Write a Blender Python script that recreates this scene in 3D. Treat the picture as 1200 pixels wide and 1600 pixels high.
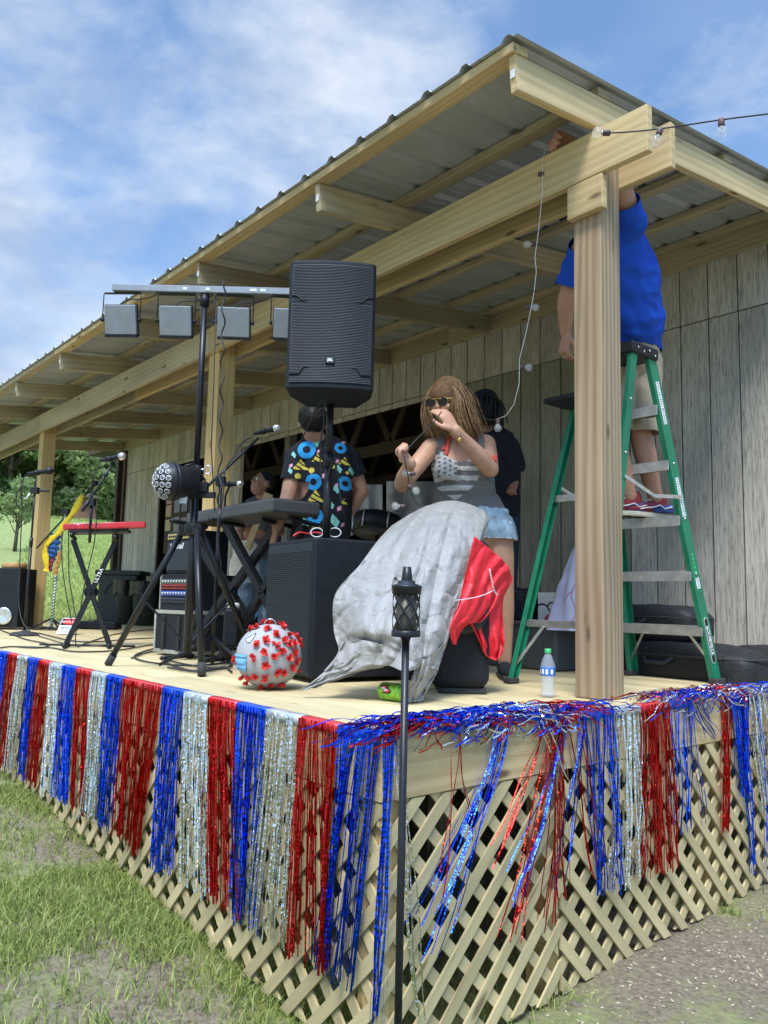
import bpy, math, random
import numpy as np
from mathutils import Vector, Matrix, noise
rd = random.Random(7); PI = math.pi
C = bpy.context.scene.collection
for o in list(bpy.data.objects): bpy.data.objects.remove(o)
S = bpy.context.scene
# ------------------------------------------------------------------ camera
CAM = Vector((1.7483, -1.4762, 0.3645)); YAW, PIT, ROL, FPX = 0.8736, 0.1127, 0.0234, 1256.0
F = Vector((-math.sin(YAW)*math.cos(PIT), math.cos(YAW)*math.cos(PIT), math.sin(PIT)))
R0 = Vector((math.cos(YAW), math.sin(YAW), 0)); U0 = R0.cross(F)
R = R0*math.cos(ROL)+U0*math.sin(ROL); U = -R0*math.sin(ROL)+U0*math.cos(ROL)
cd = bpy.data.cameras.new('camera'); cam = bpy.data.objects.new('camera', cd); C.objects.link(cam)
cam.matrix_world = Matrix(((R.x,U.x,-F.x,CAM.x),(R.y,U.y,-F.y,CAM.y),(R.z,U.z,-F.z,CAM.z),(0,0,0,1)))
cd.sensor_fit = 'VERTICAL'; cd.sensor_height = 24; cd.lens = FPX*24/1600; cd.clip_end = 2000; cd.clip_start = .05
S.camera = cam
S.render.resolution_x = 768; S.render.resolution_y = 1024
# ------------------------------------------------------------------ world: sky with broken cloud
w = bpy.data.worlds.new('World'); S.world = w; w.use_nodes = True
nt = w.node_tree; nt.nodes.clear()
def N(nt, t, **k):
    n = nt.nodes.new(t)
    for a, b in k.items(): setattr(n, a, b)
    return n
SUN_EL, SUN_AZ = math.radians(58), math.radians(142)     # azimuth clockwise from +Y
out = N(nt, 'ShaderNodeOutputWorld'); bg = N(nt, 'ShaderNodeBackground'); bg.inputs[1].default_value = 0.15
sky = N(nt, 'ShaderNodeTexSky', sky_type='NISHITA', sun_disc=False, sun_elevation=SUN_EL, sun_rotation=SUN_AZ)
tc = N(nt, 'ShaderNodeTexCoord'); mp = N(nt, 'ShaderNodeMapping'); mp.inputs['Scale'].default_value = (1, 1, 2.1); mp.inputs['Location'].default_value = (3.1, .7, .4)
n1 = N(nt, 'ShaderNodeTexNoise'); n1.inputs['Scale'].default_value = 2.9; n1.inputs['Detail'].default_value = 9; n1.inputs['Roughness'].default_value = .62; n1.inputs['Distortion'].default_value = .25
n2 = N(nt, 'ShaderNodeTexNoise'); n2.inputs['Scale'].default_value = 7; n2.inputs['Detail'].default_value = 5
# cloud cover is denser toward -X (the left of the photograph)
dotn = N(nt, 'ShaderNodeVectorMath', operation='DOT_PRODUCT'); dotn.inputs[1].default_value = (-.85, -.5, -.30)
cov = N(nt, 'ShaderNodeMath', operation='MULTIPLY_ADD'); cov.inputs[1].default_value = .36; 
rmp = N(nt, 'ShaderNodeValToRGB'); rmp.color_ramp.elements[0].position = .47; rmp.color_ramp.elements[1].position = .74
rmp.color_ramp.elements[0].color = (.17, .17, .17, 1); rmp.color_ramp.elements[1].color = (.97, .97, .97, 1)
rm2 = N(nt, 'ShaderNodeValToRGB'); rm2.color_ramp.elements[0].position = .38; rm2.color_ramp.elements[1].position = .62
rm2.color_ramp.elements[0].color = (1.75, 2.15, 2.9, 1); rm2.color_ramp.elements[1].color = (2.85, 3.15, 3.6, 1)
tint = N(nt, 'ShaderNodeMix', data_type='RGBA', blend_type='MULTIPLY'); tint.inputs[0].default_value = 1; tint.inputs[7].default_value = (.48, .72, .88, 1)
mx = N(nt, 'ShaderNodeMix', data_type='RGBA')
L = nt.links.new
L(tc.outputs['Generated'], mp.inputs[0]); L(mp.outputs[0], n1.inputs[0]); L(mp.outputs[0], n2.inputs[0])
L(tc.outputs['Generated'], dotn.inputs[0]); L(dotn.outputs['Value'], cov.inputs[0]); L(n1.outputs[0], cov.inputs[2]); L(cov.outputs[0], rmp.inputs[0])
L(n2.outputs[0], rm2.inputs[0]); L(sky.outputs[0], tint.inputs[6]); L(rmp.outputs[0], mx.inputs[0]); L(tint.outputs[2], mx.inputs[6]); L(rm2.outputs[0], mx.inputs[7])
sep = N(nt, 'ShaderNodeSeparateXYZ'); zr = N(nt, 'ShaderNodeMapRange', interpolation_type='SMOOTHSTEP'); zr.inputs[1].default_value = .62; zr.inputs[2].default_value = .95; zr.inputs[3].default_value = 1; zr.inputs[4].default_value = 4.2  # zenith sky brightened above the frame, added as soft overhead fill
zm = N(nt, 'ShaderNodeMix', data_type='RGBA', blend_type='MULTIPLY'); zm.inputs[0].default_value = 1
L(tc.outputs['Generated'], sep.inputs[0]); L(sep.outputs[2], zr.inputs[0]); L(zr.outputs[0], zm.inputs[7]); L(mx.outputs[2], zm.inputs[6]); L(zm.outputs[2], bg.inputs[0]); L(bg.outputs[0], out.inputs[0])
# ------------------------------------------------------------------ sun behind thin cloud
sl = bpy.data.lights.new('sun', 'SUN'); sl.energy = 2.0; sl.angle = math.radians(18); sl.color = (1, .93, .82)
so = bpy.data.objects.new('sun', sl); C.objects.link(so)
sd = Vector((math.sin(SUN_AZ)*math.cos(SUN_EL), math.cos(SUN_AZ)*math.cos(SUN_EL), math.sin(SUN_EL)))
so.rotation_euler = sd.to_track_quat('Z', 'Y').to_euler(); so.location = (0, 0, 20)
S.view_settings.view_transform = 'Standard'; S.view_settings.look = 'None'; S.view_settings.gamma = 1; S.view_settings.exposure = 0.92

# ------------------------------------------------------------------ helpers
def ray(u, v): return F + R*((u-600)/FPX) - U*((v-800)/FPX)
def at(u, v, d): return CAM + ray(u, v)*d                    # a real point at distance d along the view axis
def pl(u, v, ax, val):
    r = ray(u, v); return CAM + r*((val-CAM[ax])/r[ax])
def V(*a): return Vector(a)
def nz(x, y=0, z=0): return noise.noise(Vector((x, y, z)))

class MB:
    def __init__(s): s.v=[]; s.f=[]; s.uv=[]; s.r=[]; s.sm=[]; s.m=[]
    def add(s, vs, fs, uvs=None, sm=False, m=0, r=None):
        b = len(s.v); s.v += [tuple(p) for p in vs]; r = rd.random() if r is None else r
        for i, f in enumerate(fs):
            s.f.append([b+k for k in f]); s.sm.append(sm); s.m.append(m); s.r.append(r)
            s.uv.append(uvs[i] if uvs else [(vs[k][0]+vs[k][2]*.7, vs[k][1]+vs[k][2]*.7) for k in f])
        return s
    def box(s, c, sz, X=(1,0,0), Y=None, Z=None, m=0, taper=1, r=None):
        c = Vector(c); X = Vector(X).normalized()
        if Y is None:
            Z = Vector(Z or (0,0,1)); Y = Z.cross(X).normalized(); Z = X.cross(Y)
        else: Y = Vector(Y).normalized(); Z = X.cross(Y)
        ax = [X,Y,Z]; h = [q/2 for q in sz]; lg = max(range(3), key=lambda i: sz[i]); pts=[]; loc=[]
        for i in (-1,1):
            for j in (-1,1):
                for k in (-1,1):
                    t = taper if k > 0 else 1
                    l = (i*h[0]*t, j*h[1]*t, k*h[2]); loc.append(l); pts.append(c+X*l[0]+Y*l[1]+Z*l[2])
        fs = [(0,1,3,2),(4,6,7,5),(0,4,5,1),(2,3,7,6),(0,2,6,4),(1,5,7,3)]; uvs=[]
        for fi, f in enumerate(fs):
            n = fi//2; o = [a for a in range(3) if a != n]
            if lg in o: u_ = lg; v_ = [a for a in o if a != lg][0]
            else: u_, v_ = o
            uvs.append([(loc[k][u_]*(1 if lg in o else 9)+fi*.31, loc[k][v_]+fi*.17) for k in f])
        return s.add(pts, fs, uvs, False, m, r)
    def beam(s, a, b, wd, ht, up=(0,0,1), m=0, r=None):           # ht along up
        a, b = Vector(a), Vector(b); return s.box((a+b)/2, ((b-a).length, wd, ht), (b-a), None, up, m, 1, r)
    def loft(s, pts, rad, side=None, n=10, cap=True, dome=False, m=0, closed=False, jit=0, pw=1):
        pts = [Vector(p) for p in pts]; K = len(pts)
        if not isinstance(rad, (list, tuple)): rad = [rad]*K
        rad = [(q, q) if not isinstance(q, (tuple, list)) else q for q in rad]
        tg = []
        for i in range(K):
            t = (pts[(i+1) % K if closed else min(i+1, K-1)] - pts[i-1 if closed else max(i-1, 0)])
            tg.append(t.normalized() if t.length > 1e-9 else V(0,0,1))
        if dome:
            def dm(P, T, q, sg):
                o = []
                for a in (30, 60, 82):
                    a = math.radians(a); e = min(q)
                    o.append((P+T*sg*e*math.sin(a), (q[0]*math.cos(a), q[1]*math.cos(a))))
                return o
            A = dm(pts[0], tg[0], rad[0], -1)[::-1]; B = dm(pts[-1], tg[-1], rad[-1], 1)
            pts = [a[0] for a in A]+pts+[b[0] for b in B]; rad = [a[1] for a in A]+rad+[b[1] for b in B]
            tg = [tg[0]]*3+tg+[tg[-1]]*3; K = len(pts)
        if side is None:
            sd_ = tg[0].orthogonal().normalized()
        else: sd_ = Vector(side)
        vs=[]; uvs_=[]; dist = 0; D=[]
        for i in range(K):
            t = tg[i]; sd_ = sd_ - t*sd_.dot(t)
            if sd_.length < 1e-6: sd_ = t.orthogonal()
            sd_.normalize(); b = t.cross(sd_)
            if i: dist += (pts[i]-pts[i-1]).length
            D.append(dist)
            for k in range(n):
                a = 2*PI*k/n; c, q = math.cos(a), math.sin(a)
                if pw != 1: c = math.copysign(abs(c)**pw, c); q = math.copysign(abs(q)**pw, q)
                j = 1+jit*(rd.random()-.5)
                vs.append(pts[i]+sd_*rad[i][0]*c*j+b*rad[i][1]*q*j)
        fs=[]; uvs=[]; pr = 2*PI*max(rad[0])
        for i in range(K if closed else K-1):
            i2 = (i+1) % K
            for k in range(n):
                k2 = (k+1) % n
                fs.append((i*n+k, i*n+k2, i2*n+k2, i2*n+k))
                uvs.append([(D[i], pr*k/n), (D[i], pr*(k+1)/n), (D[i2] if i2 else D[i]+.1, pr*(k+1)/n), (D[i2] if i2 else D[i]+.1, pr*k/n)])
        if cap and not closed:
            fs.append(tuple(range(n))[::-1]); uvs.append([(0, 0)]*n); fs.append(tuple((K-1)*n+k for k in range(n))); uvs.append([(0, 0)]*n)
        s.add(vs, fs, uvs, True, m); return s
    def tube(s, pts, r, n=8, m=0, closed=False): return s.loft(pts, r, None, n, True, False, m, closed)
    def cap_(s, a, b, ra, rb=None, n=12, side=None, m=0):
        return s.loft([a, b], [ra, ra if rb is None else rb], side, n, True, True, m)
    def ball(s, c, r, n=14, X=(1,0,0), Z=(0,0,1), m=0):
        if not isinstance(r, (tuple, list)): r = (r, r, r)
        X = Vector(X).normalized(); Z = Vector(Z); Y = Z.cross(X).normalized(); Z = X.cross(Y); c = Vector(c)
        vs=[]; fs=[]; h = n//2
        for i in range(1, h):
            p = PI*i/h
            for k in range(n):
                a = 2*PI*k/n
                vs.append(c+X*r[0]*math.sin(p)*math.cos(a)+Y*r[1]*math.sin(p)*math.sin(a)+Z*r[2]*math.cos(p))
        for i in range(h-2):
            for k in range(n): k2=(k+1)%n; fs.append((i*n+k, (i+1)*n+k, (i+1)*n+k2, i*n+k2))
        t = len(vs); vs += [c+Z*r[2], c-Z*r[2]]
        for k in range(n): k2=(k+1)%n; fs.append((t, k, k2)); fs.append((t+1, (h-2)*n+k2, (h-2)*n+k))
        return s.add(vs, fs, None, True, m)
    def lathe(s, c, prof, n=24, axis=(0,0,1), m=0, sm=True):
        c = Vector(c); A = Vector(axis).normalized(); X = A.orthogonal().normalized(); Y = A.cross(X)
        vs=[]; fs=[]
        for r_, h in prof:
            for k in range(n):
                a = 2*PI*k/n; vs.append(c+A*h+X*r_*math.cos(a)+Y*r_*math.sin(a))
        for i in range(len(prof)-1):
            for k in range(n): k2=(k+1)%n; fs.append((i*n+k, i*n+k2, (i+1)*n+k2, (i+1)*n+k))
        fs.append(tuple(range(n))[::-1]); fs.append(tuple((len(prof)-1)*n+k for k in range(n)))
        return s.add(vs, fs, None, sm, m)
    def prism(s, poly, o, X, Y, th, m=0):                       # polygon in plane (o,X,Y) extruded th along X x Y
        o = Vector(o); X = Vector(X); Y = Vector(Y); Z = X.cross(Y).normalized(); n = len(poly)
        vs = [o+X*p[0]+Y*p[1] for p in poly]+[o+X*p[0]+Y*p[1]+Z*th for p in poly]
        fs = [tuple(range(n))[::-1], tuple(range(n, 2*n))]+[(i, (i+1)%n, n+(i+1)%n, n+i) for i in range(n)]
        uvs = [[(poly[i][0], poly[i][1]) for i in range(n)][::-1], [(poly[i][0], poly[i][1]) for i in range(n)]]+[[(0,0),(.1,0),(.1,.02),(0,.02)]]*n
        return s.add(vs, fs, uvs, False, m)
    def ribbon(s, pts, wd, wdir, m=0):
        vs=[]; K=len(pts)
        for i, p in enumerate(pts):
            q = wdir[i]*(wd/2 if not isinstance(wd, list) else wd[i]/2); vs += [p-q, p+q]
        return s.add(vs, [(2*i, 2*i+1, 2*i+3, 2*i+2) for i in range(K-1)], None, True, m)
    def grid(s, fn, nu, nv, m=0, wrap=False):
        vs=[]; uv={}
        for i in range(nu+1):
            for j in range(nv+1): vs.append(Vector(fn(i/nu, j/nv)))
        fs=[]; uvs=[]
        for i in range(nu):
            for j in range(nv):
                a=i*(nv+1)+j; fs.append((a, a+nv+1, a+nv+2, a+1)); uvs.append([(i/nu,j/nv),((i+1)/nu,j/nv),((i+1)/nu,(j+1)/nv),(i/nu,(j+1)/nv)])
        return s.add(vs, fs, uvs, True, m)
    def build(s, name, mats, parent=None, bevel=0, seg=1):
        me = bpy.data.meshes.new(name); me.from_pydata(s.v, [], s.f)
        if not isinstance(mats, (list, tuple)): mats = [mats]
        for q in mats: me.materials.append(q)
        me.polygons.foreach_set('use_smooth', s.sm); me.polygons.foreach_set('material_index', s.m)
        ul = me.uv_layers.new(name='UVMap'); flat = [c for f in s.uv for p in f for c in p]; ul.data.foreach_set('uv', flat)
        at_ = me.attributes.new('rnd', 'FLOAT', 'FACE'); at_.data.foreach_set('value', s.r)
        o = bpy.data.objects.new(name, me); C.objects.link(o)
        if parent: o.parent = parent; o.matrix_parent_inverse = Matrix.Translation(-parent.location)
        if bevel:
            b = o.modifiers.new('bevel', 'BEVEL'); b.width = bevel; b.segments = seg; b.limit_method = 'ANGLE'; b.angle_limit = math.radians(40)
            if seg > 1: b.harden_normals = False
        return o
def thing(name, label, cat, loc=(0,0,0), group=None):
    o = bpy.data.objects.new(name, None); C.objects.link(o); o.location = loc; o.empty_display_size = .1
    return tag(o, label, cat, group)
def tag(o, label=None, cat=None, group=None, kind=None):
    for k, v_ in (('label', label), ('category', cat), ('group', group), ('kind', kind)):
        if v_: o[k] = v_
    return o
def text(txt, size, o, X, Y, mat, parent, name='lettering', ext=.0006, shear=0, bold=0, just='CENTER', sx=1):
    cu = bpy.data.curves.new(name, 'FONT'); cu.body = txt; cu.size = size; cu.extrude = ext; cu.align_x = just; cu.align_y = 'CENTER'; cu.shear = shear; cu.offset = bold; cu.resolution_u = 2
    t = bpy.data.objects.new('t', cu); C.objects.link(t); bpy.context.view_layer.update()
    me = bpy.data.meshes.new_from_object(t.evaluated_get(bpy.context.evaluated_depsgraph_get())); bpy.data.objects.remove(t)
    X = Vector(X).normalized(); Y = Vector(Y).normalized(); Z = X.cross(Y)
    for vv in me.vertices: c = vv.co; vv.co = Vector(o)+X*c.x*sx+Y*c.y+Z*c.z
    me.materials.clear(); me.materials.append(mat); me.name = name
    ob = bpy.data.objects.new(name, me); C.objects.link(ob)
    if parent:
        ob.parent = parent; pp = parent
        while pp.parent: pp = pp.parent
        ob.matrix_parent_inverse = Matrix.Translation(-pp.location) if parent is pp else Matrix.Identity(4)
    return ob
def sub(mb, name, mat, parent, **k):                              # sub-part: child of a mesh part (itself at identity)
    o = mb.build(name, mat, None, **k); o.parent = parent; return o
def catmull(P, t):
    n = len(P)-1; x = t*n; i = min(int(x), n-1); f = x-i
    p0 = P[max(i-1,0)]; p1 = P[i]; p2 = P[i+1]; p3 = P[min(i+2,n)]
    return .5*((2*p1)+(p2-p0)*f+(2*p0-5*p1+4*p2-p3)*f*f+(3*p1-p0-3*p2+p3)*f**3)
def curve(P, n=20):
    P = [Vector(p) for p in P]; return [catmull(P, i/n) for i in range(n+1)]

# ------------------------------------------------------------------ materials
def base(name):
    m = bpy.data.materials.new(name); m.use_nodes = True; nt = m.node_tree; nt.nodes.clear()
    o = N(nt, 'ShaderNodeOutputMaterial'); b = N(nt, 'ShaderNodeBsdfPrincipled'); nt.links.new(b.outputs[0], o.inputs[0]); return m, nt, b
def setc(b, col, rough, metal=0, spec=.5):
    b.inputs['Base Color'].default_value = (*col, 1); b.inputs['Roughness'].default_value = rough; b.inputs['Metallic'].default_value = metal; b.inputs['Specular IOR Level'].default_value = spec
def mat(name, col, rough=.5, metal=0, var=.15, scale=30, bump=0, bscale=80, spec=.5, coat=0, sheen=0):
    m, nt, b = base(name); setc(b, col, rough, metal, spec); Lk = nt.links.new
    tc = N(nt, 'ShaderNodeTexCoord'); n = N(nt, 'ShaderNodeTexNoise'); n.inputs['Scale'].default_value = scale; n.inputs['Detail'].default_value = 4
    Lk(tc.outputs['Object'], n.inputs[0])
    r = N(nt, 'ShaderNodeMapRange'); r.inputs[1].default_value = .3; r.inputs[2].default_value = .7; r.inputs[3].default_value = 1-var; r.inputs[4].default_value = 1+var; Lk(n.outputs[0], r.inputs[0])
    x = N(nt, 'ShaderNodeMix', data_type='RGBA', blend_type='MULTIPLY'); x.inputs[0].default_value = 1; x.inputs[6].default_value = (*col, 1); Lk(r.outputs[0], x.inputs[7]); Lk(x.outputs[2], b.inputs['Base Color'])
    r2 = N(nt, 'ShaderNodeMapRange'); r2.inputs[3].default_value = max(0, rough-.08); r2.inputs[4].default_value = min(1, rough+.1); Lk(n.outputs[0], r2.inputs[0]); Lk(r2.outputs[0], b.inputs['Roughness'])
    if bump:
        n3 = N(nt, 'ShaderNodeTexNoise'); n3.inputs['Scale'].default_value = bscale; n3.inputs['Detail'].default_value = 4; Lk(tc.outputs['Object'], n3.inputs[0])
        bp = N(nt, 'ShaderNodeBump'); bp.inputs['Strength'].default_value = bump; bp.inputs['Distance'].default_value = .01; Lk(n3.outputs[0], bp.inputs['Height']); Lk(bp.outputs[0], b.inputs['Normal'])
    b.inputs['Coat Weight'].default_value = coat; b.inputs['Sheen Weight'].default_value = sheen
    return m
def wood(name, c1, c2, rough=.75, grain=1, knots=.6, cath=.6, bump=.3, dirt=None, vary=1):
    m, nt, b = base(name); setc(b, c1, rough, 0, .3); Lk = nt.links.new
    uv = N(nt, 'ShaderNodeTexCoord'); a = N(nt, 'ShaderNodeAttribute', attribute_name='rnd'); oi = N(nt, 'ShaderNodeObjectInfo')
    sm = N(nt, 'ShaderNodeMath', operation='MULTIPLY_ADD'); sm.inputs[1].default_value = 37.; Lk(a.outputs['Fac'], sm.inputs[0]); Lk(oi.outputs['Random'], sm.inputs[2])
    cx = N(nt, 'ShaderNodeCombineXYZ'); Lk(sm.outputs[0], cx.inputs[0]); Lk(sm.outputs[0], cx.inputs[2])
    ad = N(nt, 'ShaderNodeVectorMath', operation='ADD'); Lk(uv.outputs['UV'], ad.inputs[0]); Lk(cx.outputs[0], ad.inputs[1])
    def mapped(sx, sy, node, **kw):
        q = N(nt, 'ShaderNodeMapping'); q.inputs['Scale'].default_value = (sx, sy, 1); Lk(ad.outputs[0], q.inputs[0]); Lk(q.outputs[0], node.inputs[0])
        for k, v_ in kw.items(): node.inputs[k].default_value = v_
        return node
    fine = mapped(2.5, 160, N(nt, 'ShaderNodeTexNoise'), Scale=1, Detail=3)
    wv = mapped(.55, 6.5, N(nt, 'ShaderNodeTexWave', bands_direction='Y'), Scale=1.3, Distortion=17, Detail=2.2, **{'Detail Scale': .42, 'Detail Roughness': .5})
    big = mapped(1.2, 5, N(nt, 'ShaderNodeTexNoise'), Scale=1, Detail=3)
    vo = mapped(2.2, 7, N(nt, 'ShaderNodeTexVoronoi'), Scale=1)
    k = N(nt, 'ShaderNodeMapRange'); k.inputs[1].default_value = .06; k.inputs[2].default_value = .12; k.inputs[3].default_value = min(1, knots*1.5); k.inputs[4].default_value = 0; Lk(vo.outputs['Distance'], k.inputs[0])
    f1 = N(nt, 'ShaderNodeMath', operation='MULTIPLY_ADD'); f1.inputs[1].default_value = cath*grain; f1.inputs[2].default_value = -.12*grain; Lk(wv.outputs['Fac'], f1.inputs[0])
    f2 = N(nt, 'ShaderNodeMath', operation='MULTIPLY_ADD'); f2.inputs[1].default_value = .7*grain; Lk(fine.outputs[0], f2.inputs[0]); Lk(f1.outputs[0], f2.inputs[2])
    f3 = N(nt, 'ShaderNodeMath', operation='SUBTRACT', use_clamp=True); f3.inputs[1].default_value = .25*grain; Lk(f2.outputs[0], f3.inputs[0])
    x = N(nt, 'ShaderNodeMix', data_type='RGBA'); x.inputs[6].default_value = (*c1, 1); x.inputs[7].default_value = (*c2, 1); Lk(f3.outputs[0], x.inputs[0])
    kx = N(nt, 'ShaderNodeMix', data_type='RGBA'); kx.inputs[7].default_value = (c2[0]*.35, c2[1]*.3, c2[2]*.3, 1); Lk(x.outputs[2], kx.inputs[6]); Lk(k.outputs[0], kx.inputs[0])
    hv = N(nt, 'ShaderNodeMapRange'); hv.inputs[1].default_value = .3; hv.inputs[2].default_value = .7; hv.inputs[3].default_value = .8; hv.inputs[4].default_value = 1.15; Lk(big.outputs[0], hv.inputs[0])
    hr = N(nt, 'ShaderNodeMapRange'); hr.inputs[3].default_value = 1-.15*vary; hr.inputs[4].default_value = 1+.12*vary; Lk(a.outputs['Fac'], hr.inputs[0])
    mm = N(nt, 'ShaderNodeMath', operation='MULTIPLY'); Lk(hv.outputs[0], mm.inputs[0]); Lk(hr.outputs[0], mm.inputs[1])
    x2 = N(nt, 'ShaderNodeMix', data_type='RGBA', blend_type='MULTIPLY'); x2.inputs[0].default_value = 1; Lk(kx.outputs[2], x2.inputs[6]); Lk(mm.outputs[0], x2.inputs[7])
    last = x2.outputs[2]
    if dirt:
        dn = mapped(1.1, 1.7, N(nt, 'ShaderNodeTexNoise'), Scale=1, Detail=6); dr = N(nt, 'ShaderNodeMapRange'); dr.inputs[1].default_value = .45; dr.inputs[2].default_value = .7; dr.inputs[4].default_value = .6; Lk(dn.outputs[0], dr.inputs[0])
        st = mapped(9, 120, N(nt, 'ShaderNodeTexNoise'), Scale=1, Detail=4, Roughness=.7); sr = N(nt, 'ShaderNodeMapRange'); sr.inputs[1].default_value = .49; sr.inputs[2].default_value = .60; sr.inputs[4].default_value = .5; Lk(st.outputs[0], sr.inputs[0])
        d1 = N(nt, 'ShaderNodeMix', data_type='RGBA'); d1.inputs[7].default_value = (*dirt, 1); Lk(last, d1.inputs[6]); Lk(dr.outputs[0], d1.inputs[0])
        d2 = N(nt, 'ShaderNodeMix', data_type='RGBA'); d2.inputs[7].default_value = (.09, .085, .075, 1); Lk(d1.outputs[2], d2.inputs[6]); Lk(sr.outputs[0], d2.inputs[0]); last = d2.outputs[2]
    Lk(last, b.inputs['Base Color'])
    bp = N(nt, 'ShaderNodeBump'); bp.inputs['Strength'].default_value = bump; bp.inputs['Distance'].default_value = .004; Lk(f2.outputs[0], bp.inputs['Height']); Lk(bp.outputs[0], b.inputs['Normal'])
    return m
M = {}
M['pine'] = wood('pine', (.58,.445,.245), (.38,.265,.125), cath=.45)
M['pine2'] = wood('pine_rafter', (.43,.36,.24), (.29,.23,.145), cath=.45)
M['post'] = wood('post_wood', (.41,.305,.195), (.22,.155,.095), grain=.95, knots=.5, cath=.7)
M['ypost'] = wood('yellow_post_wood', (.58,.42,.19), (.42,.27,.1), grain=.7)
M['deck'] = wood('deck_wood', (.60,.49,.28), (.42,.32,.16), grain=.7, knots=.4, cath=.35)
M['lath'] = wood('lattice_wood', (.55,.45,.25), (.40,.31,.16), grain=.6, knots=.5, cath=.3)
M['barn'] = wood('barn_siding', (.57,.53,.47), (.36,.33,.285), grain=.9, knots=.1, cath=.35, dirt=(.30,.275,.235), bump=.6, vary=.35)
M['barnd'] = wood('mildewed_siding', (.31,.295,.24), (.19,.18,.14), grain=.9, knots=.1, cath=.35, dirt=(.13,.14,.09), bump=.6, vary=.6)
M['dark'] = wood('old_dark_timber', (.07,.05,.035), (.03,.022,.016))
M['metal_roof'] = mat('galvanised_roof', (.44,.46,.48), .45, .3, .08, 6, .05, 30)
M['black'] = mat('black_plastic', (.013,.014,.018), .45, 0, .2, 40, .1, 400, spec=.35)
M['cab'] = mat('black_cabinet_paint', (.010,.013,.019), .6, 0, .2, 20, .3, 350, spec=.3)
M['tubeblk'] = mat('black_steel', (.012,.013,.017), .35, 0, .15, 40, 0, spec=.4)
M['grille'] = mat('black_grille', (.026,.034,.048), .5, .2, .1, 40, spec=.35)
M['rubber'] = mat('rubber', (.035,.035,.037), .8)
M['alu'] = mat('aluminium', (.62,.61,.58), .38, .8, .15, 25, .08, 100)
M['steel'] = mat('bright_steel', (.75,.76,.78), .25, .9)
M['green'] = mat('green_fibreglass', (.012,.19,.10), .4, 0, .15, 12, .05, 200)
M['white'] = mat('white_plastic', (.75,.76,.78), .5)
M['label'] = mat('sticker_white', (.72,.73,.74), .55, 0, .1, 60)
M['blackp'] = mat('print_black', (.012,.012,.013), .5)
M['redp'] = mat('print_red', (.6,.03,.03), .5)
M['panel'] = mat('brushed_light_back', (.26,.28,.31), .4, .3, .08, 20)
M['redkb'] = mat('red_lacquer', (.55,.015,.025), .22, 0, .08, 10, 0, coat=.5)
M['greycover'] = mat('grey_nylon', (.28,.272,.262), .55, .0, .07, 8, .25, 45, sheen=.2)
def crease(m, sc, st):
    nt = m.node_tree; b = [n for n in nt.nodes if n.type == 'BSDF_PRINCIPLED'][0]; tc = N(nt, 'ShaderNodeTexCoord'); nn = N(nt, 'ShaderNodeTexNoise'); nn.inputs['Scale'].default_value = 4; nn.inputs['Detail'].default_value = 3
    mp = N(nt, 'ShaderNodeVectorMath', operation='MULTIPLY_ADD'); mp.inputs[1].default_value = (.22,)*3; L_ = nt.links.new; L_(tc.outputs['Object'], nn.inputs[0]); L_(nn.outputs['Color'], mp.inputs[0]); L_(tc.outputs['Object'], mp.inputs[2])
    prev = None
    for k, (s_, t_) in enumerate(((sc, st), (sc*2.3, st*.6), (sc*4.5, st*.35))):
        v = N(nt, 'ShaderNodeTexVoronoi', feature='DISTANCE_TO_EDGE'); v.inputs['Scale'].default_value = s_; L_(mp.outputs[0], v.inputs[0]); r = N(nt, 'ShaderNodeMapRange'); r.inputs[2].default_value = .13; L_(v.outputs[0], r.inputs[0])
        bp = N(nt, 'ShaderNodeBump'); bp.inputs['Strength'].default_value = t_; bp.inputs['Distance'].default_value = .03/(k+1); L_(r.outputs[0], bp.inputs['Height'])
        if prev: L_(prev.outputs[0], bp.inputs['Normal'])
        prev = bp
    L_(prev.outputs[0], b.inputs['Normal'])
crease(M['greycover'], 4.5, .33)
M['redcloth'] = mat('red_nylon', (.72,.02,.035), .5, 0, .12, 8, .2, 60)
M['skin'] = mat('skin', (.52,.29,.20), .5, 0, .09, 25, .06, 300); M['skin2'] = mat('skin_tanned', (.46,.24,.16), .5, 0, .1, 25, .06, 300); M['skin3'] = mat('skin_brown', (.36,.18,.12), .5, 0, .1, 25)
for q in ('skin','skin2','skin3'):
    b = [n for n in M[q].node_tree.nodes if n.type == 'BSDF_PRINCIPLED'][0]; b.inputs['Subsurface Weight'].default_value = .08; b.inputs['Subsurface Radius'].default_value = (.02,.008,.004)
M['tank'] = mat('grey_jersey', (.17,.165,.17), .9, 0, .12, 40, .25, 300, spec=.2)
M['tprint'] = mat('pale_print', (.50,.50,.51), .9, 0, .15, 80)
M['coral'] = mat('coral_fabric', (.62,.09,.07), .8)
M['denim'] = mat('light_denim', (.30,.42,.55), .9, 0, .35, 22, .4, 250)
M['denim2'] = mat('blue_denim', (.10,.16,.25), .9, 0, .4, 14, .4, 250)
M['navy'] = mat('navy_denim', (.02,.03,.05), .9)
M['blueshirt'] = mat('royal_blue_jersey', (.012,.075,.50), .85, 0, .1, 12, .15, 250, spec=.25)
M['khaki'] = mat('khaki_twill', (.40,.33,.23), .9, 0, .1, 20, .2, 300)
M['blackcloth'] = mat('black_cloth', (.017,.019,.028), .9, 0, .2, 20, .2, 200, spec=.2)
M['greyshirt'] = mat('slate_shirt', (.075,.085,.105), .9)
M['hairb'] = mat('blonde_hair', (.33,.20,.10), .45, 0, .5, 60); M['hairb2'] = mat('brown_hair', (.17,.095,.05), .7, 0, .4, 60, spec=.2)
M['hairk'] = mat('black_hair', (.012,.01,.009), .4, 0, .3, 80)
M['lens'] = mat('sunglass_lens', (.012,.01,.016), .08, 0, 0)
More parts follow.
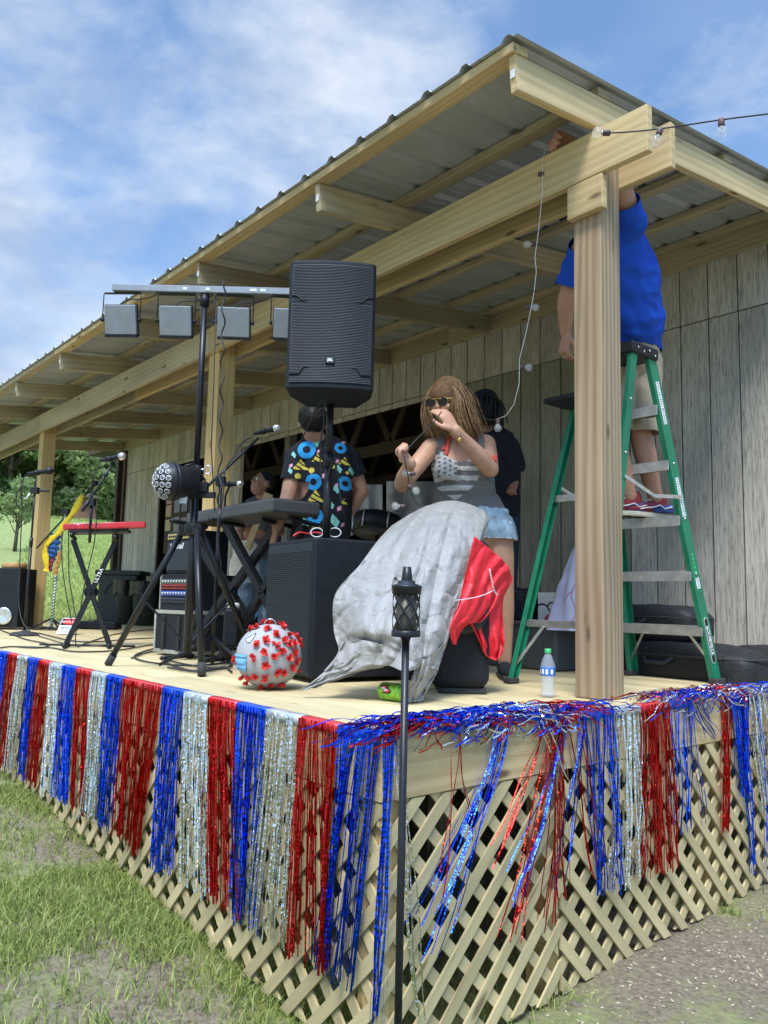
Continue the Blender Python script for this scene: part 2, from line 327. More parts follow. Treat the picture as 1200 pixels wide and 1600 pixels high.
M['gold'] = mat('gold', (.8,.5,.15), .3, 1)
M['eye'] = mat('eye_white', (.8,.8,.78), .3); M['lip'] = mat('lip', (.42,.13,.12), .5)
M['foam'] = mat('bag_nylon', (.011,.012,.015), .6, 0, .2, 12, .4, 60)
M['tote'] = mat('grey_tote', (.07,.08,.09), .55, 0, .1, 10)
M['card'] = mat('cardboard', (.30,.21,.12), .85)
M['lav'] = mat('lavender_sheet', (.60,.58,.78), .5, 0, .15, 9, .4, 25)
M['sheet'] = mat('white_sheet', (.62,.62,.66), .8, 0, .08, 3, .4, 6)
M['yellow'] = mat('yellow_scarf', (.75,.55,.02), .7, 0, .15, 30, .4, 60); M['bluescarf'] = mat('blue_yarn', (.02,.09,.32), .8, 0, .7, 60, .8, 80)
M['leo'] = mat('leopard_cloth', (.45,.22,.05), .8, 0, .9, 130); M['magenta'] = mat('magenta_cloth', (.25,.02,.09), .7, 0, .9, 90)
M['mint'] = mat('mint_ribbon', (.25,.62,.48), .6)
crease(M['redcloth'], 5, .16); M['paperw'] = mat('papier_mache', (.36,.36,.37), .75, 0, .08, 12, .3, 20); M['maskb'] = mat('pale_blue_crepe', (.17,.42,.72), .8, 0, .2, 30, .5, 60); M['redtissue'] = mat('red_tissue', (.70,.04,.035), .7, 0, .3, 60)
M['cangreen'] = mat('soda_can_green', (.20,.48,.04), .3, .3, .35, 60); M['bin'] = mat('bin_plastic', (.035,.045,.042), .6); M['binbag'] = mat('bin_liner', (.015,.015,.017), .25, 0, .2, 10, .5, 30)
M['tanw'] = mat('tan_wood', (.42,.24,.09), .5); M['gtrblue'] = mat('sky_blue_lacquer', (.10,.40,.62), .25, 0, .25, 9, coat=.4); M['gtrw'] = mat('cream_lacquer', (.62,.60,.52), .3)
M['goldpanel'] = mat('brass_panel', (.55,.42,.17), .4, .5)
M['red_box'] = mat('red_gloss', (.55,.03,.03), .4)
M['trunk'] = mat('bark', (.11,.085,.06), .9, 0, .3, 12, .6, 30)
M['soil'] = mat('soil', (.09,.07,.05), .95)
def foil(name, col, rough=.22):
    m, nt, b = base(name); setc(b, col, rough, 1); tc = N(nt, 'ShaderNodeTexCoord'); n = N(nt, 'ShaderNodeTexNoise'); n.inputs['Scale'].default_value = 70; n.inputs['Detail'].default_value = 2.5
    nt.links.new(tc.outputs['Object'], n.inputs[0]); bp = N(nt, 'ShaderNodeBump'); bp.inputs['Strength'].default_value = .75; bp.inputs['Distance'].default_value = .008
    nt.links.new(n.outputs[0], bp.inputs['Height']); nt.links.new(bp.outputs[0], b.inputs['Normal']); return m
M['fR'] = foil('red_foil', (.62,.022,.02)); M['fB'] = foil('blue_foil', (.015,.10,.85)); M['fS'] = foil('silver_foil', (.86,.87,.88), .16)
M['hR'] = mat('red_strip', (.65,.05,.06), .35, .2, .1, 9, .3, 40); M['hB'] = mat('blue_strip', (.02,.09,.55), .35, .2, .1, 9, .3, 40); M['hS'] = mat('silver_strip', (.62,.64,.68), .3, .5, .1, 9, .3, 40)
def glass(name, col=(1,1,1), rough=.02, ior=1.45):
    m, nt, b = base(name); setc(b, col, rough); b.inputs['Transmission Weight'].default_value = 1; b.inputs['IOR'].default_value = ior; return m
M['glass'] = glass('clear_glass', ior=1.3); M['pet'] = mat('clear_bottle_plastic', (.75,.82,.88), .08, 0, 0)
_b = [n for n in M['pet'].node_tree.nodes if n.type == 'BSDF_PRINCIPLED'][0]; _b.inputs['Alpha'].default_value = .22

# ------------------------------------------------------------------ ground
def gz(x, y):
    z = -.925+.06*min(max(-x, 0), 10.5)+.045*min(max(y-.6, 0), 2.9)*(1 if x > -.3 else 0)
    d = max(0, -x-10.5)
    z += .155*min(d, 30)+.03*min(max(d-30, 0), 30)*1
    z += .02*nz(x*1.3, y*1.3)+.008*nz(x*6, y*6, 3)
    return z
def ground_mat():
    m, nt, b = base('ground'); setc(b, (.1,.12,.05), .95, 0, .2); Lk = nt.links.new
    g = N(nt, 'ShaderNodeNewGeometry')
    def no(sc, de=5, ro=.6):
        n = N(nt, 'ShaderNodeTexNoise'); n.inputs['Scale'].default_value = sc; n.inputs['Detail'].default_value = de; n.inputs['Roughness'].default_value = ro; Lk(g.outputs['Position'], n.inputs[0]); return n
    a = no(1.1, 4); r = N(nt, 'ShaderNodeMapRange'); a2 = no(26, 6, .75); am_ = N(nt, 'ShaderNodeMath', operation='MULTIPLY_ADD'); am_.inputs[1].default_value = .55; Lk(a2.outputs[0], am_.inputs[0]); Lk(a.outputs[0], am_.inputs[2]); r.inputs[1].default_value = .72; r.inputs[2].default_value = .92; r.inputs[4].default_value = .85; Lk(am_.outputs[0], r.inputs[0])
    far = N(nt, 'ShaderNodeSeparateXYZ'); Lk(g.outputs['Position'], far.inputs[0])
    fr = N(nt, 'ShaderNodeMapRange'); fr.inputs[1].default_value = -9; fr.inputs[2].default_value = -11; Lk(far.outputs[0], fr.inputs[0])
    mxx = N(nt, 'ShaderNodeMath', operation='MAXIMUM'); Lk(r.outputs[0], mxx.inputs[0]); Lk(fr.outputs[0], mxx.inputs[1])
    d = no(55, 6, .75); dirt = N(nt, 'ShaderNodeValToRGB'); dirt.color_ramp.elements[0].position=.35; dirt.color_ramp.elements[1].position=.68; dirt.color_ramp.elements[0].color = (.13,.10,.07,1); dirt.color_ramp.elements[1].color = (.36,.29,.21,1); Lk(d.outputs[0], dirt.inputs[0])
    e = no(9, 6, .7); gr = N(nt, 'ShaderNodeValToRGB'); gr.color_ramp.elements[0].position=.3; gr.color_ramp.elements[1].position=.7; gr.color_ramp.elements[0].color = (.16,.19,.06,1); gr.color_ramp.elements[1].color = (.36,.40,.15,1); Lk(e.outputs[0], gr.inputs[0])
    x = N(nt, 'ShaderNodeMix', data_type='RGBA'); Lk(mxx.outputs[0], x.inputs[0]); Lk(dirt.outputs[0], x.inputs[6]); Lk(gr.outputs[0], x.inputs[7]); Lk(x.outputs[2], b.inputs['Base Color'])
    bp = N(nt, 'ShaderNodeBump'); bp.inputs['Strength'].default_value = .8; bp.inputs['Distance'].default_value = .02; Lk(d.outputs[0], bp.inputs['Height']); Lk(bp.outputs[0], b.inputs['Normal'])
    return m
def axis_(a, b, fine0, fine1, f, c):
    o=[]; x=a
    while x < b:
        o.append(x); x += f if fine0 <= x <= fine1 else max(f, c*min(abs(x-fine0), abs(x-fine1))+f)
    return o+[b]
gx = axis_(-400, 300, -11, 3, .09, .16); gy = axis_(-300, 300, -3, 4.5, .09, .16)
gb = MB(); vs = [(x, y, gz(x, y)) for x in gx for y in gy]; ny = len(gy)
gb.add(vs, [(i*ny+j, (i+1)*ny+j, (i+1)*ny+j+1, i*ny+j+1) for i in range(len(gx)-1) for j in range(ny-1)], None, True)
go = gb.build('ground', ground_mat()); tag(go, kind='structure')

# grass blades near the camera and on the field behind
def leafmat(name, c1, c2, tr=.25, rough=.6):
    m, nt, b = base(name); setc(b, c1, rough, 0, .3); Lk = nt.links.new
    a = N(nt, 'ShaderNodeAttribute', attribute_name='rnd'); x = N(nt, 'ShaderNodeMix', data_type='RGBA'); x.inputs[6].default_value = (*c1, 1); x.inputs[7].default_value = (*c2, 1)
    Lk(a.outputs['Fac'], x.inputs[0]); Lk(x.outputs[2], b.inputs['Base Color'])
    t = N(nt, 'ShaderNodeBsdfTranslucent'); Lk(x.outputs[2], t.inputs[0]); ms = N(nt, 'ShaderNodeMixShader'); ms.inputs[0].default_value = tr
    o = [n for n in nt.nodes if n.type == 'OUTPUT_MATERIAL'][0]; Lk(b.outputs[0], ms.inputs[1]); Lk(t.outputs[0], ms.inputs[2]); Lk(ms.outputs[0], o.inputs[0])
    return m
def fast_mesh(name, co, nq, per, material, rnd_):
    """co: (n*per,3) verts, each element is a strip of per/2-1 quads"""
    me = bpy.data.meshes.new(name); n = len(co)//per; k = per//2-1
    me.vertices.add(len(co)); me.vertices.foreach_set('co', co.ravel())
    base_ = np.arange(n)[:, None, None]*per; q = np.array([[2*i, 2*i+1, 2*i+3, 2*i+2] for i in range(k)])[None]
    idx = (base_+q).reshape(-1); nf = n*k
    me.loops.add(len(idx)); me.loops.foreach_set('vertex_index', idx.astype(np.int32)); me.polygons.add(nf); me.polygons.foreach_set('loop_start', np.arange(nf, dtype=np.int32)*4)
    me.update(calc_edges=True); me.validate()
    a = me.attributes.new('rnd', 'FLOAT', 'FACE'); a.data.foreach_set('value', np.repeat(rnd_, k).astype(np.float32))
    me.polygons.foreach_set('use_smooth', [True]*len(me.polygons))
    me.materials.append(material); o = bpy.data.objects.new(name, me); C.objects.link(o); return o
rg = np.random.default_rng(3)
def blades(pts, hmin, hmax, wd):
    n = len(pts); h = rg.uniform(hmin, hmax, n); a = rg.uniform(0, 2*PI, n); ln = rg.uniform(.15, 1.15, n)*h
    dx, dy = np.cos(a), np.sin(a); b = rg.uniform(0, 2*PI, n); wx, wy = np.cos(b)*wd/2, np.sin(b)*wd/2
    co = np.zeros((n, 6, 3)); 
    for k, (t, q, s_) in enumerate(((0, 0, 1), (.6, .3, .8), (1, 1, .1))):
        c = pts+np.stack([dx*ln*q, dy*ln*q, h*t*(1-.25*(ln/h)*t)], 1)
        co[:, 2*k] = c-np.stack([wx*s_, wy*s_, 0*wx], 1); co[:, 2*k+1] = c+np.stack([wx*s_, wy*s_, 0*wx], 1)
    return co.reshape(-1, 3), n
pts = []
def scatter(n, x0, x1, y0, y1, thr, clump=.5):
    tries = 0
    while n > 0:
        x = rd.uniform(x0, x1); y = rd.uniform(y0, y1)
        if nz(x*1.1+5, y*1.1, 2)+.55*nz(x*4.5, y*4.5, 7) < thr+rd.uniform(-.12,.12): tries += 1; 
        else:
            k = rd.randint(3, 9)
            for _ in range(k):
                xx = x+rd.gauss(0, .02); yy = y+rd.gauss(0, .02); pts.append((xx, yy, gz(xx, yy)-.004))
            n -= k
        if tries > 400000: break
scatter(75000, -3.2, .9, -1.5, .25, -.10); scatter(22000, -3.2, .9, -1.5, .25, -1.5); scatter(40000, -9, -2.6, -1.6, .25, -.2)
scatter(5000, -.3, .7, -.6, 3.2, .16); scatter(5000, -2.5, -.05, .3, 2.2, .0)
co, n = blades(np.array(pts), .014, .072, .0042)
gm = leafmat('grass_blades', (.13,.21,.04), (.42,.45,.14))
g1 = fast_mesh('grass', co, n, 6, gm, rg.random(n)); tag(g1, 'patchy short green grass growing in front of the stage', 'grass', kind='stuff')
P2 = []
for _ in range(60000):
    x = -10.6-abs(rd.gauss(0, 15)); y = rd.uniform(-2, 5)+(-x)*.33; P2.append((x, y, gz(x, y)-.01))
co, n = blades(np.array(P2), .05, .16, .016)
g2 = fast_mesh('field_grass', co, n, 6, leafmat('field_grass', (.24,.34,.07), (.50,.55,.18)), rg.random(n)); tag(g2, 'bright green mown field rising behind the stage', 'grass', kind='stuff')
# wood chips and clods on the bare soil at the right
cb = MB()
for _ in range(900):
    x = abs(rd.gauss(0, .35))+.02; y = rd.uniform(.1, 3.2)**.8*1.3; s_ = rd.uniform(.002, .0065)
    a = rd.uniform(0, PI); cb.box((x, y, gz(x, y)+.002), (s_*2, s_, .002), (math.cos(a), math.sin(a), rd.uniform(-.3,.3)))
tag(cb.build('wood_chips', mat('wood_chips', (.5,.42,.28), .9)), 'pale wood chips scattered on the bare soil beside the lattice', 'wood chips', kind='stuff')
cb = MB()
for _ in range(420):
    x = rd.uniform(-4, .6); y = rd.uniform(-1.3, 3.) if x > 0 else rd.uniform(-1.4, 2.5); s_ = abs(rd.gauss(0, .011))+.004
    cb.ball((x, y, gz(x, y)), (s_, s_*.8, s_*.6), 6)
tag(cb.build('soil_clods', mat('soil_clod', (.17,.14,.11), .95)), 'small crumbs of soil lying around the foot of the stage', 'soil', kind='stuff')

# ------------------------------------------------------------------ stage deck
GL = -10.4; WY = 3.5
stage = thing('stage', 'raised timber stage with plank deck and diamond lattice skirt', 'stage', (0, 0, -.93))
b = MB(); y = .041
while y < WY-.03:
    x0 = 0.0 if True else 0; x = -.041; first = rd.uniform(1.2, 3.6)
    while x > GL:
        ln = min(3.66, x-GL) if x < -.05 else first
        b.box((x-ln/2, y+.068, -.019), (ln-.003, .136, .034)); x -= ln
    y += .140
b.build('decking', M['deck'], stage, .002)
f = MB(); f.box((-1.95, .019, -.093), (3.9, .038, .183)); f.build('fascia_board', M['pine'], stage, .003)
f = MB(); f.box((-7.15, .019, -.093), (6.49, .038, .183)); f.build('fascia_board', M['pine'], stage, .003)
f = MB(); f.box((-.019, 1.768, -.093), (3.46, .038, .183), (0,1,0)); f.build('fascia_board', M['pine'], stage, .003)
def clip(poly, n, c):                                            # keep n.p <= c
    o=[]
    for i, p in enumerate(poly):
        q = poly[(i+1)%len(poly)]; a = n[0]*p[0]+n[1]*p[1]-c; d = n[0]*q[0]+n[1]*q[1]-c
        if a <= 0: o.append(p)
        if (a < 0 < d) or (d < 0 < a): t = a/(a-d); o.append((p[0]+(q[0]-p[0])*t, p[1]+(q[1]-p[1])*t))
    return o
def lattice(s0, s1, frame, front_up, zt=-.187):
    """frame(s) -> world xy of plane; slats in two layers"""
    O, Xd = frame; Xd = Vector(Xd); Zd = V(0,0,1); nrm = Xd.cross(Zd)     # prism extrudes along Xd x Z
    for layer in (0, 1):
        up = front_up if layer == 0 else not front_up
        mb = MB(); s_ = s0-1.1
        while s_ < s1+1.1:
            wdh = .026
            if up: poly = [(s_-wdh, -1.3), (s_+wdh, -1.3), (s_+wdh+1.2, -.1), (s_-wdh+1.2, -.1)]
            else: poly = [(s_-wdh, -1.3), (s_+wdh, -1.3), (s_+wdh-1.2, -.1), (s_-wdh-1.2, -.1)]
            poly = clip(poly, (0, 1), zt); poly = clip(poly, (1, 0), s1); poly = clip(poly, (-1, 0), -s0)
            g0 = gz(*(Vector(O)+Xd*s0).xy)+.012+rd.uniform(-.01,.01); g1_ = gz(*(Vector(O)+Xd*s1).xy)+.012+rd.uniform(-.01,.01)
            k = (g1_-g0)/(s1-s0); poly = clip(poly, (k, -1), -(g0-k*s0)) if True else poly
            if len(poly) >= 3:
                cx = sum(p[0] for p in poly)/len(poly); cz = sum(p[1] for p in poly)/len(poly)
                r_ = rd.random(); base_v = len(mb.v); o = Vector(O)+nrm*(0 if layer == 0 else -.0095)-nrm*.0085
                mb.prism(poly, o, Xd, Zd, .0085)
                d_ = (1, 1) if up else (1, -1)
                for fi in range(len(mb.uv)-(len(poly)+2), len(mb.uv)):   # grain runs along the slat
                    mb.uv[fi] = [((((p[0]*d_[0]+p[1]*d_[1])/1.414)), (p[0]*-d_[1]+p[1]*d_[0])/1.414) for p in mb.uv[fi]]
            s_ += .128
        mb.build('lattice_panel', M['lath'], stage)
# front side: s runs along +X, outside is -Y (X x Z = -Y)
for a, c in ((-2.44, -.004), (-4.88, -2.445), (-7.32, -4.885), (-9.76, -7.325)): lattice(a, c, ((0, .003, 0), (1,0,0)), True)
# right side: s along +Y, outside +X (Y x Z = +X)
lattice(.006, .795, ((-.003, 0, 0), (0,1,0)), True); lattice(.80, 3.2, ((-.003, 0, 0), (0,1,0)), False)
for px_, py_ in ((-.068, .068), (-.075, .80), (-.075, 1.9), (-2.44, .068), (-4.88, .068), (-7.3, .068), (-1.2, 1.4), (-2.44, 1.8), (-.075, 3.1)):
    p = MB(); p.box((px_, py_, -.62), (.088, .088, .87), (1,0,0)); p.build('support_post', M['ypost'] if px_ > -.08 else M['pine2'], stage, .003)
for k in range(13):
    p = MB(); p.box((-.4-k*.8, 1.75, -.12), (3.4, .038, .16), (0,1,0)); p.build('joist', M['pine2'], stage)
p = MB()
for k in range(7): p.lathe((.002, .28+.012*k, -.075+.004*k), [(.0018, 0), (.0018, .001)], 6, (1,0,0))
p.build('grade_stamp', M['blackp'], stage)

# ------------------------------------------------------------------ porch roof on posts
def zb(y): return 2.35+.122*(y-.75)
SL = Vector((0, 1, .122)).normalized(); UPN = Vector((0, -.122, 1)).normalized()
roof = thing('porch_roof', 'lean-to metal roof on timber posts covering the stage', 'roof', (-.24, 1.36, 0))
for x0, x1, m_ in ((-.31, -.17, 'post'), (-3.66, -3.50, 'ypost'), (-7.70, -7.56, 'ypost')):
    p = MB(); p.box(((x0+x1)/2, 1.361, 1.2), (x1-x0, .14, 2.4), (1,0,0)); p.build('post', M[m_], roof, .005, 2)
p = MB(); p.beam((.08, 1.272, 2.2915), (-3.6, 1.272, 2.2915), .037, .20); p.build('beam', M['pine'], roof, .004, 2)
p = MB(); p.beam((-3.603, 1.272, 2.2915), (-7.62, 1.272, 2.2915), .037, .20); p.build('beam', M['pine2'], roof, .004, 2)
p = MB(); p.beam((-7.623, 1.272, 2.2915), (-10.8, 1.272, 2.2915), .037, .20); p.build('beam', M['pine2'], roof, .004, 2)
p = MB(); p.beam((.078, 1.450, 2.2915), (-5.4, 1.450, 2.2915), .037, .20); p.build('beam', M['pine'], roof, .004, 2)
p = MB(); p.beam((-5.403, 1.450, 2.2915), (-10.8, 1.450, 2.2915), .037, .20); p.build('beam', M['pine2'], roof, .004, 2)
p = MB(); p.box((-.226, 1.272, 2.112), (.18, .037, .15), (1,0,0)); p.build('block', M['pine'], roof, .004, 2)
xs = [-.19-1.31*k for k in range(9)]
for x in xs:
    p = MB(); a = Vector((x, .75, zb(.75)+.0735)); e = Vector((x, 3.455, zb(3.455)+.0735)); p.beam(a, e, .038, .145, UPN); rf = p.build('rafter', M['pine' if x > -.5 else 'pine2'], roof, .003)
    t = MB(); t.prism([(-.012, -.035), (.012, -.035), (.012, .035), (-.012, .035)], (x, .7485, zb(.75)+.09), (1,0,0), (0,0,1), .0005); sub(t, 'price_tag', M['label'], rf)
def purlin_y(y): return zb(y)+.147
for y in (.765, 1.32, 1.87, 2.42, 2.97, 3.42):
    p = MB(); p.beam((-.165, y, purlin_y(y)+.0195), (-5.5, y, purlin_y(y)+.0195), .089, .037, UPN); p.build('purlin', M['pine' if y < 1 else 'pine2'], roof, .003)
    p = MB(); p.beam((-5.503, y, purlin_y(y)+.0195), (-10.9, y, purlin_y(y)+.0195), .089, .037, UPN); p.build('purlin', M['pine2'], roof, .003)
prof = []; x = -.135
xr = -.179
prof.append((-.128, 0)); k = 0
while xr > -10.95:
    prof += [(xr+.032, 0), (xr+.012, .021), (xr-.012, .021), (xr-.032, 0), (xr-.075, 0), (xr-.08, .003), (xr-.085, 0), (xr-.145, 0), (xr-.15, .003), (xr-.155, 0)]; xr -= .2295
mb = MB(); Ys = (.700, 3.52)
vs = [(x, y, zb(y)+.1885+h) for x, h in prof for y in Ys]+[(x, y, zb(y)+.1877+h) for x, h in prof for y in Ys]; n = len(prof)
fs = [(2*i, 2*i+1, 2*i+3, 2*i+2) for i in range(n-1)]+[(2*n+2*i, 2*n+2*i+2, 2*n+2*i+3, 2*n+2*i+1) for i in range(n-1)]+[(2*i, 2*i+2, 2*n+2*i+2, 2*n+2*i) for i in range(n-1)]
mb.add(vs, fs); mb.build('metal_sheet', M['metal_roof'], roof)
p = MB()
for x, h in [(q[0], q[1]) for q in prof[1::10]]:
    for y in (.765, 1.87, 2.97): p.lathe((x-.05, y, zb(y)+.188), [(.007, 0), (.007, .004), (.004, .008)], 6)
p.build('roofing_screw', M['steel'], roof)
p = MB(); p.beam((3.2, 3.476, 2.78), (-3.3, 3.476, 2.78), .038, .185); p.build('ledger', M['pine2'], roof, .003)
p = MB(); p.beam((-3.303, 3.476, 2.78), (-10.7, 3.476, 2.78), .038, .185); p.build('ledger', M['pine2'], roof, .003)

# ------------------------------------------------------------------ barn
barn = thing('barn', 'old barn with weathered grey board siding and wide dark doorway', 'barn', (-5, 3.5, 0))
OP = [(-9.35, -7.45), (-7.0, -3.35)]; OT = 2.25
lo = MB(); lo2 = MB(); lo3 = MB(); hi = MB(); st_ = MB(); x = 3.4
while x > -10.6:
    xc = x-.1015; open_ = any(a < xc < c for a, c in OP)
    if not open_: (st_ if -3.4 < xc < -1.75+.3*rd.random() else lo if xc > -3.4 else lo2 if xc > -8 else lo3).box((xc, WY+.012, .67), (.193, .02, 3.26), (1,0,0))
    else: hi.box((xc, WY+.012, (OT+2.3)/2), (.193, .02, 2.3-OT), (1,0,0))
    hi.box((xc, WY+.009, 2.587), (.193, .02, .56), (1,0,0)); x -= .203
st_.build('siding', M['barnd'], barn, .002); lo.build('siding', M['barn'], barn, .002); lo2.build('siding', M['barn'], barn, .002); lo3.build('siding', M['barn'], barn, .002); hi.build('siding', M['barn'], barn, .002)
bk = MB(); bk.box(((3.4-3.35)/2, WY+.035, .7), (6.75, .02, 4.3), (1,0,0)); bk.box((-7.225, WY+.035, .7), (.45, .02, 4.3), (1,0,0)); bk.box((-9.975, WY+.035, .7), (1.25, .02, 4.3), (1,0,0)); bk.box((-6.35, WY+.0351, 2.55), (6.0, .02, .58), (1,0,0))
bk.build('wall_frame', M['dark'], barn)
for x in (-3.33, -7.02, -7.43, -9.37): p = MB(); p.box((x, WY-.004, 1.1), (.09, .03, 2.3), (1,0,0)); p.build('door_jamb', M['barn'], barn, .003)
p = MB(); p.box((-10.62, WY+.02, .95), (.06, .12, 3.8), (1,0,0)); p.build('corner_board', M['dark'], barn)
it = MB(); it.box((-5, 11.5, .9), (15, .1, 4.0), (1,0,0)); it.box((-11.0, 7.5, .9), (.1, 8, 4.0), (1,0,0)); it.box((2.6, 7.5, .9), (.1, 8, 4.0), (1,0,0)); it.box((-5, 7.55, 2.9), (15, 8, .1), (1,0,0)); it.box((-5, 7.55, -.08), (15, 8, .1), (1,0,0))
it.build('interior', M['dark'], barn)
tr = MB()
for y in (4.6, 6.2, 8.2):
    tr.beam((-10.5, y, 2.2), (2, y, 2.2), .05, .14)
    for k in range(16):
        x = -10.2+k*.8; tr.beam((x, y, 2.25), (x+.4, y, 2.9), .04, .09); tr.beam((x+.4, y, 2.9), (x+.8, y, 2.25), .04, .09)
tr.build('roof_truss', wood('truss_wood', (.10,.075,.055), (.05,.035,.025)), barn)
for x in (-4.6, -8.2):
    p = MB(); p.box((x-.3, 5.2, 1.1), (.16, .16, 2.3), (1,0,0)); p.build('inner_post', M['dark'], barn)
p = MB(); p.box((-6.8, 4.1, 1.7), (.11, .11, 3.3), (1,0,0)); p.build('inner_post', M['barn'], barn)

# ------------------------------------------------------------------ trees behind
def crown(mb_pts, c, rad, n, size):
    for _ in range(n):
        a = rd.uniform(0, 2*PI); u = rd.uniform(-1, 1); rr = rd.uniform(.55, 1.02)**.5; q = math.sqrt(1-u*u)
        mb_pts.append((c[0]+rad[0]*rr*q*math.cos(a), c[1]+rad[1]*rr*q*math.sin(a), c[2]+rad[2]*rr*u))
def leaves(pts, size, m_, name, parent):
    P = np.array(pts); n = len(P); a = rg.normal(size=(n, 3)); a /= np.linalg.norm(a, axis=1)[:, None]; b = rg.normal(size=(n, 3)); b -= a*(a*b).sum(1)[:, None]; b /= np.linalg.norm(b, axis=1)[:, None]
    s_ = (size*rg.uniform(.5, 1.3, n))[:, None]
    co = np.stack([P-a*s_-b*s_*.5, P-a*s_+b*s_*.5, P+a*s_-b*s_*.35, P+a*s_+b*s_*.35], 1).reshape(-1, 3)
    o = fast_mesh(name, co, n, 4, m_, rg.random(n)); o.parent = parent; o.matrix_parent_inverse = Matrix.Translation(-parent.location); return o
LM = [leafmat('leaves_dark', (.06,.12,.03), (.19,.29,.08), .4), leafmat('leaves_mid', (.11,.19,.05), (.30,.40,.12), .4), leafmat('leaves_pale', (.16,.23,.08), (.36,.43,.18), .4)]
def tree(name, label, x, y, h, wdt, mi, n=5200, size=.2, group='trees beyond the field', lo_=.12):
    z = gz(x, y)-.1; t = thing(name, label, 'tree', (x, y, z), group); h *= .8
    tk = MB(); pts_ = [(x, y, z), (x+.1, y, z+h*.3), (x-.05, y+.1, z+h*.6)]; tk.tube(pts_, [h*.026, h*.02, h*.008], 8)
    P=[]; K = 26
    for k in range(K):
        hh = rd.uniform(lo_, .92); r_ = wdt*(1-.55*abs(hh-.45)/.5)*rd.uniform(.3, 1); a = rd.uniform(0, 2*PI)
        c = (x+r_*math.cos(a)*.8, y+r_*math.sin(a)*.8, z+h*hh); rr = wdt*rd.uniform(.22, .42)
        tk.tube([(x, y, z+h*max(.1, hh-.22)), c], [h*.007, h*.002], 5)
        crown(P, c, (rr, rr, rr*.75), n//K, size)
    tk.build('trunk', M['trunk'], t); leaves(P, size, LM[mi], 'crown', t)
specs = [(-50, 9.0, 9, 3.6, 1, 'mid green tree at the far left beyond the mic stand'), (-52, 12.6, 11, 3.8, 0, 'dark round tree standing left of the farthest yellow post'), (-55, 15.5, 12, 4, 1, 'bushy tree right behind the farthest yellow post'),
 (-53, 17.6, 10, 3.6, 2, 'pale green tree between the farthest post and the barn corner'), (-57, 20.5, 12, 4.4, 0, 'dark tree seen through the red keyboard microphone stand'), (-54, 22.5, 11, 4, 1, 'green tree nearest to the barn corner'), (-60, 11, 13, 5, 0, 'tall dark tree of the back row at far left'),
 (-62, 17.5, 14, 5, 0, 'tall dark tree of the back row in the middle'), (-63, 24.5, 14, 5.5, 0, 'tall dark tree of the back row by the barn'), (-49, 6, 9, 3.8, 2, 'pale tree at the left picture edge')]
for x, y, h, wd, mi, lb in specs: tree('tree', lb, x, y, h, wd, mi, 6200, .2, lo_=.03)
sx_ = at(25, 830, 23); tree('young_tree', 'slender young tree with sparse pale leaves on the field', sx_.x, sx_.y, 2.9, .75, 2, 1500, .05, None, .45)
q = at(133, 806, 47); sh = thing('shed', 'small reddish brown shed at the far edge of the field', 'shed', (q.x, q.y, gz(q.x, q.y)))
p = MB(); p.box((q.x, q.y, gz(q.x, q.y)+.9), (1.0, .8, 1.3), (0,1,0)); p.build('wall', mat('shed_red', (.20,.10,.07), .9), sh)
p = MB(); p.prism([(-.5, 0), (.5, 0), (0, .25)], (q.x+.8, q.y, gz(q.x, q.y)+1.54), (0,1,0), (0,0,1), -1.3); p.build('roof', mat('shed_roof', (.12,.11,.10), .9), sh)
q = at(86, 798, 62); hs = thing('far_house', 'white house glimpsed between the trees beyond the field', 'house', (q.x, q.y, gz(q.x, q.y)))
p = MB(); p.box((q.x, q.y, gz(q.x, q.y)+1), (1.6, 2.1, 2.0), (1,0,0)); w_ = p.build('wall', M['white'], hs)
p = MB(); p.prism([(-1.3, 0), (1.3, 0), (0, .7)], (q.x+.9, q.y, gz(q.x, q.y)+2.0), (0,1,0), (0,0,1), -1.8); p.build('roof', mat('grey_shingle', (.15,.15,.16), .9), hs)
for k in (-.6, .1, .7): p = MB(); p.box((q.x+.81, q.y+k, gz(q.x, q.y)+1.1), (.02, .35, .6), (1,0,0)); p.build('window', M['lens'], hs)

# ------------------------------------------------------------------ foil fringe
FC = {'R': ('fR', 'hR', 'red'), 'B': ('fB', 'hB', 'blue'), 'S': ('fS', 'hS', 'silver')}
def strand(mb, top, ln, dr=(0,0), wd=.0035, seg=13, out=(0,-1), path=None, keep=0.):
    """crinkled foil strand hanging from top; dr = drift along the edge direction"""
    ed = V(-out[1], out[0], 0); on = V(out[0], out[1], 0); ph = rd.uniform(0, 20); am = rd.uniform(.002, .006); tw = rd.uniform(0, PI)
    pts=[]; wd_=[]
    for i in range(seg+1):
        t = i/seg
        p = Vector(top)+ed*(dr[0]*t**1.2+am*math.sin(t*9+ph))+on*(dr[1]*t+am*math.cos(t*7+ph)+.004*min(1, t*6))-V(0,0,ln*t)
        tw += rd.uniform(-.42, .42); a = keep+ (1-keep)*tw
        pts.append(p); wd_.append((ed*math.cos(tw)+on*math.sin(tw)).normalized())
    mb.ribbon(pts, wd, wd_)
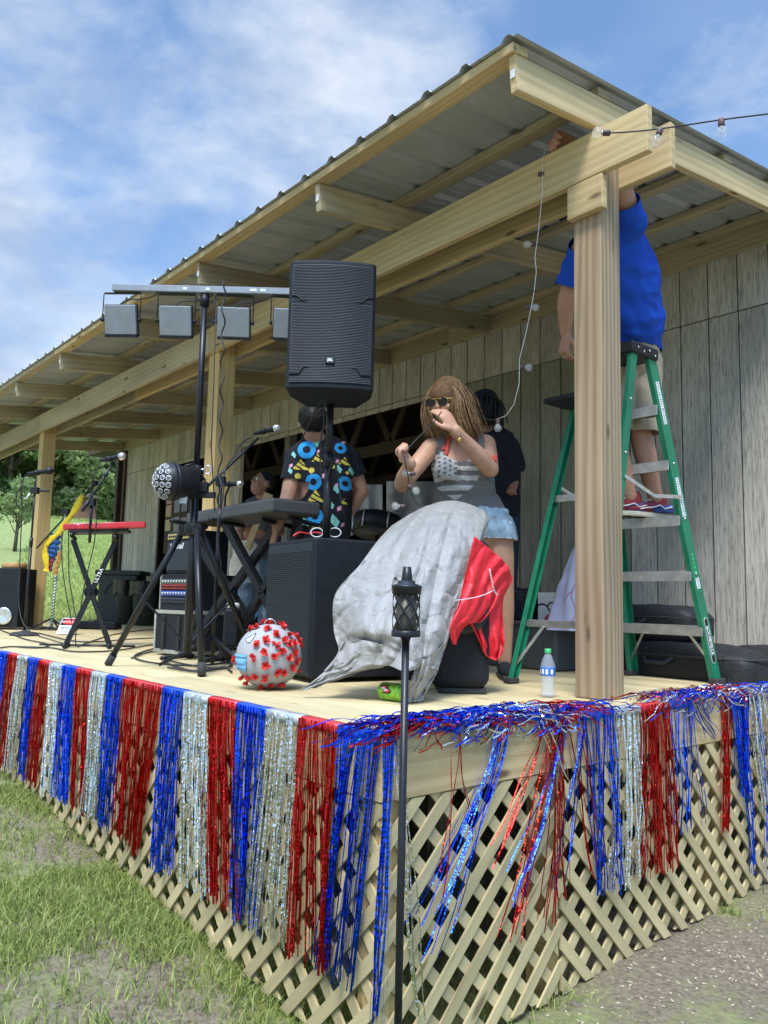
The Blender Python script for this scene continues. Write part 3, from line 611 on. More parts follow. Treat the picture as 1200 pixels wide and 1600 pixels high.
def fringe(parent, col, a, c, side, ln=.69, dens=58, bunch=.6, header=True):
    fm, hm, nm = FC[col]; mb = MB(); w_ = c-a
    ncl = max(2, round(abs(w_)/.052)); cl = [a+w_*(i+.5+rd.uniform(-.3,.3))/ncl for i in range(ncl)]; sg = rd.uniform(-.07, .10); cs_ = [rd.uniform(-.05, .05) for _ in cl]; gd = [rd.uniform(.015, .05) for _ in cl]
    n = int(dens*abs(w_)/.2)
    for k in range(n):
        s_ = a+w_*(k+rd.random())/n; j = min(range(ncl), key=lambda i: abs(cl[i]-s_)); tgt = cl[j]+rd.gauss(0, .006)
        d_ = (tgt-s_)*bunch*rd.uniform(.6, 1.1)+sg+cs_[j]+rd.gauss(0, .006); l_ = ln*rd.choice((1, 1, 1, 1, rd.uniform(.75, 1)))*rd.uniform(.95, 1.02)
        dep_ = rd.uniform(.003, gd[j])
        if side == 'front': strand(mb, (s_, -.002-rd.random()*.004, .001), l_, (d_, dep_), rd.uniform(.0032, .0056), out=(0,-1))
        else: strand(mb, (.002+rd.random()*.004, s_, .001), l_, (d_, dep_), rd.uniform(.0032, .0056), out=(1,0))
    part = mb.build(nm+'_fringe', M[fm], parent)
    if header:
        h = MB(); o1 = rd.uniform(-.002,.002)
        def fn(u, v):
            s_ = a+w_*u; wv = .002*math.sin(s_*40+o1*900)
            q = [(.034, .0035), (.012, .0045), (-.003, .003), (-.0045, -.012), (-.005, -.026)]; p_ = q[round(v*4)]
            return (s_, p_[0]+wv, p_[1]) if side == 'front' else (-p_[0]+wv, s_, p_[1])
        h.grid(fn, 6, 4); hh = h.build('header_strip', M[hm], None); hh.parent = part
        sd = hh.modifiers.new('s', 'SOLIDIFY'); sd.thickness = .0008
g1_ = thing('foil_fringe', 'red silver and blue foil fringe garland hanging on the left front edge nearest the corner', 'garland', (-.8, 0, 0), 'foil fringe garlands')
pos = 0; order = 'BRSBRSBR'
for i, c_ in enumerate(order):
    fringe(g1_, c_, pos-.2+.002, pos, 'front', dens=58 if i < 5 else 50, bunch=.8); pos -= .2
g2_ = thing('foil_fringe', 'foil fringe garland running along the front edge towards the far left end', 'garland', (-4.5, 0, 0), 'foil fringe garlands')
i = 0
while pos > -8.6:
    fringe(g2_, 'RBS'[i % 3], pos-.2+.002, pos, 'front', dens=48 if pos > -4 else 28, ln=.66, bunch=.8); pos -= .2; i += 1
g3_ = thing('foil_fringe', 'tangled foil fringe garland along the right side edge below the ladder', 'garland', (0, 1.6, 0), 'foil fringe garlands')
# (colour, y0, y1, density, length, header)
for c_, a, c, dn, ln, hd in (('B', .002, .045, 60, .74, True), ('S', .035, .075, 30, .76, False), ('S', .66, .74, 24, .22, True), ('R', .72, .80, 22, .60, False), ('R', .80, .93, 12, .56, True), ('B', .90, 1.10, 26, .62, True), ('S', 1.10, 1.27, 50, .62, True), ('R', 1.27, 1.47, 60, .62, True), ('B', 1.47, 1.64, 15, .50, True), ('B', 1.60, 1.72, 22, .16, False),
   ('R', 1.88, 1.96, 50, .55, True), ('B', 1.95, 2.13, 50, .42, True), ('B', 2.03, 2.10, 30, .75, False), ('S', 2.13, 2.32, 34, .5, True), ('B', 2.32, 2.5, 50, .65, True), ('R', 2.5, 2.7, 50, .62, True), ('S', 2.7, 2.9, 40, .62, True), ('B', 2.9, 3.1, 40, .62, True)):
    fringe(g3_, c_, a, c, 'side', ln=ln, dens=dn, header=hd, bunch=.9)
# bunched part thrown back on to the deck
def tangle(col, y0, y1, n, xa=-.17, zh=.045, hang=.25):
    mb = MB(); n = int(n*.42); zh *= .45
    for _ in range(n):
        y = rd.uniform(y0, y1); d_ = rd.choice((-1, 1, -1)); ln = rd.uniform(.12, .34); x = rd.uniform(xa, .0); z = rd.uniform(.004, zh)*(1-abs(x+.06)/.2)
        a = rd.gauss(.35, .45)*d_; P=[]; W=[]
        hg = rd.random() < hang
        for i in range(9):
            t = i/8; px_ = x+ln*t*math.sin(abs(a))*1.0+.008*math.sin(t*8+y*40); py_ = y+d_*ln*t*math.cos(a); pz = max(.003, z+.02*math.sin(t*PI)+.004*math.sin(t*13+x*90))
            if px_ > .008:
                pz = pz-min(.06 if hg else .018, (px_-.008)*rd.uniform(.8, 1.3)); px_ = .008+min(.022, (px_-.008)*.2)
            P.append(V(px_, py_, pz)); tw = rd.uniform(0, PI); W.append(V(math.cos(tw)*.8, .2, math.sin(tw)).normalized())
        mb.ribbon(P, rd.uniform(.0035, .0062), W)
    part = mb.build(FC[col][2]+'_fringe', M[FC[col][0]], g3_)
tangle('B', .02, .45, 260); tangle('R', .10, .40, 190, -.10, .03); tangle('B', .36, .60, 260, -.15, .055); tangle('S', .34, .62, 170, -.14, .06, .4); tangle('R', .55, .88, 300, -.20, .035, .5); tangle('S', .62, .74, 60, -.05, .04, .8); tangle('B', .80, 1.02, 110, -.06, .03, .6)
tangle('B', 1.55, 1.95, 160, -.16, .03, .5); tangle('S', 1.5, 2.1, 190, -.22, .035, .4); tangle('R', 1.45, 2.2, 150, -.24, .03, .2); tangle('B', 1.9, 2.6, 140, -.2, .03); tangle('S', 2.1, 2.6, 100, -.06, .04, .8)
# single long wisps that blow across the lattice
for col, y, ln, dx, n_ in (('B', .48, .50, -.36, 10), ('B', .50, .58, -.42, 4), ('R', .30, .42, .04, 2), ('R', .28, .45, -.12, 2), ('R', .74, .60, -.26, 12), ('B', .82, .52, -.34, 8), ('R', .78, .66, -.10, 8), ('B', .90, .50, -.20, 8), ('R', .70, .40, -.34, 4), ('R', 1.35, .62, -.15, 6), ('B', 1.62, .5, .05, 5), ('B', 2.2, .95, -.05, 5)):
    mb = MB()
    for _ in range(n_): strand(mb, (.006, y+rd.uniform(-.02,.02), -.01), ln*rd.uniform(.75, 1.08), (dx*rd.uniform(.7,1.1)*1.0, rd.uniform(.01,.06)), .0036, 16, (1,0))
    mb.build(FC[col][2]+'_fringe', M[FC[col][0]], g3_)

# ------------------------------------------------------------------ garden torch in front of the corner
tp = at(634, 996, 2.06); tx, ty = tp.x, tp.y; tz = tp.z; gzz = gz(tx, ty)
to = thing('garden_torch', 'black garden torch with diamond cage canister on a thin pole at the stage corner', 'torch', (tx, ty, gzz))
mb = MB(); mb.tube([(tx, ty, gzz-.1), (tx, ty, tz+.01)], .0098, 12); mb.build('pole', M['tubeblk'], to)
mb = MB(); mb.lathe((tx, ty, tz), [(.010, -.012), (.014, 0), (.0365, .002), (.0375, .004), (.0375, .017), (.036, .018)], 32); mb.build('base_cup', M['tubeblk'], to)
cg = MB()
for s_ in (-1, 1):
    for k in range(7):
        P=[]
        for i in range(13):
            a = 2*PI*k/7+s_*i/12*1.75; P.append((tx+.0355*math.cos(a), ty+.0355*math.sin(a), tz+.016+.098*i/12))
        P = [Vector(p) for p in P]; cg.ribbon(P, .0068, [V(0,0,1).cross(V(p.x-tx, p.y-ty, 0)).normalized() for p in P])
cgo = cg.build('cage', M['tubeblk'], to); sd_ = cgo.modifiers.new('s', 'SOLIDIFY'); sd_.thickness = .0015
mb = MB(); mb.lathe((tx, ty, tz), [(.026, .006), (.0265, .11), (.01, .112)], 24); mb.build('fuel_can', mat('dull_tin', (.16,.15,.12), .55, .4), to)
mb = MB(); mb.lathe((tx, ty, tz), [(.036, .110), (.0375, .111), (.0385, .127), (.040, .130), (.037, .133), (.022, .138), (.021, .145), (.02, .145)], 32); mb.build('lid', M['tubeblk'], to)
mb = MB(); mb.lathe((tx, ty, tz), [(.0148, .144), (.0145, .148), (.0105, .180), (.0085, .181), (.008, .176)], 24)
sn = mb.build('snuffer_cap', M['tubeblk'], to)
mb = MB()
for k in range(9):
    t = k/8; c = V(tx-.036+.022*t, ty-.02, tz+.122+.018*math.sin(t*PI)+.02*t); mb.tube([c+V(.0035*math.cos(a), 0, .0035*math.sin(a)) for a in [i*PI/4 for i in range(8)]], .0007, 5, closed=True)
mb.build('chain', M['tubeblk'], to)

# ------------------------------------------------------------------ speakers
def slats(mb, o, X, Y, w_, h, n):                                  # fine horizontal ribs of a grille
    for k in range(n):
        c = Vector(o)+Y*(h*(k+.5)/n); mb.box(c, (w_, h/n*.62, .004), X, Y)
fa = V(-.988, .152, 0); fb = V(.152, .988, 0)                      # subwoofer axes: across to the left, back
sc = V(-1.252, .62, 0)
sw = thing('subwoofer', 'big black floor subwoofer that carries the speaker pole', 'subwoofer', tuple(sc+fa*.26+fb*.3))
mb = MB(); mb.box(sc+fa*.262+fb*.32+V(0,0,.338), (.524, .62, .636), -fa, fb); mb.build('cabinet', M['cab'], sw, .012, 3)
mb = MB(); mb.box(sc+fa*.262+fb*.0065+V(0,0,.335), (.50, .008, .60), -fa, fb); slats(mb, sc+fa*.262-fb*.001+V(0,0,.045), -fa, V(0,0,1), .492, .555, 58); mb.build('grille', M['grille'], sw, .001)
mb = MB()
for a, c in ((.06,.06), (.46,.06), (.06,.56), (.46,.56)): mb.lathe(sc+fa*a+fb*c, [(.022, 0), (.022, .022)], 12)
mb.build('rubber_foot', M['rubber'], sw)
pc = at(510, 838, 3.86); pc.z = .655
sp = thing('speaker', 'black loudspeaker raised on a pole above the big subwoofer', 'loudspeaker', tuple(pc))
mb = MB(); mb.tube([pc, pc+V(0,0,.36)], .019, 16); mb.tube([pc+V(0,0,.36), pc+V(0,0,.42)], .024, 16); mb.tube([pc+V(0,0,.42), pc+V(0,0,.70)], .0175, 16); mb.box(pc+V(0,0,.40)+R0*.0, (.085, .008, .008), R0); mb.build('pole', M['tubeblk'], sp)
sR = (R0+V(0,0,0)*0).normalized(); sR = Matrix.Rotation(math.radians(2), 3, 'Z') @ sR; sF = sR.cross(V(0,0,1)); # sF points to the camera side
cs = at(518, 511, 3.70); bz = cs.z-.30; W2 = .2
prof_ = [(-W2, .0), (-W2+.012, -.02), (-.10, -.036), (0, -.042), (.10, -.036), (W2-.012, -.02), (W2, 0), (W2*.96, .14), (W2*.62, .33), (-W2*.62, .33), (-W2*.96, .14)]
mb = MB(); O = V(cs.x, cs.y, bz)
mb.prism([(p[0], p[1]) for p in prof_], O, sR, -sF, .605)          # X x (-F) = +Z
spb = mb.build('cabinet', M['cab'], sp, .010, 3)
gp = lambda u: -.042+.6*u*u                                         # gently bowed grille
mb = MB(); mb.grid(lambda u, v: O+sR*((u-.5)*.372)-sF*(gp((u-.5)*.372)-.0025)+V(0,0,.026+v*.555), 16, 4, m=1)
for k in range(76):
    z = .030+k*.0073; wd_ = .362
    if .400 < z < .408: wd_ = .26
    P = [O+sR*(t*wd_/2)-sF*(gp(t*wd_/2)-.0055)+V(0,0,z) for t in (-1,-.75,-.5,-.25,0,.25,.5,.75,1)]; mb.ribbon(P, .0034, [V(0,0,1)-sF*.6]*9)
mb.build('grille', [M['grille'], M['blackp']], sp)
mb = MB()
for P in ([(-.186,.432),(-.16,.432),(-.135,.408),(.135,.408),(.16,.432),(.186,.432)], [(-.186,.065),(-.14,.065),(-.12,.098),(.12,.098),(.14,.065),(.186,.065)]):
    mb = MB(); mb.tube([O+sR*p[0]-sF*(gp(p[0])-.007)+V(0,0,p[1]) for p in P], .0035, 6)
    mb.build('grille_ridge', M['black'], sp)
mb = MB(); bo = O+sR*0-sF*(-.042-.008)+V(0,0,.128); mb.box(bo, (.042, .036, .008), sR, V(0,0,1)); bd = mb.build('badge', M['black'], sp, .003)
mb = MB(); mb.box(bo+sF*.0045, (.030, .022, .002), sR, V(0,0,1)); sub(mb, 'badge_plate', mat('badge_grey', (.10,.11,.13), .4), bd)
text('JBL', .018, bo+sF*.0062, sR, (0,0,1), M['label'], bd, bold=.0006)
# cable and small things on the subwoofer
mb = MB(); mb.tube(curve([at(470, 690, 4.2), at(503, 625, 3.72), at(506, 660, 3.78), at(500, 700, 3.8), at(505, 760, 3.83), at(523, 720, 3.85), at(536, 800, 3.9), at(556, 838, 4.1)], 30), .0035, 6)
tag(mb.build('speaker_cable', M['rubber']), 'thin black cable hanging down beside the speaker pole', 'cable')
mb = MB()
for u_ in (495, 523): c = at(u_, 836, 3.9); mb.tube([c+R0*.03*math.cos(a)+V(0,0,.012+.022*math.sin(a)) for a in [i*PI/8 for i in range(16)]], .0032, 6, closed=True)
tag(mb.build('white_cable', M['white']), 'white cable looped twice on top of the subwoofer', 'cable')
mb = MB(); mb.tube(curve([at(458, 838, 3.9), at(468, 832, 3.92), at(482, 834, 3.95), at(494, 832, 3.95), at(508, 835, 3.9)], 14), .005, 6)
tag(mb.build('red_cable', M['redp']), 'short red cable lying on the subwoofer top by its left edge', 'cable')

# ------------------------------------------------------------------ covered speaker stack, grey and red cover
q0 = pl(700, 1085, 2, 0)
spx = at(712, 1000, 3.22)
cvb = thing('covered_speaker', 'black speaker with rounded corners half hidden under the grey cover', 'loudspeaker', (spx.x, spx.y, 0))
bc = pl(716, 1087, 2, 0)+V(-.14, .13, 0)
mb = MB(); mb.box(bc+V(-.02, .02, .33), (.25, .34, .62), R0, V(-R0.y, R0.x, 0)); cb_ = mb.build('cabinet', M['cab'], cvb, .05, 5)
mb = MB(); mb.box(bc+V(0, .02, .01)-V(-R0.y, R0.x, 0)*.0, (.20, .26, .03), R0, V(-R0.y, R0.x, 0)); mb.build('foot', M['rubber'], cvb, .01, 2)
hn = bc-V(-R0.y, R0.x, 0)*.158+R0*.01
mb = MB(); mb.lathe(hn+V(0,0,.35), [(.10, 0), (.105, .012), (.085, .016), (.02, .004)], 24, -V(-R0.y, R0.x, 0)); mb.build('woofer_rim', M['rubber'], cvb)
def sheet(name, rows, nu, nv, m_, wr, parent=None, th=.0015, seed=0, fold=1, fs_=1):
    FOLDS = [(.3, 3.1, 1.1, .1), (1.25, 2.3, .6, .4), (2.1, 5.2, .5, .7), (.75, 7.9, .34, .2), (1.75, 9.7, .28, .5), (2.7, 13.1, .20, .9), (.1, 17.3, .14, .3)]
    G = [[at(*p) for p in r] for r in rows]
    def fn(u, v):
        col = [catmull(r, u) for r in G]; p = catmull(col, v)
        # long pulled folds plus crumple creases
        w1 = abs(nz(u*4.5+seed+v*1.2, v*1.1, seed))*3.4-.6; wx = .16*nz(u*3+seed, v*3, 1); wy = .16*nz(u*3, v*3+seed, 6); h = 0
        for a_, f_, A_, ph_ in FOLDS:
            t_ = ((u+wx)*math.cos(a_+seed)+(v+wy)*math.sin(a_+seed))*f_*fs_+ph_; t_ -= math.floor(t_); h += A_*(1-abs(2*t_-1))*(.35+1.3*abs(nz(u*4+f_, v*4, f_+seed)))
        return p-F*(wr*(w1*fold-1.0*h))
    mb = MB(); mb.grid(fn, nu, nv); o = mb.build(name, m_, parent)
    s_ = o.modifiers.new('s', 'SOLIDIFY'); s_.thickness = th; return o
cov_ = thing('equipment_cover', 'crumpled light grey cover with red lining draped over the black speaker', 'cover', tuple(bc))
rows = [
 [(612,822,3.75),(652,797,3.70),(690,784,3.66),(722,784,3.66),(752,795,3.70)],
 [(590,846,3.45),(628,830,3.42),(668,812,3.40),(712,804,3.42),(760,812,3.48)],
 [(560,886,3.28),(604,884,3.20),(650,872,3.16),(700,868,3.20),(744,868,3.28)],
 [(523,930,3.20),(585,935,3.07),(640,930,3.03),(690,930,3.08),(722,932,3.16)],
 [(521,985,3.18),(578,985,2.97),(634,985,2.92),(680,985,2.99),(706,982,3.10)],
 [(528,1020,3.13),(584,1012,2.98),(636,1022,2.90),(676,1020,2.96),(694,1022,3.05)],
 [(506,1050,3.07),(572,1040,2.98),(630,1046,2.88),(672,1046,2.94),(684,1050,3.00)]]
sheet('grey_side', rows, 170, 190, M['greycover'], .026, cov_, seed=3)
# trailing corner on the left and the flap that reaches the deck on the right
rows = [[(598,1008,2.95),(566,1002,2.99),(534,1004,3.11)], [(606,1040,2.97),(558,1034,2.99),(522,1034,3.06)], [(560,1052,3.02),(528,1054,3.02),(500,1056,3.05)], [(490,1077,3.04),(480,1078,3.04),(470,1081,3.05)]]
sheet('grey_side', rows, 40, 50, M['greycover'], .016, cov_, seed=8)
rows = [[(650,1030,2.92),(672,1028,2.95),(697,1000,3.06)], [(644,1062,2.92),(662,1066,2.94),(685,1046,3.02)], [(630,1088,2.95),(648,1092,2.95),(672,1070,3.0)], [(634,1097,2.95),(648,1099,2.95),(661,1095,2.97)]]
sheet('grey_side', rows, 34, 40, M['greycover'], .016, cov_, seed=11)
rows = [[(742,838,3.26),(768,860,3.34),(790,880,3.40),(803,905,3.46)], [(732,880,3.20),(752,896,3.25),(772,912,3.32),(796,920,3.42)], [(724,912,3.18),(745,930,3.20),(764,948,3.30),(778,946,3.38)], [(716,946,3.12),(732,965,3.16),(748,972,3.26),(758,962,3.36)], [(703,982,3.08),(714,985,3.12),(727,974,3.2),(745,972,3.3)], [(709,1008,3.10),(713,1008,3.12),(716,1000,3.16),(722,980,3.22)]]
sheet('red_side', rows, 90, 100, M['redcloth'], .018, cov_, seed=20, fs_=.45)
rows = [[(716,930,3.24),(750,922,3.32),(790,912,3.44)], [(732,968,3.26),(756,960,3.33),(786,956,3.42)], [(748,1000,3.28),(768,1000,3.34),(788,1000,3.40)], [(756,1020,3.3),(770,1028,3.34),(787,1018,3.38)], [(768,1030,3.32),(775,1032,3.34),(784,1026,3.36)]]
sheet('red_side', rows, 60, 70, M['redcloth'], .018, cov_, seed=26, fs_=.45)
rows = [[(752,794,3.70),(762,804,3.72),(764,812,3.74)], [(744,815,3.52),(756,822,3.62),(760,828,3.68)], [(742,838,3.40),(748,842,3.48),(753,846,3.52)]]
sheet('grey_side', rows, 16, 20, M['greycover'], .008, cov_, seed=31)
mb = MB(); mb.tube(curve([at(765, 889, 3.16), at(768, 905, 3.17), at(772, 922, 3.2), at(777, 930, 3.22)], 10), .003, 5); mb.tube(curve([at(712, 938, 3.02), at(735, 935, 3.1), at(755, 930, 3.16), at(772, 922, 3.2)], 12), .0018, 5); mb.build('seam_cord', M['white'], cov_)

# ------------------------------------------------------------------ pinata ball
pb = pl(410, 1078, 2, 0); pr = .137; pcn = V(pb.x, pb.y, pr*.97)+V(-.04,.05,0)
pin = thing('pinata_ball', 'grey paper pinata ball dotted with red tissue tufts and a pale blue mask', 'pinata', (pcn.x, pcn.y, 0))
mb = MB(); n_=36; vs=[]; fs=[]
for i in range(1, 24):
    p = PI*i/24
    for k in range(n_):
        a = 2*PI*k/n_; rr = pr*(1+.012*abs(math.cos(a*5))-.012+.006*nz(a*3, p*5)); vs.append(pcn+V(rr*math.sin(p)*math.cos(a), rr*math.sin(p)*math.sin(a), rr*.97*math.cos(p)))
for i in range(22):
    for k in range(n_): fs.append((i*n_+k, (i+1)*n_+k, (i+1)*n_+(k+1)%n_, i*n_+(k+1)%n_))
fs += [tuple(range(n_)), tuple(22*n_+k for k in range(n_))[::-1]]
mb.add(vs, fs, None, True); mb.build('ball', M['paperw'], pin)
vd = (CAM-pcn).normalized(); 
def onball(u_, v_, off=0):                                         # point on the ball seen from the front at picture offset (u_,v_) in radii
    X = R0; Y = V(0,0,1); Z = V(R0.y, -R0.x, 0); k = math.sqrt(max(0, 1-u_*u_-v_*v_)); return pcn+(X*u_+Y*v_*.97+Z*k)*(pr+off), (X*u_+Y*v_+Z*k).normalized()
mb = MB()
for i in range(9):
    P=[];
    for j in range(6):
        u_ = -.96+.42*j/5; v_ = .08-.52*i/8; p, nn = onball(u_ if u_*u_+v_*v_ < .985 else -math.sqrt(.98-v_*v_), v_, .0035+.0025*math.sin(i*2.2)); P.append(p)
    if i: mb.add(prev+P, [(k, k+1, 7+k, 6+k) for k in range(5)], None, True)
    prev = P
mb.build('mask', M['maskb'], pin)
mb = MB(); P = [onball(-.62+.30*t, .52+.20*t, .002)[0] for t in [i/8 for i in range(9)]]; Q = [onball(-.62+.30*i/8, .52+.20*i/8-.17*math.sin(PI*i/8), .002)[0] for i in range(9)]
mb.add(P+Q, [(i+1, i, 9+i, 10+i) for i in range(8)], None, True); ey = mb.build('eye', M['eye'], pin)
mb = MB(); mb.tube(P, .0016, 5); mb.tube(Q, .0013, 5); sub(mb, 'eye_outline', M['blackp'], ey)
mb = MB(); tc_ = pcn+V(0,0,pr*.96); mb.tube([tc_+R0*.025*math.cos(a)+V(0,0,.022*math.sin(a)) for a in [i*PI/10 for i in range(11)]], .0016, 6); mb.build('wire_loop', M['steel'], pin)
tuf = [(-.25,.42),(-.32,.02),(.02,.52),(.0,.18),(.28,.70),(.30,.42),(.28,.06),(.52,.52),(.48,.22),(.68,.02),(.66,.40),(.05,-.22),(.55,-.42),(.38,-.42),(.02,-.58),(-.28,-.56),(-.5,-.62),(-.72,-.62),(.15,-.82),(-.15,-.88),(.45,-.78),(.78,-.28),(.82,.15),(.80,.42),(.62,.68),(.42,.88),(-.02,.86),(-.35,.88),(-.55,.80),(-.97,-.12),(-.6,-.78),(.88,-.1)]
tuf3 = [onball(min(u_, 1), v_) for u_, v_ in tuf if u_*u_+v_*v_ <= 1]+[(pcn+V(math.cos(a)*math.cos(e), math.sin(a)*math.cos(e), math.sin(e))*pr, V(math.cos(a)*math.cos(e), math.sin(a)*math.cos(e), math.sin(e))) for a, e in [(rd.uniform(1.2, 3.6), rd.uniform(-.9, 1.3)) for _ in range(16)]]
for p, nn in tuf3:
    mb = MB(); X = nn.orthogonal().normalized(); Y = nn.cross(X)
    for k in range(16):
        a = rd.uniform(0, 2*PI); e = rd.uniform(.15, 1.3); d_ = (X*math.cos(a)+Y*math.sin(a))*math.cos(e)+nn*math.sin(e); l_ = rd.uniform(.013, .025)
        sdv = d_.cross(nn).normalized() if d_.cross(nn).length > .01 else X
        mb.ribbon([p-nn*.002, p+d_*l_*.6+nn*.002, p+d_*l_], [.005, .014, .009], [sdv, (sdv+nn*rd.uniform(-.6,.6)).normalized(), sdv])
    mb.build('tissue_tuft', M['redtissue'], pin)

# ------------------------------------------------------------------ soda can and bottle
cq = pl(612, 1096, 2, 0)+V(-.01,.02,0); ca = (R0*.80+V(-R0.y, R0.x, 0)*-.60).normalized()
cn = thing('soda_can', 'green soda can lying on its side on the deck in front of the cover', 'can', (cq.x, cq.y, 0))
c0 = cq+V(0,0,.033)-ca*.06
mb = MB(); mb.lathe(c0, [(.024, 0), (.030, .004), (.033, .012), (.033, .104), (.0275, .118)], 28, ca); mb.build('body', M['cangreen'], cn)
mb = MB(); mb.lathe(c0, [(.0335, .100), (.0276, .1182), (.0275, .121), (.024, .1215), (.023, .1175), (.001, .117)], 28, ca); mb.build('end', M['steel'], cn)
mb = MB()
for a0, a1, w_, cc in ((.028, .048, .010, 'redp'), (.05, .066, .008, 'redp')):
    pass
cZ = V(0,0,1); cY = ca.cross(cZ)                                   # print wraps the can
def oncan(s_, an, off=.0004): return c0+ca*s_+(cY*math.cos(an)+cZ*math.sin(an))*(.033+off)
for pts_, cc, off in (([(.024,.2),(.058,.75),(.060,1.25),(.050,1.3),(.024,.75)], 'blackp', .0004), ([(.027,.35),(.052,.82),(.054,1.1),(.027,.72)], 'redp', .0008), ([(.030,.48),(.045,.78),(.045,.92),(.030,.62)], 'label', .0011)):
    s0_, s1_ = min(a for a, c in pts_), max(a for a, c in pts_); g0_, g1__ = min(c for a, c in pts_), max(c for a, c in pts_); mb = MB(); mb.grid(lambda u, v: oncan(s0_+(s1_-s0_)*u+.010*math.sin(v*PI*2), g0_+(g1__-g0_)*v-.35, off), 4, 12); mb.build('print', M[cc], cn)
bq = pl(856, 1089, 2, 0)
bt = thing('water_bottle', 'clear water bottle with green cap and blue label standing by the near post', 'bottle', tuple(bq))
mb = MB(); mb.lathe(bq, [(.022, .001), (.028, .004), (.029, .012)]+[(.029-.0018*(i % 2), .018+.008*i) for i in range(7)]+[(.030, .082), (.030, .122), (.029, .128), (.026, .140), (.016, .166), (.0115, .172), (.0115, .18)], 28)
mb.build('bottle_body', M['pet'], bt)
mb = MB(); mb.lathe(bq, [(.0205, .004), (.0262, .008), (.0265, .08), (.0265, .09), (.001, .0905)], 24); mb.build('water', M['pet'], bt)
mb = MB(); mb.lathe(bq, [(.0303, .086), (.0306, .087), (.0306, .119), (.0303, .12)], 28); lb_ = mb.build('paper_label', mat('bottle_label_blue', (.03,.14,.50), .4), bt)
for a0 in (-2.3, -1.75, -1.2, -.5):
    mb = MB(); mb.grid(lambda u, v: bq+V(math.cos(a0+YAW*0+.32*u)*.0309, math.sin(a0+.32*u)*.0309, .093+.020*v), 5, 1); sub(mb, 'label_panel', M['label'], lb_)
mb = MB(); mb.lathe(bq, [(.0135, .176), (.0138, .178), (.0138, .192), (.0125, .194)], 20); mb.build('cap', mat('green_cap', (.05,.42,.16), .45), bt)

# ------------------------------------------------------------------ step ladder
lc = V(-.57, 1.99, 0); HT = 1.64
ld = thing('step_ladder', 'green fibreglass step ladder with aluminium steps beside the near post', 'ladder', tuple(lc))
def rail(a, c, wd, dp, sgn):
    """C-channel rail: web plus two flanges"""
    a, c = Vector(a), Vector(c); mb = MB(); mb.beam(a, c, .005, dp, (0,1,0)); n = (c-a).normalized()
    for s_ in (-1, 1): o = V(sgn*.013, s_*(dp/2-.002), 0); mb.beam(a+o, c+o, .022, .004, (0,1,0))
    return mb
Bf, Cf, Af, Df = V(-.318,2.47,.02), V(-.820,2.484,.02), V(-.335,1.52,.02), V(-.833,1.50,.02)
Bt, Ct, At, Dt = V(-.42,2.075,HT), V(-.72,2.08,HT), V(-.42,1.93,HT), V(-.72,1.93,HT)
rails = {}
for k, a, c, sg, dp in (('B', Bf, Bt, -1, .072), ('C', Cf, Ct, 1, .072), ('A', Af, At, -1, .045), ('D', Df, Dt, 1, .045)):
    r_ = rail(a, c, .03, dp, sg).build('rail', M['green'], ld, .001); rails[k] = r_
    mb = MB(); mb.box(a-V(0,0,.006), (.05, dp+.02, .026), (1,0,0)); sub(mb, 'rubber_foot', M['rubber'], r_, bevel=.004)
def lerp(a, c, z): t = (z-a.z)/(c.z-a.z); return a+(c-a)*t
for z in (.285, .56, .835, 1.11, 1.385):
    l_, r_ = lerp(Cf, Ct, z), lerp(Bf, Bt, z); mb = MB(); m0 = (l_+r_)/2; mb.box(m0, ((r_-l_).length-.004, .082, .004), (1,0,0)); mb.box(m0+V(0,.039,-.020), ((r_-l_).length-.004, .004, .040), (1,0,0)); mb.box(m0+V(0,-.039,-.025), ((r_-l_).length-.004, .004, .05), (1,0,0)); mb.build('step', M['alu'], ld, .001)
for z in (.285, .90, 1.36):
    l_, r_ = lerp(Df, Dt, z), lerp(Af, At, z); mb = MB(); mb.box((l_+r_)/2, ((r_-l_).length, .018, .034), (1,0,0)); mb.build('rear_brace', M['alu'], ld, .001)
for (a, c, z0, z1, fr) in ((Df, Dt, .08, .27, .12), (Af, At, .08, .27, -.12), (Cf, Ct, .08, .27, .12), (Bf, Bt, .08, .27, -.12)):
    p = lerp(a, c, z0); q = lerp(a, c, z1)+V(fr, 0, 0); mb = MB(); mb.beam(p, q, .012, .006, (0,1,0)); mb.build('gusset_brace', M['alu'], ld)
for a, at_, c, ct in ((Af, At, Bf, Bt), (Df, Dt, Cf, Ct)):
    p = lerp(a, at_, .98); q = lerp(c, ct, .93); m_ = (p+q)/2-V(0,0,.045); mb = MB(); o = V(.012 if p.x > -.6 else -.012, 0, 0); mb.beam(p+o, m_+o, .004, .018); mb.beam(m_+o*1.3, q+o*1.3, .004, .018); mb.build('spreader', M['steel'], ld)
mb = MB(); mb.box(((Bt+Ct+At+Dt)/4)+V(0,0,.005), (.335, .235, .06), (1,0,0)); tcp = mb.build('top_cap', M['black'], ld, .012, 3)
mb = MB()
for x in (-.398,):
    for y in (1.93, 1.98, 2.03, 2.08): mb.lathe((x-.002, y, HT+.0+.012*math.sin(y*60)), [(.006, 0), (.006, .003)], 8, (1,0,0))
sub(mb, 'rivet', M['steel'], tcp)
mb = MB(); shp = (lerp(Df, Dt, 1.33)+lerp(Af, At, 1.33))/2+V(-.03, -.12, 0); mb.box(shp+V(0,0,.05), (.30, .20, .03), (1,0,0)); mb.build('paint_shelf', M['black'], ld, .012, 3)
mb = MB()
for z in (.285, .56, .835, 1.11, 1.385):
    for a, c, o in ((Bf, Bt, .004), (Af, At, .004)): p = lerp(a, c, z-.012); mb.lathe(p+V(o,0,0), [(.007, -.003), (.007, .002), (.004, .004)], 8, (1,0,0))
mb.build('rivet', M['steel'], ld)
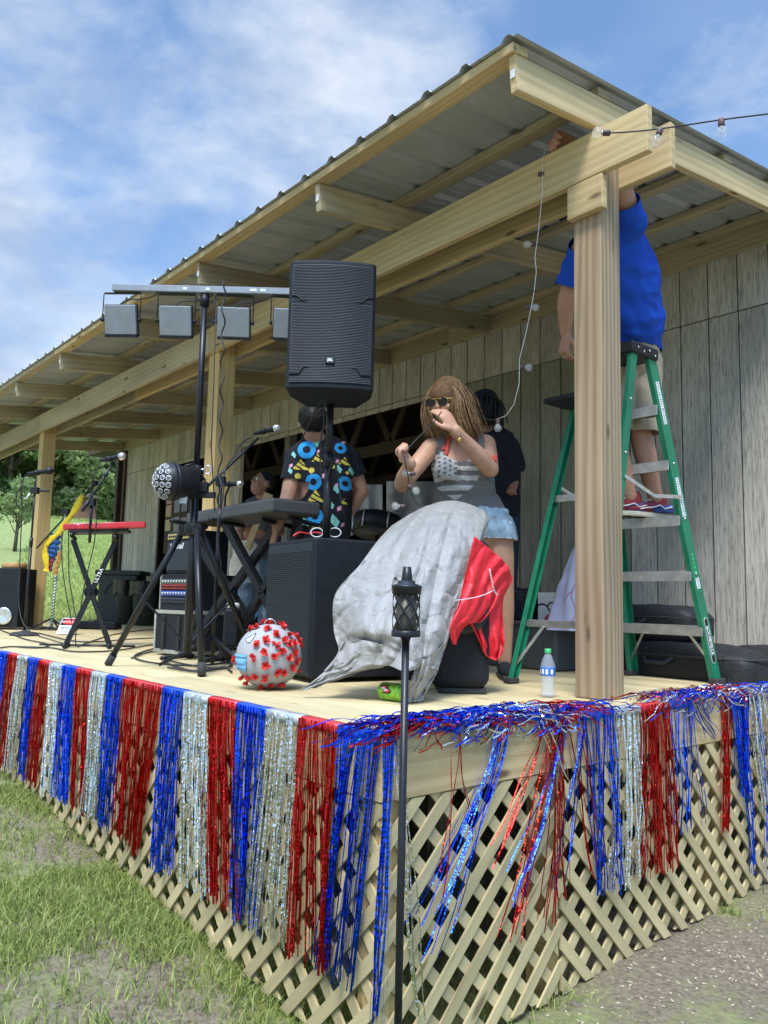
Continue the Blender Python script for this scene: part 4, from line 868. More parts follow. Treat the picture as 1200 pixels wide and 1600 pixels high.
bdir = (Bt-Bf).normalized(); bn = V(1,0,0); bn = (bn-bdir*bn.dot(bdir)).normalized(); bs = bdir.cross(bn)   # rail face frame
def onrail(z, off=.0032): return lerp(Bf, Bt, z)+bn*off
mb = MB(); P = []; 
def pill(L_, W_, n=10): return [(L_/2-W_/2+W_/2*math.cos(a), W_/2*math.sin(a)) for a in [-PI/2+PI*i/n for i in range(n+1)]]+[(-L_/2+W_/2-W_/2*math.cos(a), -W_/2*math.sin(a)) for a in [-PI/2+PI*i/n for i in range(n+1)]]
oB = onrail(.215); mb.prism(pill(.235, .036), oB-bn*.0, -bdir, bdir.cross(bn)*-1 if (-bdir).cross(bdir.cross(bn)*-1).dot(bn) > 0 else bdir.cross(bn), .0008); stk = mb.build('rail_sticker', M['label'], ld)
mb = MB(); yv = bn.cross(-bdir); mb.prism(pill(.228, .029), oB+bn*.001, -bdir, yv, .0006); sub(mb, 'sticker_ground', M['blackp'], stk)
text('LOUISVILLE', .030, oB+bn*.0020, -bdir, yv, M['label'], stk, bold=.0008, sx=.98)
for z, l_, w_ in ((.50, .055, .034), (.93, .20, .030), (1.40, .22, .030)):
    mb = MB(); o = onrail(z); mb.prism([(-l_/2,-w_/2),(l_/2,-w_/2),(l_/2,w_/2),(-l_/2,w_/2)], o, -bdir, yv, .0008); s_ = mb.build('rail_sticker', M['label'], ld)
    mb = MB()
    for k in range(int(l_/.012)): mb.box(o+(-bdir)*(-l_/2+.008+k*.012)+bn*.0012, (.004, w_*.7*rd.uniform(.4, 1), .0006), -bdir, yv)
    sub(mb, 'small_print', mat('print_grey%d' % int(z*100), (.2,.22,.25), .6), s_)
mb = MB(); o = onrail(.60)
for k, l_ in enumerate((.012,.02,.012,.016,.012)): mb.box(o+(-bdir)*(-.045+k*.022), (.013, .02, .0008), -bdir, yv)
mb.build('green_print', mat('bright_green_print', (.03,.45,.12), .5), ld)

# ------------------------------------------------------------------ lighting stand
hc = at(302, 827, 4.12); cx_, cy_ = hc.x, hc.y
ls = thing('light_stand', 'tall black tripod stand with a crossbar that carries four flat stage lights', 'light stand', (cx_, cy_, 0))
ztop = at(324, 450, 4.13).z; z1_ = at(312, 735, 4.12).z
mb = MB(); mb.tube([(cx_, cy_, .10), (cx_, cy_, z1_)], .021, 16); mb.build('lower_pole', M['tubeblk'], ls)
mb = MB(); mb.tube([(cx_, cy_, z1_-.06), (cx_, cy_, z1_+.03)], .027, 16); mb.build('collar', M['black'], ls)
mb = MB(); mb.tube([(cx_, cy_, z1_), (cx_, cy_, ztop+.02)], .0165, 16); mb.build('upper_pole', M['tubeblk'], ls)
mb = MB(); mb.lathe((cx_, cy_, z1_-.10), [(.0225, 0), (.0225, .03)], 16); mb.build('tape_band', M['label'], ls)
mb = MB(); k_ = V(cx_, cy_, z1_+.01)+R0*.045; mb.tube([V(cx_, cy_, z1_+.01)+R0*.02, k_], .006, 8); mb.tube([k_+R0*(.018*math.cos(a)+.014)+V(0,0,.022*math.sin(a)) for a in [i*PI/6 for i in range(12)]], .0035, 6, closed=True); mb.build('pull_pin', M['steel'], ls)
hz_ = hc.z
mb = MB(); mb.lathe((cx_, cy_, hz_-.03), [(.03, 0), (.045, .01), (.045, .05), (.03, .065)], 20)
for k in range(3):
    a = [Vector((-2.51,.206,0)), Vector((-1.753,.357,0)), Vector((-2.30,.98,0))][k]; d_ = (a-V(cx_,cy_,0)).normalized(); mb.box(V(cx_, cy_, hz_-.005)+d_*.05, (.06, .04, .055), d_)
mb.build('leg_hub', M['black'], ls, .004)
for a in (Vector((-2.51,.206,.015)), Vector((-1.753,.357,.015)), Vector((-2.30,.98,.015))):
    d_ = (a-V(cx_,cy_,a.z)).normalized(); top = V(cx_, cy_, hz_)+d_*.065; mb = MB(); mb.tube([top, a], .0165, 14); lg = mb.build('leg', M['tubeblk'], ls)
    mb = MB(); e_ = (a-top).normalized(); mb.tube([a-e_*.05, a+e_*.012], .0205, 14); sub(mb, 'rubber_foot', M['rubber'], lg)
    mb = MB(); mb.beam(top+(a-top)*.52, V(cx_, cy_, .14)+d_*.02, .012, .006, (0,0,1)); mb.build('brace', M['tubeblk'], ls)
bz_ = at(324, 443, 4.13).z; bc_ = V(cx_, cy_, bz_+.012)-F*.0
mb = MB(); mb.box(bc_, (.97, .055, .036), R0); cbx = mb.build('crossbar', M['panel'], ls, .003)
for x, l_ in ((.02,.022),(.26,.035),(.31,.028),(-.1,.02)): mb = MB(); mb.box(bc_+R0*x-V(-R0.y, R0.x, 0)*.0285, (l_, .003, .014), R0); sub(mb, 'socket_plate', M['label'], cbx)
mb = MB(); mb.tube([(cx_, cy_, bz_-.07), (cx_, cy_, bz_-.01)], .024, 14); mb.build('pole_clamp', M['black'], ls)
Tn = V(R0.y, -R0.x, 0)
for k, px in enumerate((190, 278, 371, 461)):
    c = at(px, 490, 4.10+.0); c = V(cx_, cy_, 0)+R0*((px-324)/1256*4.13+.004)+V(0,0,at(324, 491, 4.13).z); tilt = (V(0,0,1)*math.cos(.28)+Tn*math.sin(-.28)*-1).normalized()
    Xp = (R0+Tn*(-.05*k+.05)).normalized(); Yp = tilt
    mb = MB(); mb.box(c, (.168, .155, .028), Xp, (Yp-Xp*Yp.dot(Xp)).normalized()); pn = mb.build('light_panel', M['panel'], ls, .005, 2)
    Yq = (Yp-Xp*Yp.dot(Xp)).normalized(); Zq = Xp.cross(Yq)
    mb = MB(); mb.box(c-Yq*.084+Zq*.0, (.170, .012, .034), Xp, Yq); mb.box(c-Zq*.017, (.176, .163, .010), Xp, Yq); sub(mb, 'light_face', M['black'], pn)
    mb = MB(); e1 = c-Xp*.10; e2 = c+Xp*.10; tb = bc_.z-.02
    mb.tube([e1, V(e1.x, e1.y, tb-.01), V(e1.x, e1.y, tb)+Xp*.01], .003, 6); mb.tube([e2, V(e2.x, e2.y, tb-.01), V(e2.x, e2.y, tb)-Xp*.01], .003, 6); mb.box(V(c.x, c.y, tb-.004), (.19, .02, .004), Xp); mb.lathe(e1, [(.011, -.006), (.011, .008)], 10, Xp); mb.lathe(e2, [(.011, -.008), (.011, .006)], 10, Xp); sub(mb, 'yoke', M['black'], pn)
    mb = MB(); mb.tube(curve([c+Yq*.06-Xp*.02, c+Yq*.10+Xp*.03, V(c.x, c.y, tb-.035)+Xp*.10, V(c.x, c.y, tb-.02)+Xp*.16, V(c.x, c.y, tb+.0)+Xp*.19], 14), .0038, 6); sub(mb, 'lead', M['rubber'], pn)
# coiled power lead down the pole
mb = MB(); P=[at(348, 438, 4.06)]
for i in range(60):
    t = i/59; u_ = 350-8*t+3.0*math.sin(i*.9); v_ = 450+360*t; P.append(at(u_, v_, 4.06+.02*math.sin(i*.7)))
mb.tube(P, .0042, 6); mb.tube([at(338, 470, 4.1), at(334, 600, 4.1), at(330, 700, 4.1), at(336, 800, 4.12)], .003, 6)
tag(mb.build('power_lead', M['rubber']), 'wavy black power lead hanging from the light crossbar', 'cable')
# effect light ball
dc = at(270, 753, 4.05); dd = (-R0*.80+Tn*.55-V(0,0,.05)).normalized(); dX = dd.orthogonal().normalized(); dY = dd.cross(dX)
db = thing('effect_light', 'round black stage effect light covered in small clear lenses on the tripod', 'stage light', tuple(dc))
mb = MB(); rD = .098; mb.lathe(dc, [(rD*math.sin(a), rD*math.cos(a)) for a in [PI*.5*i/10 for i in range(1, 11)]][::-1]+[(.0005, rD)], 36, dd); 
mb.build('dome', M['black'], db)
mb = MB(); mb.lathe(dc, [(.075, -.115), (.084, -.11), (.084, -.03), (rD, -.008), (rD, .001)], 36, dd); mb.build('housing', M['black'], db)
lp = MB(); lr = MB()
for ring, n_ in ((0, 1), (.36, 6), (.70, 11), (1.02, 15)):
    for k in range(n_):
        a = 2*PI*k/n_+ring*2; nn = (dd*math.cos(ring)+(dX*math.cos(a)+dY*math.sin(a))*math.sin(ring)).normalized(); p = dc+nn*rD
        lp.lathe(p, [(.0115, 0), (.0105, .002), (.004, .0032)], 14, nn); X = nn.orthogonal().normalized(); Y = nn.cross(X); lr.tube([p+nn*.001+(X*math.cos(b)+Y*math.sin(b))*.0125 for b in [i*PI/7 for i in range(14)]], .0016, 5, closed=True)
lp.build('lens', mat('lens_grey', (.12,.125,.14), .06, 0, 0), db); lr.build('lens_ring', M['white'], db)
mb = MB(); mb.tube([dc-dd*.06+V(0,0,.085), dc-dd*.10+V(0,0,.10), dc-dd*.17+V(0,0,.02), dc-dd*.17-V(0,0,.06)], .006, 8); mb.box(V(cx_, cy_, dc.z-.01)+R0*.02, (.09, .05, .05), R0); mb.box(V(cx_, cy_, dc.z-.05)+R0*.06, (.09, .03, .03), R0); mb.build('clamp', M['black'], db, .004)
mb = MB(); mb.box(dc-dd*.07-V(0,0,.085)+Tn*.03, (.035, .05, .004), R0, V(0,.2,1)); mb.build('rating_plate', M['label'], db)

# ------------------------------------------------------------------ microphones
def mic(parent, tip, dr, silver=True, s=1):
    dr = Vector(dr).normalized(); mb = MB(); mb.lathe(tip, [(.010*s, -.165*s), (.0115*s, -.16*s), (.0165*s, -.05*s), (.019*s, -.045*s)], 16, dr); body_ = mb.build('microphone', M['black'], parent)
    mb = MB(); mb.ball(Vector(tip)-dr*.022*s, (.0255*s, .0255*s, .029*s), 16, dr.orthogonal(), dr); sub(mb, 'mic_head', M['steel' if silver else 'black'], body_)
    mb = MB(); mb.tube([Vector(tip)-dr*.09*s, Vector(tip)-dr*.12*s], .0185*s, 12); sub(mb, 'clip', M['black'], body_)
m1 = pl(38, 993, 2, 0)
st = thing('microphone_stand', 'straight microphone stand with heavy round base at the far left', 'microphone stand', tuple(m1), 'microphone stands')
zt_ = at(57, 752, 6.75).z
mb = MB(); mb.lathe(m1, [(.125, 0), (.125, .012), (.10, .03), (.03, .04), (.02, .05)], 30); mb.build('base', M['rubber'], st)
mb = MB(); mb.tube([m1+V(0,0,.03), m1+V(0,0,.85)], .013, 10); mb.tube([m1+V(0,0,.85), V(m1.x, m1.y, zt_)], .009, 10); mb.tube([m1+V(0,0,.80), m1+V(0,0,.88)], .016, 10); mb.build('pole', M['tubeblk'], st)
mb = MB(); c = V(m1.x, m1.y, zt_); mb.box(c, (.07, .05, .06), R0); mb.tube([c-R0*.01, c+R0*.13], .012, 8); mb.tube([c, c+V(0,0,.10)], .010, 8); mb.build('clutch', M['black'], st, .005)
mb = MB(); mb.tube([c-R0*.03-V(0,0,.02), c-R0*.07-V(0,0,.07), c-R0*.10-V(0,0,.08)], .009, 8); mb.build('phone_clip', M['steel'], st)
mic(st, at(82, 735, 6.7), R0+V(0,0,.18), False, 1.25)
mb = MB(); mb.tube(curve([at(42, 742, 6.7), at(34, 755, 6.72), at(34, 800, 6.72), at(31, 880, 6.7), at(30, 950, 6.65), at(45, 985, 6.5), at(80, 1000, 6.3), at(120, 1010, 5.9)], 40), .0045, 6); mb.tube(curve([at(36, 758, 6.7), at(27, 770, 6.7), at(25, 785, 6.7), at(30, 793, 6.7)], 10), .006, 6)
tag(mb.build('microphone_cable', M['rubber']), 'black cable hanging from the far left microphone to the deck', 'cable')
# stand with scarves
m2 = pl(80, 984, 2, 0); d2 = (m2-CAM).dot(F)
st = thing('microphone_stand', 'microphone stand hung with colourful scarves and a mint striped pole', 'microphone stand', tuple(m2), 'microphone stands')
b1 = at(103, 800, d2); lo_ = at(57, 857, d2-.1); hi_ = at(136, 770, d2+.1)
mb = MB(); mb.tube([m2+V(0,0,.02), at(88, 898, d2)], .012, 10); mb.tube([at(88, 898, d2), b1], .009, 8); mb.build('pole', M['white'], st)
mb = MB(); T_ = at(88, 898, d2); n_ = 90; P = [m2.lerp(T_, .04+.94*i/n_)+V(math.cos(i*1.15), math.sin(i*1.15), 0)*.0145 for i in range(n_+1)]; mb.tube(P, .0052, 5); mb.build('striped_ribbon', mat('dark_green_ribbon', (.01,.12,.07), .6), st)
mb = MB()
for a in (.4, 2.5, 4.6): mb.tube([m2+V(0,0,.12), m2+V(.22*math.cos(a), .22*math.sin(a), .01)], .010, 8)
mb.build('tripod_base', M['black'], st)
mb = MB(); mb.tube([lo_, hi_], .009, 8); mb.box(b1, (.07, .06, .05), R0); mb.build('boom', M['tubeblk'], st)
mic(st, hi_+(hi_-lo_).normalized()*.16, (hi_-lo_), False, 1.1)
def scarf(name, P, wd, mt, lab, ph=0):
    mb = MB(); Q = curve(P, 40); mb.loft(Q, [(wd*(.6+.4*abs(math.sin(i*.35+ph))), wd*.38*(.7+.3*math.sin(i*.8))) for i in range(41)], R0, 12, True, False, 0, False, .22)
    return tag(mb.build(name, mt), lab, 'scarf', 'scarves on the microphone stand')
scarf('scarf', [at(129, 773, d2), at(118, 795, d2-.03), at(104, 815, d2-.04), at(90, 835, d2-.04), at(76, 845, d2-.05), at(70, 860, d2-.05), at(73, 882, d2-.05), at(72, 893, d2-.05)], .036, M['yellow'], 'long yellow scarf tied along the microphone boom')
scarf('scarf', [at(88, 835, d2-.02), at(84, 850, d2-.03), at(82, 862, d2-.03), at(78, 872, d2-.02)], .066, M['bluescarf'], 'bunched dark blue yarn scarf below the yellow one', 1)
scarf('scarf', [at(84, 868, d2-.02), at(80, 878, d2-.03), at(77, 893, d2-.03)], .030, M['magenta'], 'dark magenta patterned scarf hanging lowest on the left', 2)
scarf('scarf', [at(94, 862, d2-.04), at(90, 880, d2-.04), at(86, 898, d2-.04)], .026, M['leo'], 'orange leopard print scarf hanging beside the striped pole', 3)

# ------------------------------------------------------------------ red keyboard on X stand
def xstand(parent, c, ax, dp, w_, h, mt='tubeblk', r=.015):
    """c floor centre; ax direction the X opens; dp direction of the floor bars"""
    for s_ in (-1, 1):
        for o in (-.03, .03):
            mb = MB(); mb.beam(c-ax*s_*w_/2+dp*(o*s_)+V(0,0,.02), c+ax*s_*w_/2+dp*(o*s_)+V(0,0,h-.02), .022, .036, ax); mb.build('leg', M[mt], parent, .003)
        mb = MB(); mb.tube([c+ax*s_*w_/2-dp*.22+V(0,0,.018), c+ax*s_*w_/2+dp*.22+V(0,0,.018)], r, 10); mb.build('floor_bar', M[mt], parent)
        mb = MB(); mb.tube([c+ax*s_*w_/2-dp*.20+V(0,0,h), c+ax*s_*w_/2+dp*.20+V(0,0,h)], r, 10); mb.build('support_bar', M[mt], parent)
    mb = MB(); mb.lathe(c+V(0,0,h/2), [(.05, -.006), (.05, .006)], 16, dp); mb.tube([c+V(0,0,h/2)-dp*.05, c+V(0,0,h/2)+dp*.05], .008, 8); mb.build('pivot', M[mt], parent)
ka = pl(137, 1011, 2, 0); dk = (ka-CAM).dot(F)
kz = at(160, 833, dk).z
xa = R0.copy(); xd = V(-R0.y, R0.x, 0)
kx = thing('keyboard_stand', 'black X stand under the red keyboard', 'keyboard stand', tuple(ka), 'keyboard stands')
w_x = 62/1256*dk
ax1 = (R0*.95+xd*.3).normalized(); dp1 = (xd*.95-R0*.3).normalized()
xstand(kx, ka, ax1, dp1, w_x*1.02, kz-.03)
mb = MB(); p0 = at(111, 1008, dk-.06); mb.tube([at(62, 1008, dk+.1), at(211, 1011, dk+.12)], .013, 8); mb.build('floor_bar', M['tubeblk'], kx)
a_ = ka-ax1*w_x/2+V(0,0,.02); b_ = ka+ax1*w_x/2+V(0,0,kz-.05); ld_ = (b_-a_).normalized(); yv2 = dp1.cross(ld_)*-1
text('ULTRA', .036, a_.lerp(b_, .66)-dp1*.045-dp1*.0, ld_, (ld_.cross(dp1)*-1).normalized() if (ld_.cross(ld_.cross(dp1)*-1)).dot(dp1) < 0 else ld_.cross(dp1).normalized(), M['label'], kx, bold=.0008)
rk = thing('red_keyboard', 'glossy red keyboard lying on its X stand', 'keyboard', (ka.x, ka.y, kz))
L0 = at(98, 824, dk-.05); L1 = at(228, 821, dk+.05); kd = (L1-L0).normalized(); kn = V(0,0,1).cross(kd).normalized()
out_ = [(0, 0), (.12, .03), (.22, -.01), (.36, .0), (.50, -.04), (.66, -.02), (.66, .03), (.50, .08), (.44, .26), (.30, .29), (.12, .27), (0, .22)]
mb = MB(); mb.prism([(p[0]*(L1-L0).length/.66, p[1]) for p in out_], L0-V(0,0,.018), kd, kn, .045); mb.build('case', M['redkb'], rk, .010, 3)
mb = MB(); mb.box(L0.lerp(L1, .42)-V(0,0,.028)+kn*.12, ((L1-L0).length*.70, .22, .02), kd); mb.build('underside', M['black'], rk)
mb = MB()
for k in range(22): mb.box(L0.lerp(L1, .12+.028*k)+V(0,0,.030)+kn*.12, ((L1-L0).length*.024, .12, .008), kd)
mb.build('keys', M['white'], rk)
st = thing('microphone_stand', 'short boom microphone stand clamped to the red keyboard stand', 'microphone stand', tuple(at(140, 845, dk)), 'microphone stands')
dm = dk-.02; pA = at(140, 848, dm); pB = at(143, 785, dm); e0 = at(128, 799, dm-.05); e1 = at(178, 722, dm+.12)
mb = MB(); mb.tube([pA, pB], .011, 8); mb.build('pole', M['tubeblk'], st)
mb = MB(); mb.tube([e0, e1], .008, 8); mb.tube([e0, e0.lerp(e1, .22)], .013, 8); mb.box(pB, (.05,.045,.05), R0); mb.tube([e0.lerp(e1,.70), e0.lerp(e1,.78)], .015, 8); mb.build('boom', M['tubeblk'], st, .002)
mic(st, at(196, 712, dm+.1), R0+V(0,0,.22), True, 1.15)
mb = MB(); mb.tube(curve([at(156, 727, dm), at(146, 745, dm), at(141, 775, dm), at(150, 800, dm), at(147, 850, dm), at(135, 900, dm), at(126, 950, dm), at(118, 1005, dm), at(140, 1015, dm-.1)], 40), .0042, 6); mb.tube(curve([at(97, 830, dm), at(97, 880, dm), at(104, 930, dm), at(112, 972, dm)], 20), .0042, 6); mb.tube(curve([at(107, 830, dm), at(108, 900, dm), at(116, 950, dm), at(122, 985, dm)], 20), .0042, 6)
tag(mb.build('keyboard_cable', M['rubber']), 'thin black cables hanging down from the red keyboard', 'cable')

# ------------------------------------------------------------------ dark keyboard with boom microphone
K0 = at(424, 800, 4.30); ka2 = V(-1, .05, 0).normalized(); kb2 = V(.05, 1, 0).normalized()
bk_ = thing('black_keyboard', 'long dark grey keyboard on an X stand behind the light tripod', 'keyboard', tuple(K0))
mb = MB(); mb.box(K0+ka2*.56+kb2*.155+V(0,0,.04), (1.12, .31, .075), ka2); mb.build('case', mat('dark_grey_case', (.055,.06,.065), .5), bk_, .012, 2)
mb = MB(); mb.box(K0+ka2*.56+kb2*.155+V(0,0,.079), (1.06, .26, .008), ka2); mb.build('top_panel', M['black'], bk_)
kx = thing('keyboard_stand', 'black X stand under the long dark grey keyboard', 'keyboard stand', (K0.x-.5, K0.y+.15, 0), 'keyboard stands')
xstand(kx, V(K0.x-.38, K0.y+.2, 0), V(0.85,.53,0).normalized(), V(-.53,.85,0).normalized(), .50, K0.z-.016, r=.014)
xstand(kx, V(K0.x-.62, K0.y+.12, 0), V(0.85,.53,0).normalized(), V(-.53,.85,0).normalized(), .60, K0.z-.016, r=.014)
st = thing('microphone_stand', 'boom microphone stand rising behind the dark grey keyboard', 'microphone stand', tuple(at(343, 800, 4.45)), 'microphone stands')
mb = MB(); q_ = at(345, 752, 4.45); mb.tube([V(q_.x, q_.y, .02), q_], .010, 10); mb.build('pole', M['tubeblk'], st)
mb = MB(); mb.tube([at(322, 762, 4.40), at(404, 684, 4.62)], .009, 8); mb.box(q_, (.05,.05,.055), R0); mb.build('boom', M['tubeblk'], st, .004)
mb = MB()
for a in (.2, 2.3, 4.4): mb.tube([V(q_.x, q_.y, .16), V(q_.x+.28*math.cos(a), q_.y+.28*math.sin(a), .012)], .009, 8)
mb.build('tripod_base', M['black'], st)
mic(st, at(438, 668, 4.62), R0+V(0,0,.26), True, .95)
mb = MB(); mb.tube(curve([at(392, 683, 4.6), at(378, 692, 4.55), at(366, 712, 4.5), at(352, 735, 4.46), at(348, 780, 4.4), at(340, 830, 4.4), at(346, 890, 4.4)], 30), .0042, 6)
tag(mb.build('microphone_cable', M['rubber']), 'black cable trailing down the boom stand behind the grey keyboard', 'cable')
st = thing('microphone_stand', 'small microphone on a bent arm in front of the guitarist', 'microphone stand', tuple(at(352, 790, 5.6)), 'microphone stands')
mic(st, at(380, 756, 5.6), R0*1+V(0,0,.02), True, 1.0)
mb = MB(); q_ = at(352, 775, 5.6); mb.tube([V(q_.x, q_.y, .02), q_, at(358, 760, 5.6), at(368, 757, 5.6)], .009, 8); mb.lathe((q_.x, q_.y, 0), [(.11, 0), (.11, .015), (.03, .03)], 20); mb.build('pole', M['tubeblk'], st)

# ------------------------------------------------------------------ amplifier stack
A0 = pl(241, 1022, 2, 0); ux = V(1, .06, 0).normalized(); uy = V(-.06, 1, 0).normalized()
rc = thing('road_case', 'black road case with aluminium edges at the bottom of the amplifier stack', 'case', tuple(A0), 'stacked amplifier gear')
wd_, dp_ = .50, .42
def bxc(z, h, w_=wd_, d_=dp_, o=0): return A0+ux*(w_/2+o)+uy*(d_/2+o)+V(0,0,z+h/2), (w_, d_, h)
mb = MB(); c, sz = bxc(.03, .30); mb.box(c, sz, ux, uy); mb.build('case_body', M['cab'], rc, .004)
for z in (.018, .315): mb = MB(); c, sz = bxc(z, .028, wd_+.014, dp_+.014, -.007); mb.box(c, sz, ux, uy); mb.build('aluminium_edge', M['alu'], rc, .003)
for x in (0, wd_):
    mb = MB(); mb.box(A0+ux*x+V(0,0,.18), (.022, .022, .27), ux, uy); mb.build('corner_edge', M['alu'], rc, .003)
for x in (.13, .36): mb = MB(); mb.box(A0+ux*x-uy*.006+V(0,0,.17), (.045, .012, .26), ux, uy); mb.build('latch_panel', M['black'], rc, .003)
rk2 = thing('effects_rack', 'black rack of effects units with blue and red lights and rows of knobs', 'rack', tuple(A0+V(0,0,.345)), 'stacked amplifier gear')
mb = MB(); c, sz = bxc(.346, .27, .46, .38, .02); mb.box(c, sz, ux, uy); mb.build('rack_body', M['cab'], rk2, .004)
for x in (.02, .48): mb = MB(); mb.box(A0+ux*x+uy*.016+V(0,0,.481), (.012, .012, .266), ux, uy); mb.build('rack_edge', M['alu'], rk2)
for k, (cc, z) in enumerate((((.10,.11,.12), .56), ((.35,.03,.03), .52), ((.05,.10,.40), .47), ((.03,.04,.08), .42))):
    mb = MB(); mb.box(A0+ux*.25+uy*.014+V(0,0,z), (.42, .012, .036), ux, uy); u_ = mb.build('rack_unit', mat('rack_front%d' % k, cc, .35), rk2, .002)
    for j in range(9): mb = MB(); mb.lathe(A0+ux*(.07+.042*j)+uy*.008+V(0,0,z), [(.009, 0), (.008, .010)], 10, -uy); sub(mb, 'knob', M['alu'] if k % 2 == 0 else M['black'], u_)
am = thing('guitar_amplifier', 'black guitar amplifier with a brass control strip on top of the stack', 'amplifier', tuple(A0+V(0,0,.62)), 'stacked amplifier gear')
mb = MB(); c, sz = bxc(.618, .33, .44, .28, .04); mb.box(c, sz, ux, uy); mb.build('cabinet', M['cab'], am, .008, 2)
mb = MB(); mb.box(A0+ux*.26+uy*.036+V(0,0,.756), (.39, .01, .22), ux, uy); mb.build('grille', M['grille'], am)
mb = MB(); mb.box(A0+ux*.26+uy*.036+V(0,0,.908), (.40, .01, .042), ux, uy); gpn = mb.build('control_strip', M['goldpanel'], am)
for j in range(11): mb = MB(); mb.lathe(A0+ux*(.09+.033*j)+uy*.032+V(0,0,.908), [(.008, 0), (.007, .010)], 10, -uy); sub(mb, 'knob', M['blackp'], gpn)
text('Marshall', .062, A0+ux*.20+uy*.029+V(0,0,.83), ux, (0,0,1), M['label'], am, shear=.35, bold=.001)
hd = thing('stained_panel', 'dark framed panel of amber and grey glass behind the amplifier stack', 'panel', tuple(pl(275, 830, 1, 3.4)))
Pw = pl(279, 810, 1, 3.42)
mb = MB(); mb.box(Pw, (.80, .03, .95), (1,0,0)); mb.build('frame', M['dark'], hd)
for k, (dx, dz, cc) in enumerate(((-.28, .30, (.30,.09,.04)), (-.28, .12, (.35,.16,.04)), (-.28, -.08, (.34,.26,.07)), (-.02, .2, (.07,.09,.13)), (.2, .2, (.05,.06,.09)), (-.02, -.1, (.14,.13,.17)), (.2, -.12, (.12,.07,.08)))):
    mb = MB(); mb.box(Pw+V(dx, -.018, dz), (.17, .008, .16 if k < 3 else .24), (1,0,0)); mb.build('glass_pane', mat('pane%d' % k, cc, .25), hd)
# cables on the deck round the stack
def deckcable(pts_, lab, name='floor_cable', r=.0055):
    mb = MB(); mb.tube([p+V(0,0,r+.0015) for p in curve([pl(u_, v_, 2, 0) for u_, v_ in pts_], 16*len(pts_))], r, 6); tag(mb.build(name, M['rubber']), lab, 'cable', 'cables lying on the deck')
deckcable([(0,985),(40,1000),(75,1008),(60,1014),(20,1012),(0,1014)], 'black cable curling past the round base at the far left')
deckcable([(28,1012),(80,1014),(120,1020),(180,1018),(230,1010),(262,1005)], 'black cable running under the red keyboard stand')
deckcable([(60,990),(110,1002),(150,1004),(200,1000),(240,998)], 'black cable behind the red keyboard stand feet')
deckcable([(205,1030),(240,1020),(300,1028),(355,1036),(300,1042),(230,1036),(212,1025),(260,1012),(330,1018)], 'tangled black cable round the left tripod leg')
deckcable([(250,1030),(290,1040),(340,1046),(362,1040),(330,1030),(270,1026),(256,1034),(300,1050),(352,1044)], 'loop of black cable in front of the road case')
deckcable([(262,1045),(310,1052),(350,1046),(362,1052)], 'short black cable end beside the front tripod foot')
deckcable([(130,1008),(180,992),(235,985),(260,990)], 'thin black cable leading to the waste bins')
for k, (u_, v_) in enumerate(((275, 1022), (310, 1026), (345, 1022))):
    c = pl(u_, v_, 2, 0); mb = MB(); mb.tube([c+V((.09+.012*math.sin(i*.37))*math.cos(i*.5)+.01*(i % 7), (.09+.01*math.cos(i*.61))*math.sin(i*.5), .006+.0012*i) for i in range(38)], .005, 6)
    tag(mb.build('cable_coil', M['rubber']), ['coil of black cable left of the front tripod leg', 'coil of black cable right behind the front tripod leg', 'coil of black cable nearest to the pinata ball'][k], 'cable', 'coils of cable')
for t_ in (rc, rk2, am): t_.location = A0+(t_.location-A0)*.84; t_.scale = (.84,)*3
# boxes below the dark keyboard
q_ = pl(345, 1012, 2, 0)
pw = thing('power_box', 'small black power box with a white lid among the keyboard legs', 'box', tuple(q_))
mb = MB(); mb.box(at(364, 948, 4.6)+V(0,0,-.12), (.09, .09, .22), R0); mb.build('bottle_body', M['black'], pw, .02, 3)
mb = MB(); mb.lathe(at(364, 948, 4.6)-V(0,0,.008), [(.038, 0), (.038, .022), (.03, .03)], 16); mb.build('lid', M['white'], pw)

# ------------------------------------------------------------------ far left gear, sign and bins
g0 = pl(26, 984, 2, 0)
mo = thing('monitor_speaker', 'black floor speaker cut off by the left picture edge', 'loudspeaker', tuple(g0))
dd_ = (g0-CAM).dot(F); hh = (981-888)/1256*dd_
mb = MB(); mb.box(g0-R0*.25+xd*.2+V(0,0,hh/2+.02), (.5, .4, hh), R0, xd); mb.build('cabinet', M['cab'], mo, .01, 2)
mb = MB(); mb.lathe(g0-R0*.145-xd*.002+V(0,0,.14), [(.085, 0), (.09, .012), (.075, .014), (.02, .004)], 24, -xd); mb.build('woofer', M['steel'], mo)
tb_ = thing('hand_drum', 'tan wooden hand drum lying on the far left speaker', 'drum', tuple(g0+V(0,0,hh)))
mb = MB(); mb.lathe(g0-R0*.14+xd*.15+V(0,0,hh+.021), [(.12, 0), (.125, .01), (.125, .05), (.118, .055)], 28); mb.build('shell', M['tanw'], tb_)
mb = MB(); mb.lathe(g0-R0*.14+xd*.15+V(0,0,hh+.076), [(.117, -.001), (.117, .002)], 28); mb.build('skin', mat('drumskin', (.55,.42,.25), .6), tb_)
sg0 = pl(103, 992, 2, 0); ds = (sg0-CAM).dot(F); sX = (R0*.98+xd*.12).normalized(); sY = (V(0,0,1)*.50+xd*.8+R0*.35); sY = (sY-sX*sY.dot(sX)).normalized()
dg = thing('danger_sign', 'white warning sign with a red oval propped up on the deck', 'sign', tuple(sg0))
swd, sh_ = .165, .26
mb = MB(); sc_ = sg0+sY*(sh_/2)+V(0,0,.006)-R0*.01; mb.box(sc_, (swd, sh_, .004), sX, sY); bdd = mb.build('board', M['label'], dg)
nS = sX.cross(sY); 
mb = MB(); mb.box(sc_+sY*.062+nS*.0025, (swd*.94, .11, .0012), sX, sY); hb = sub(mb, 'header', M['blackp'], bdd)
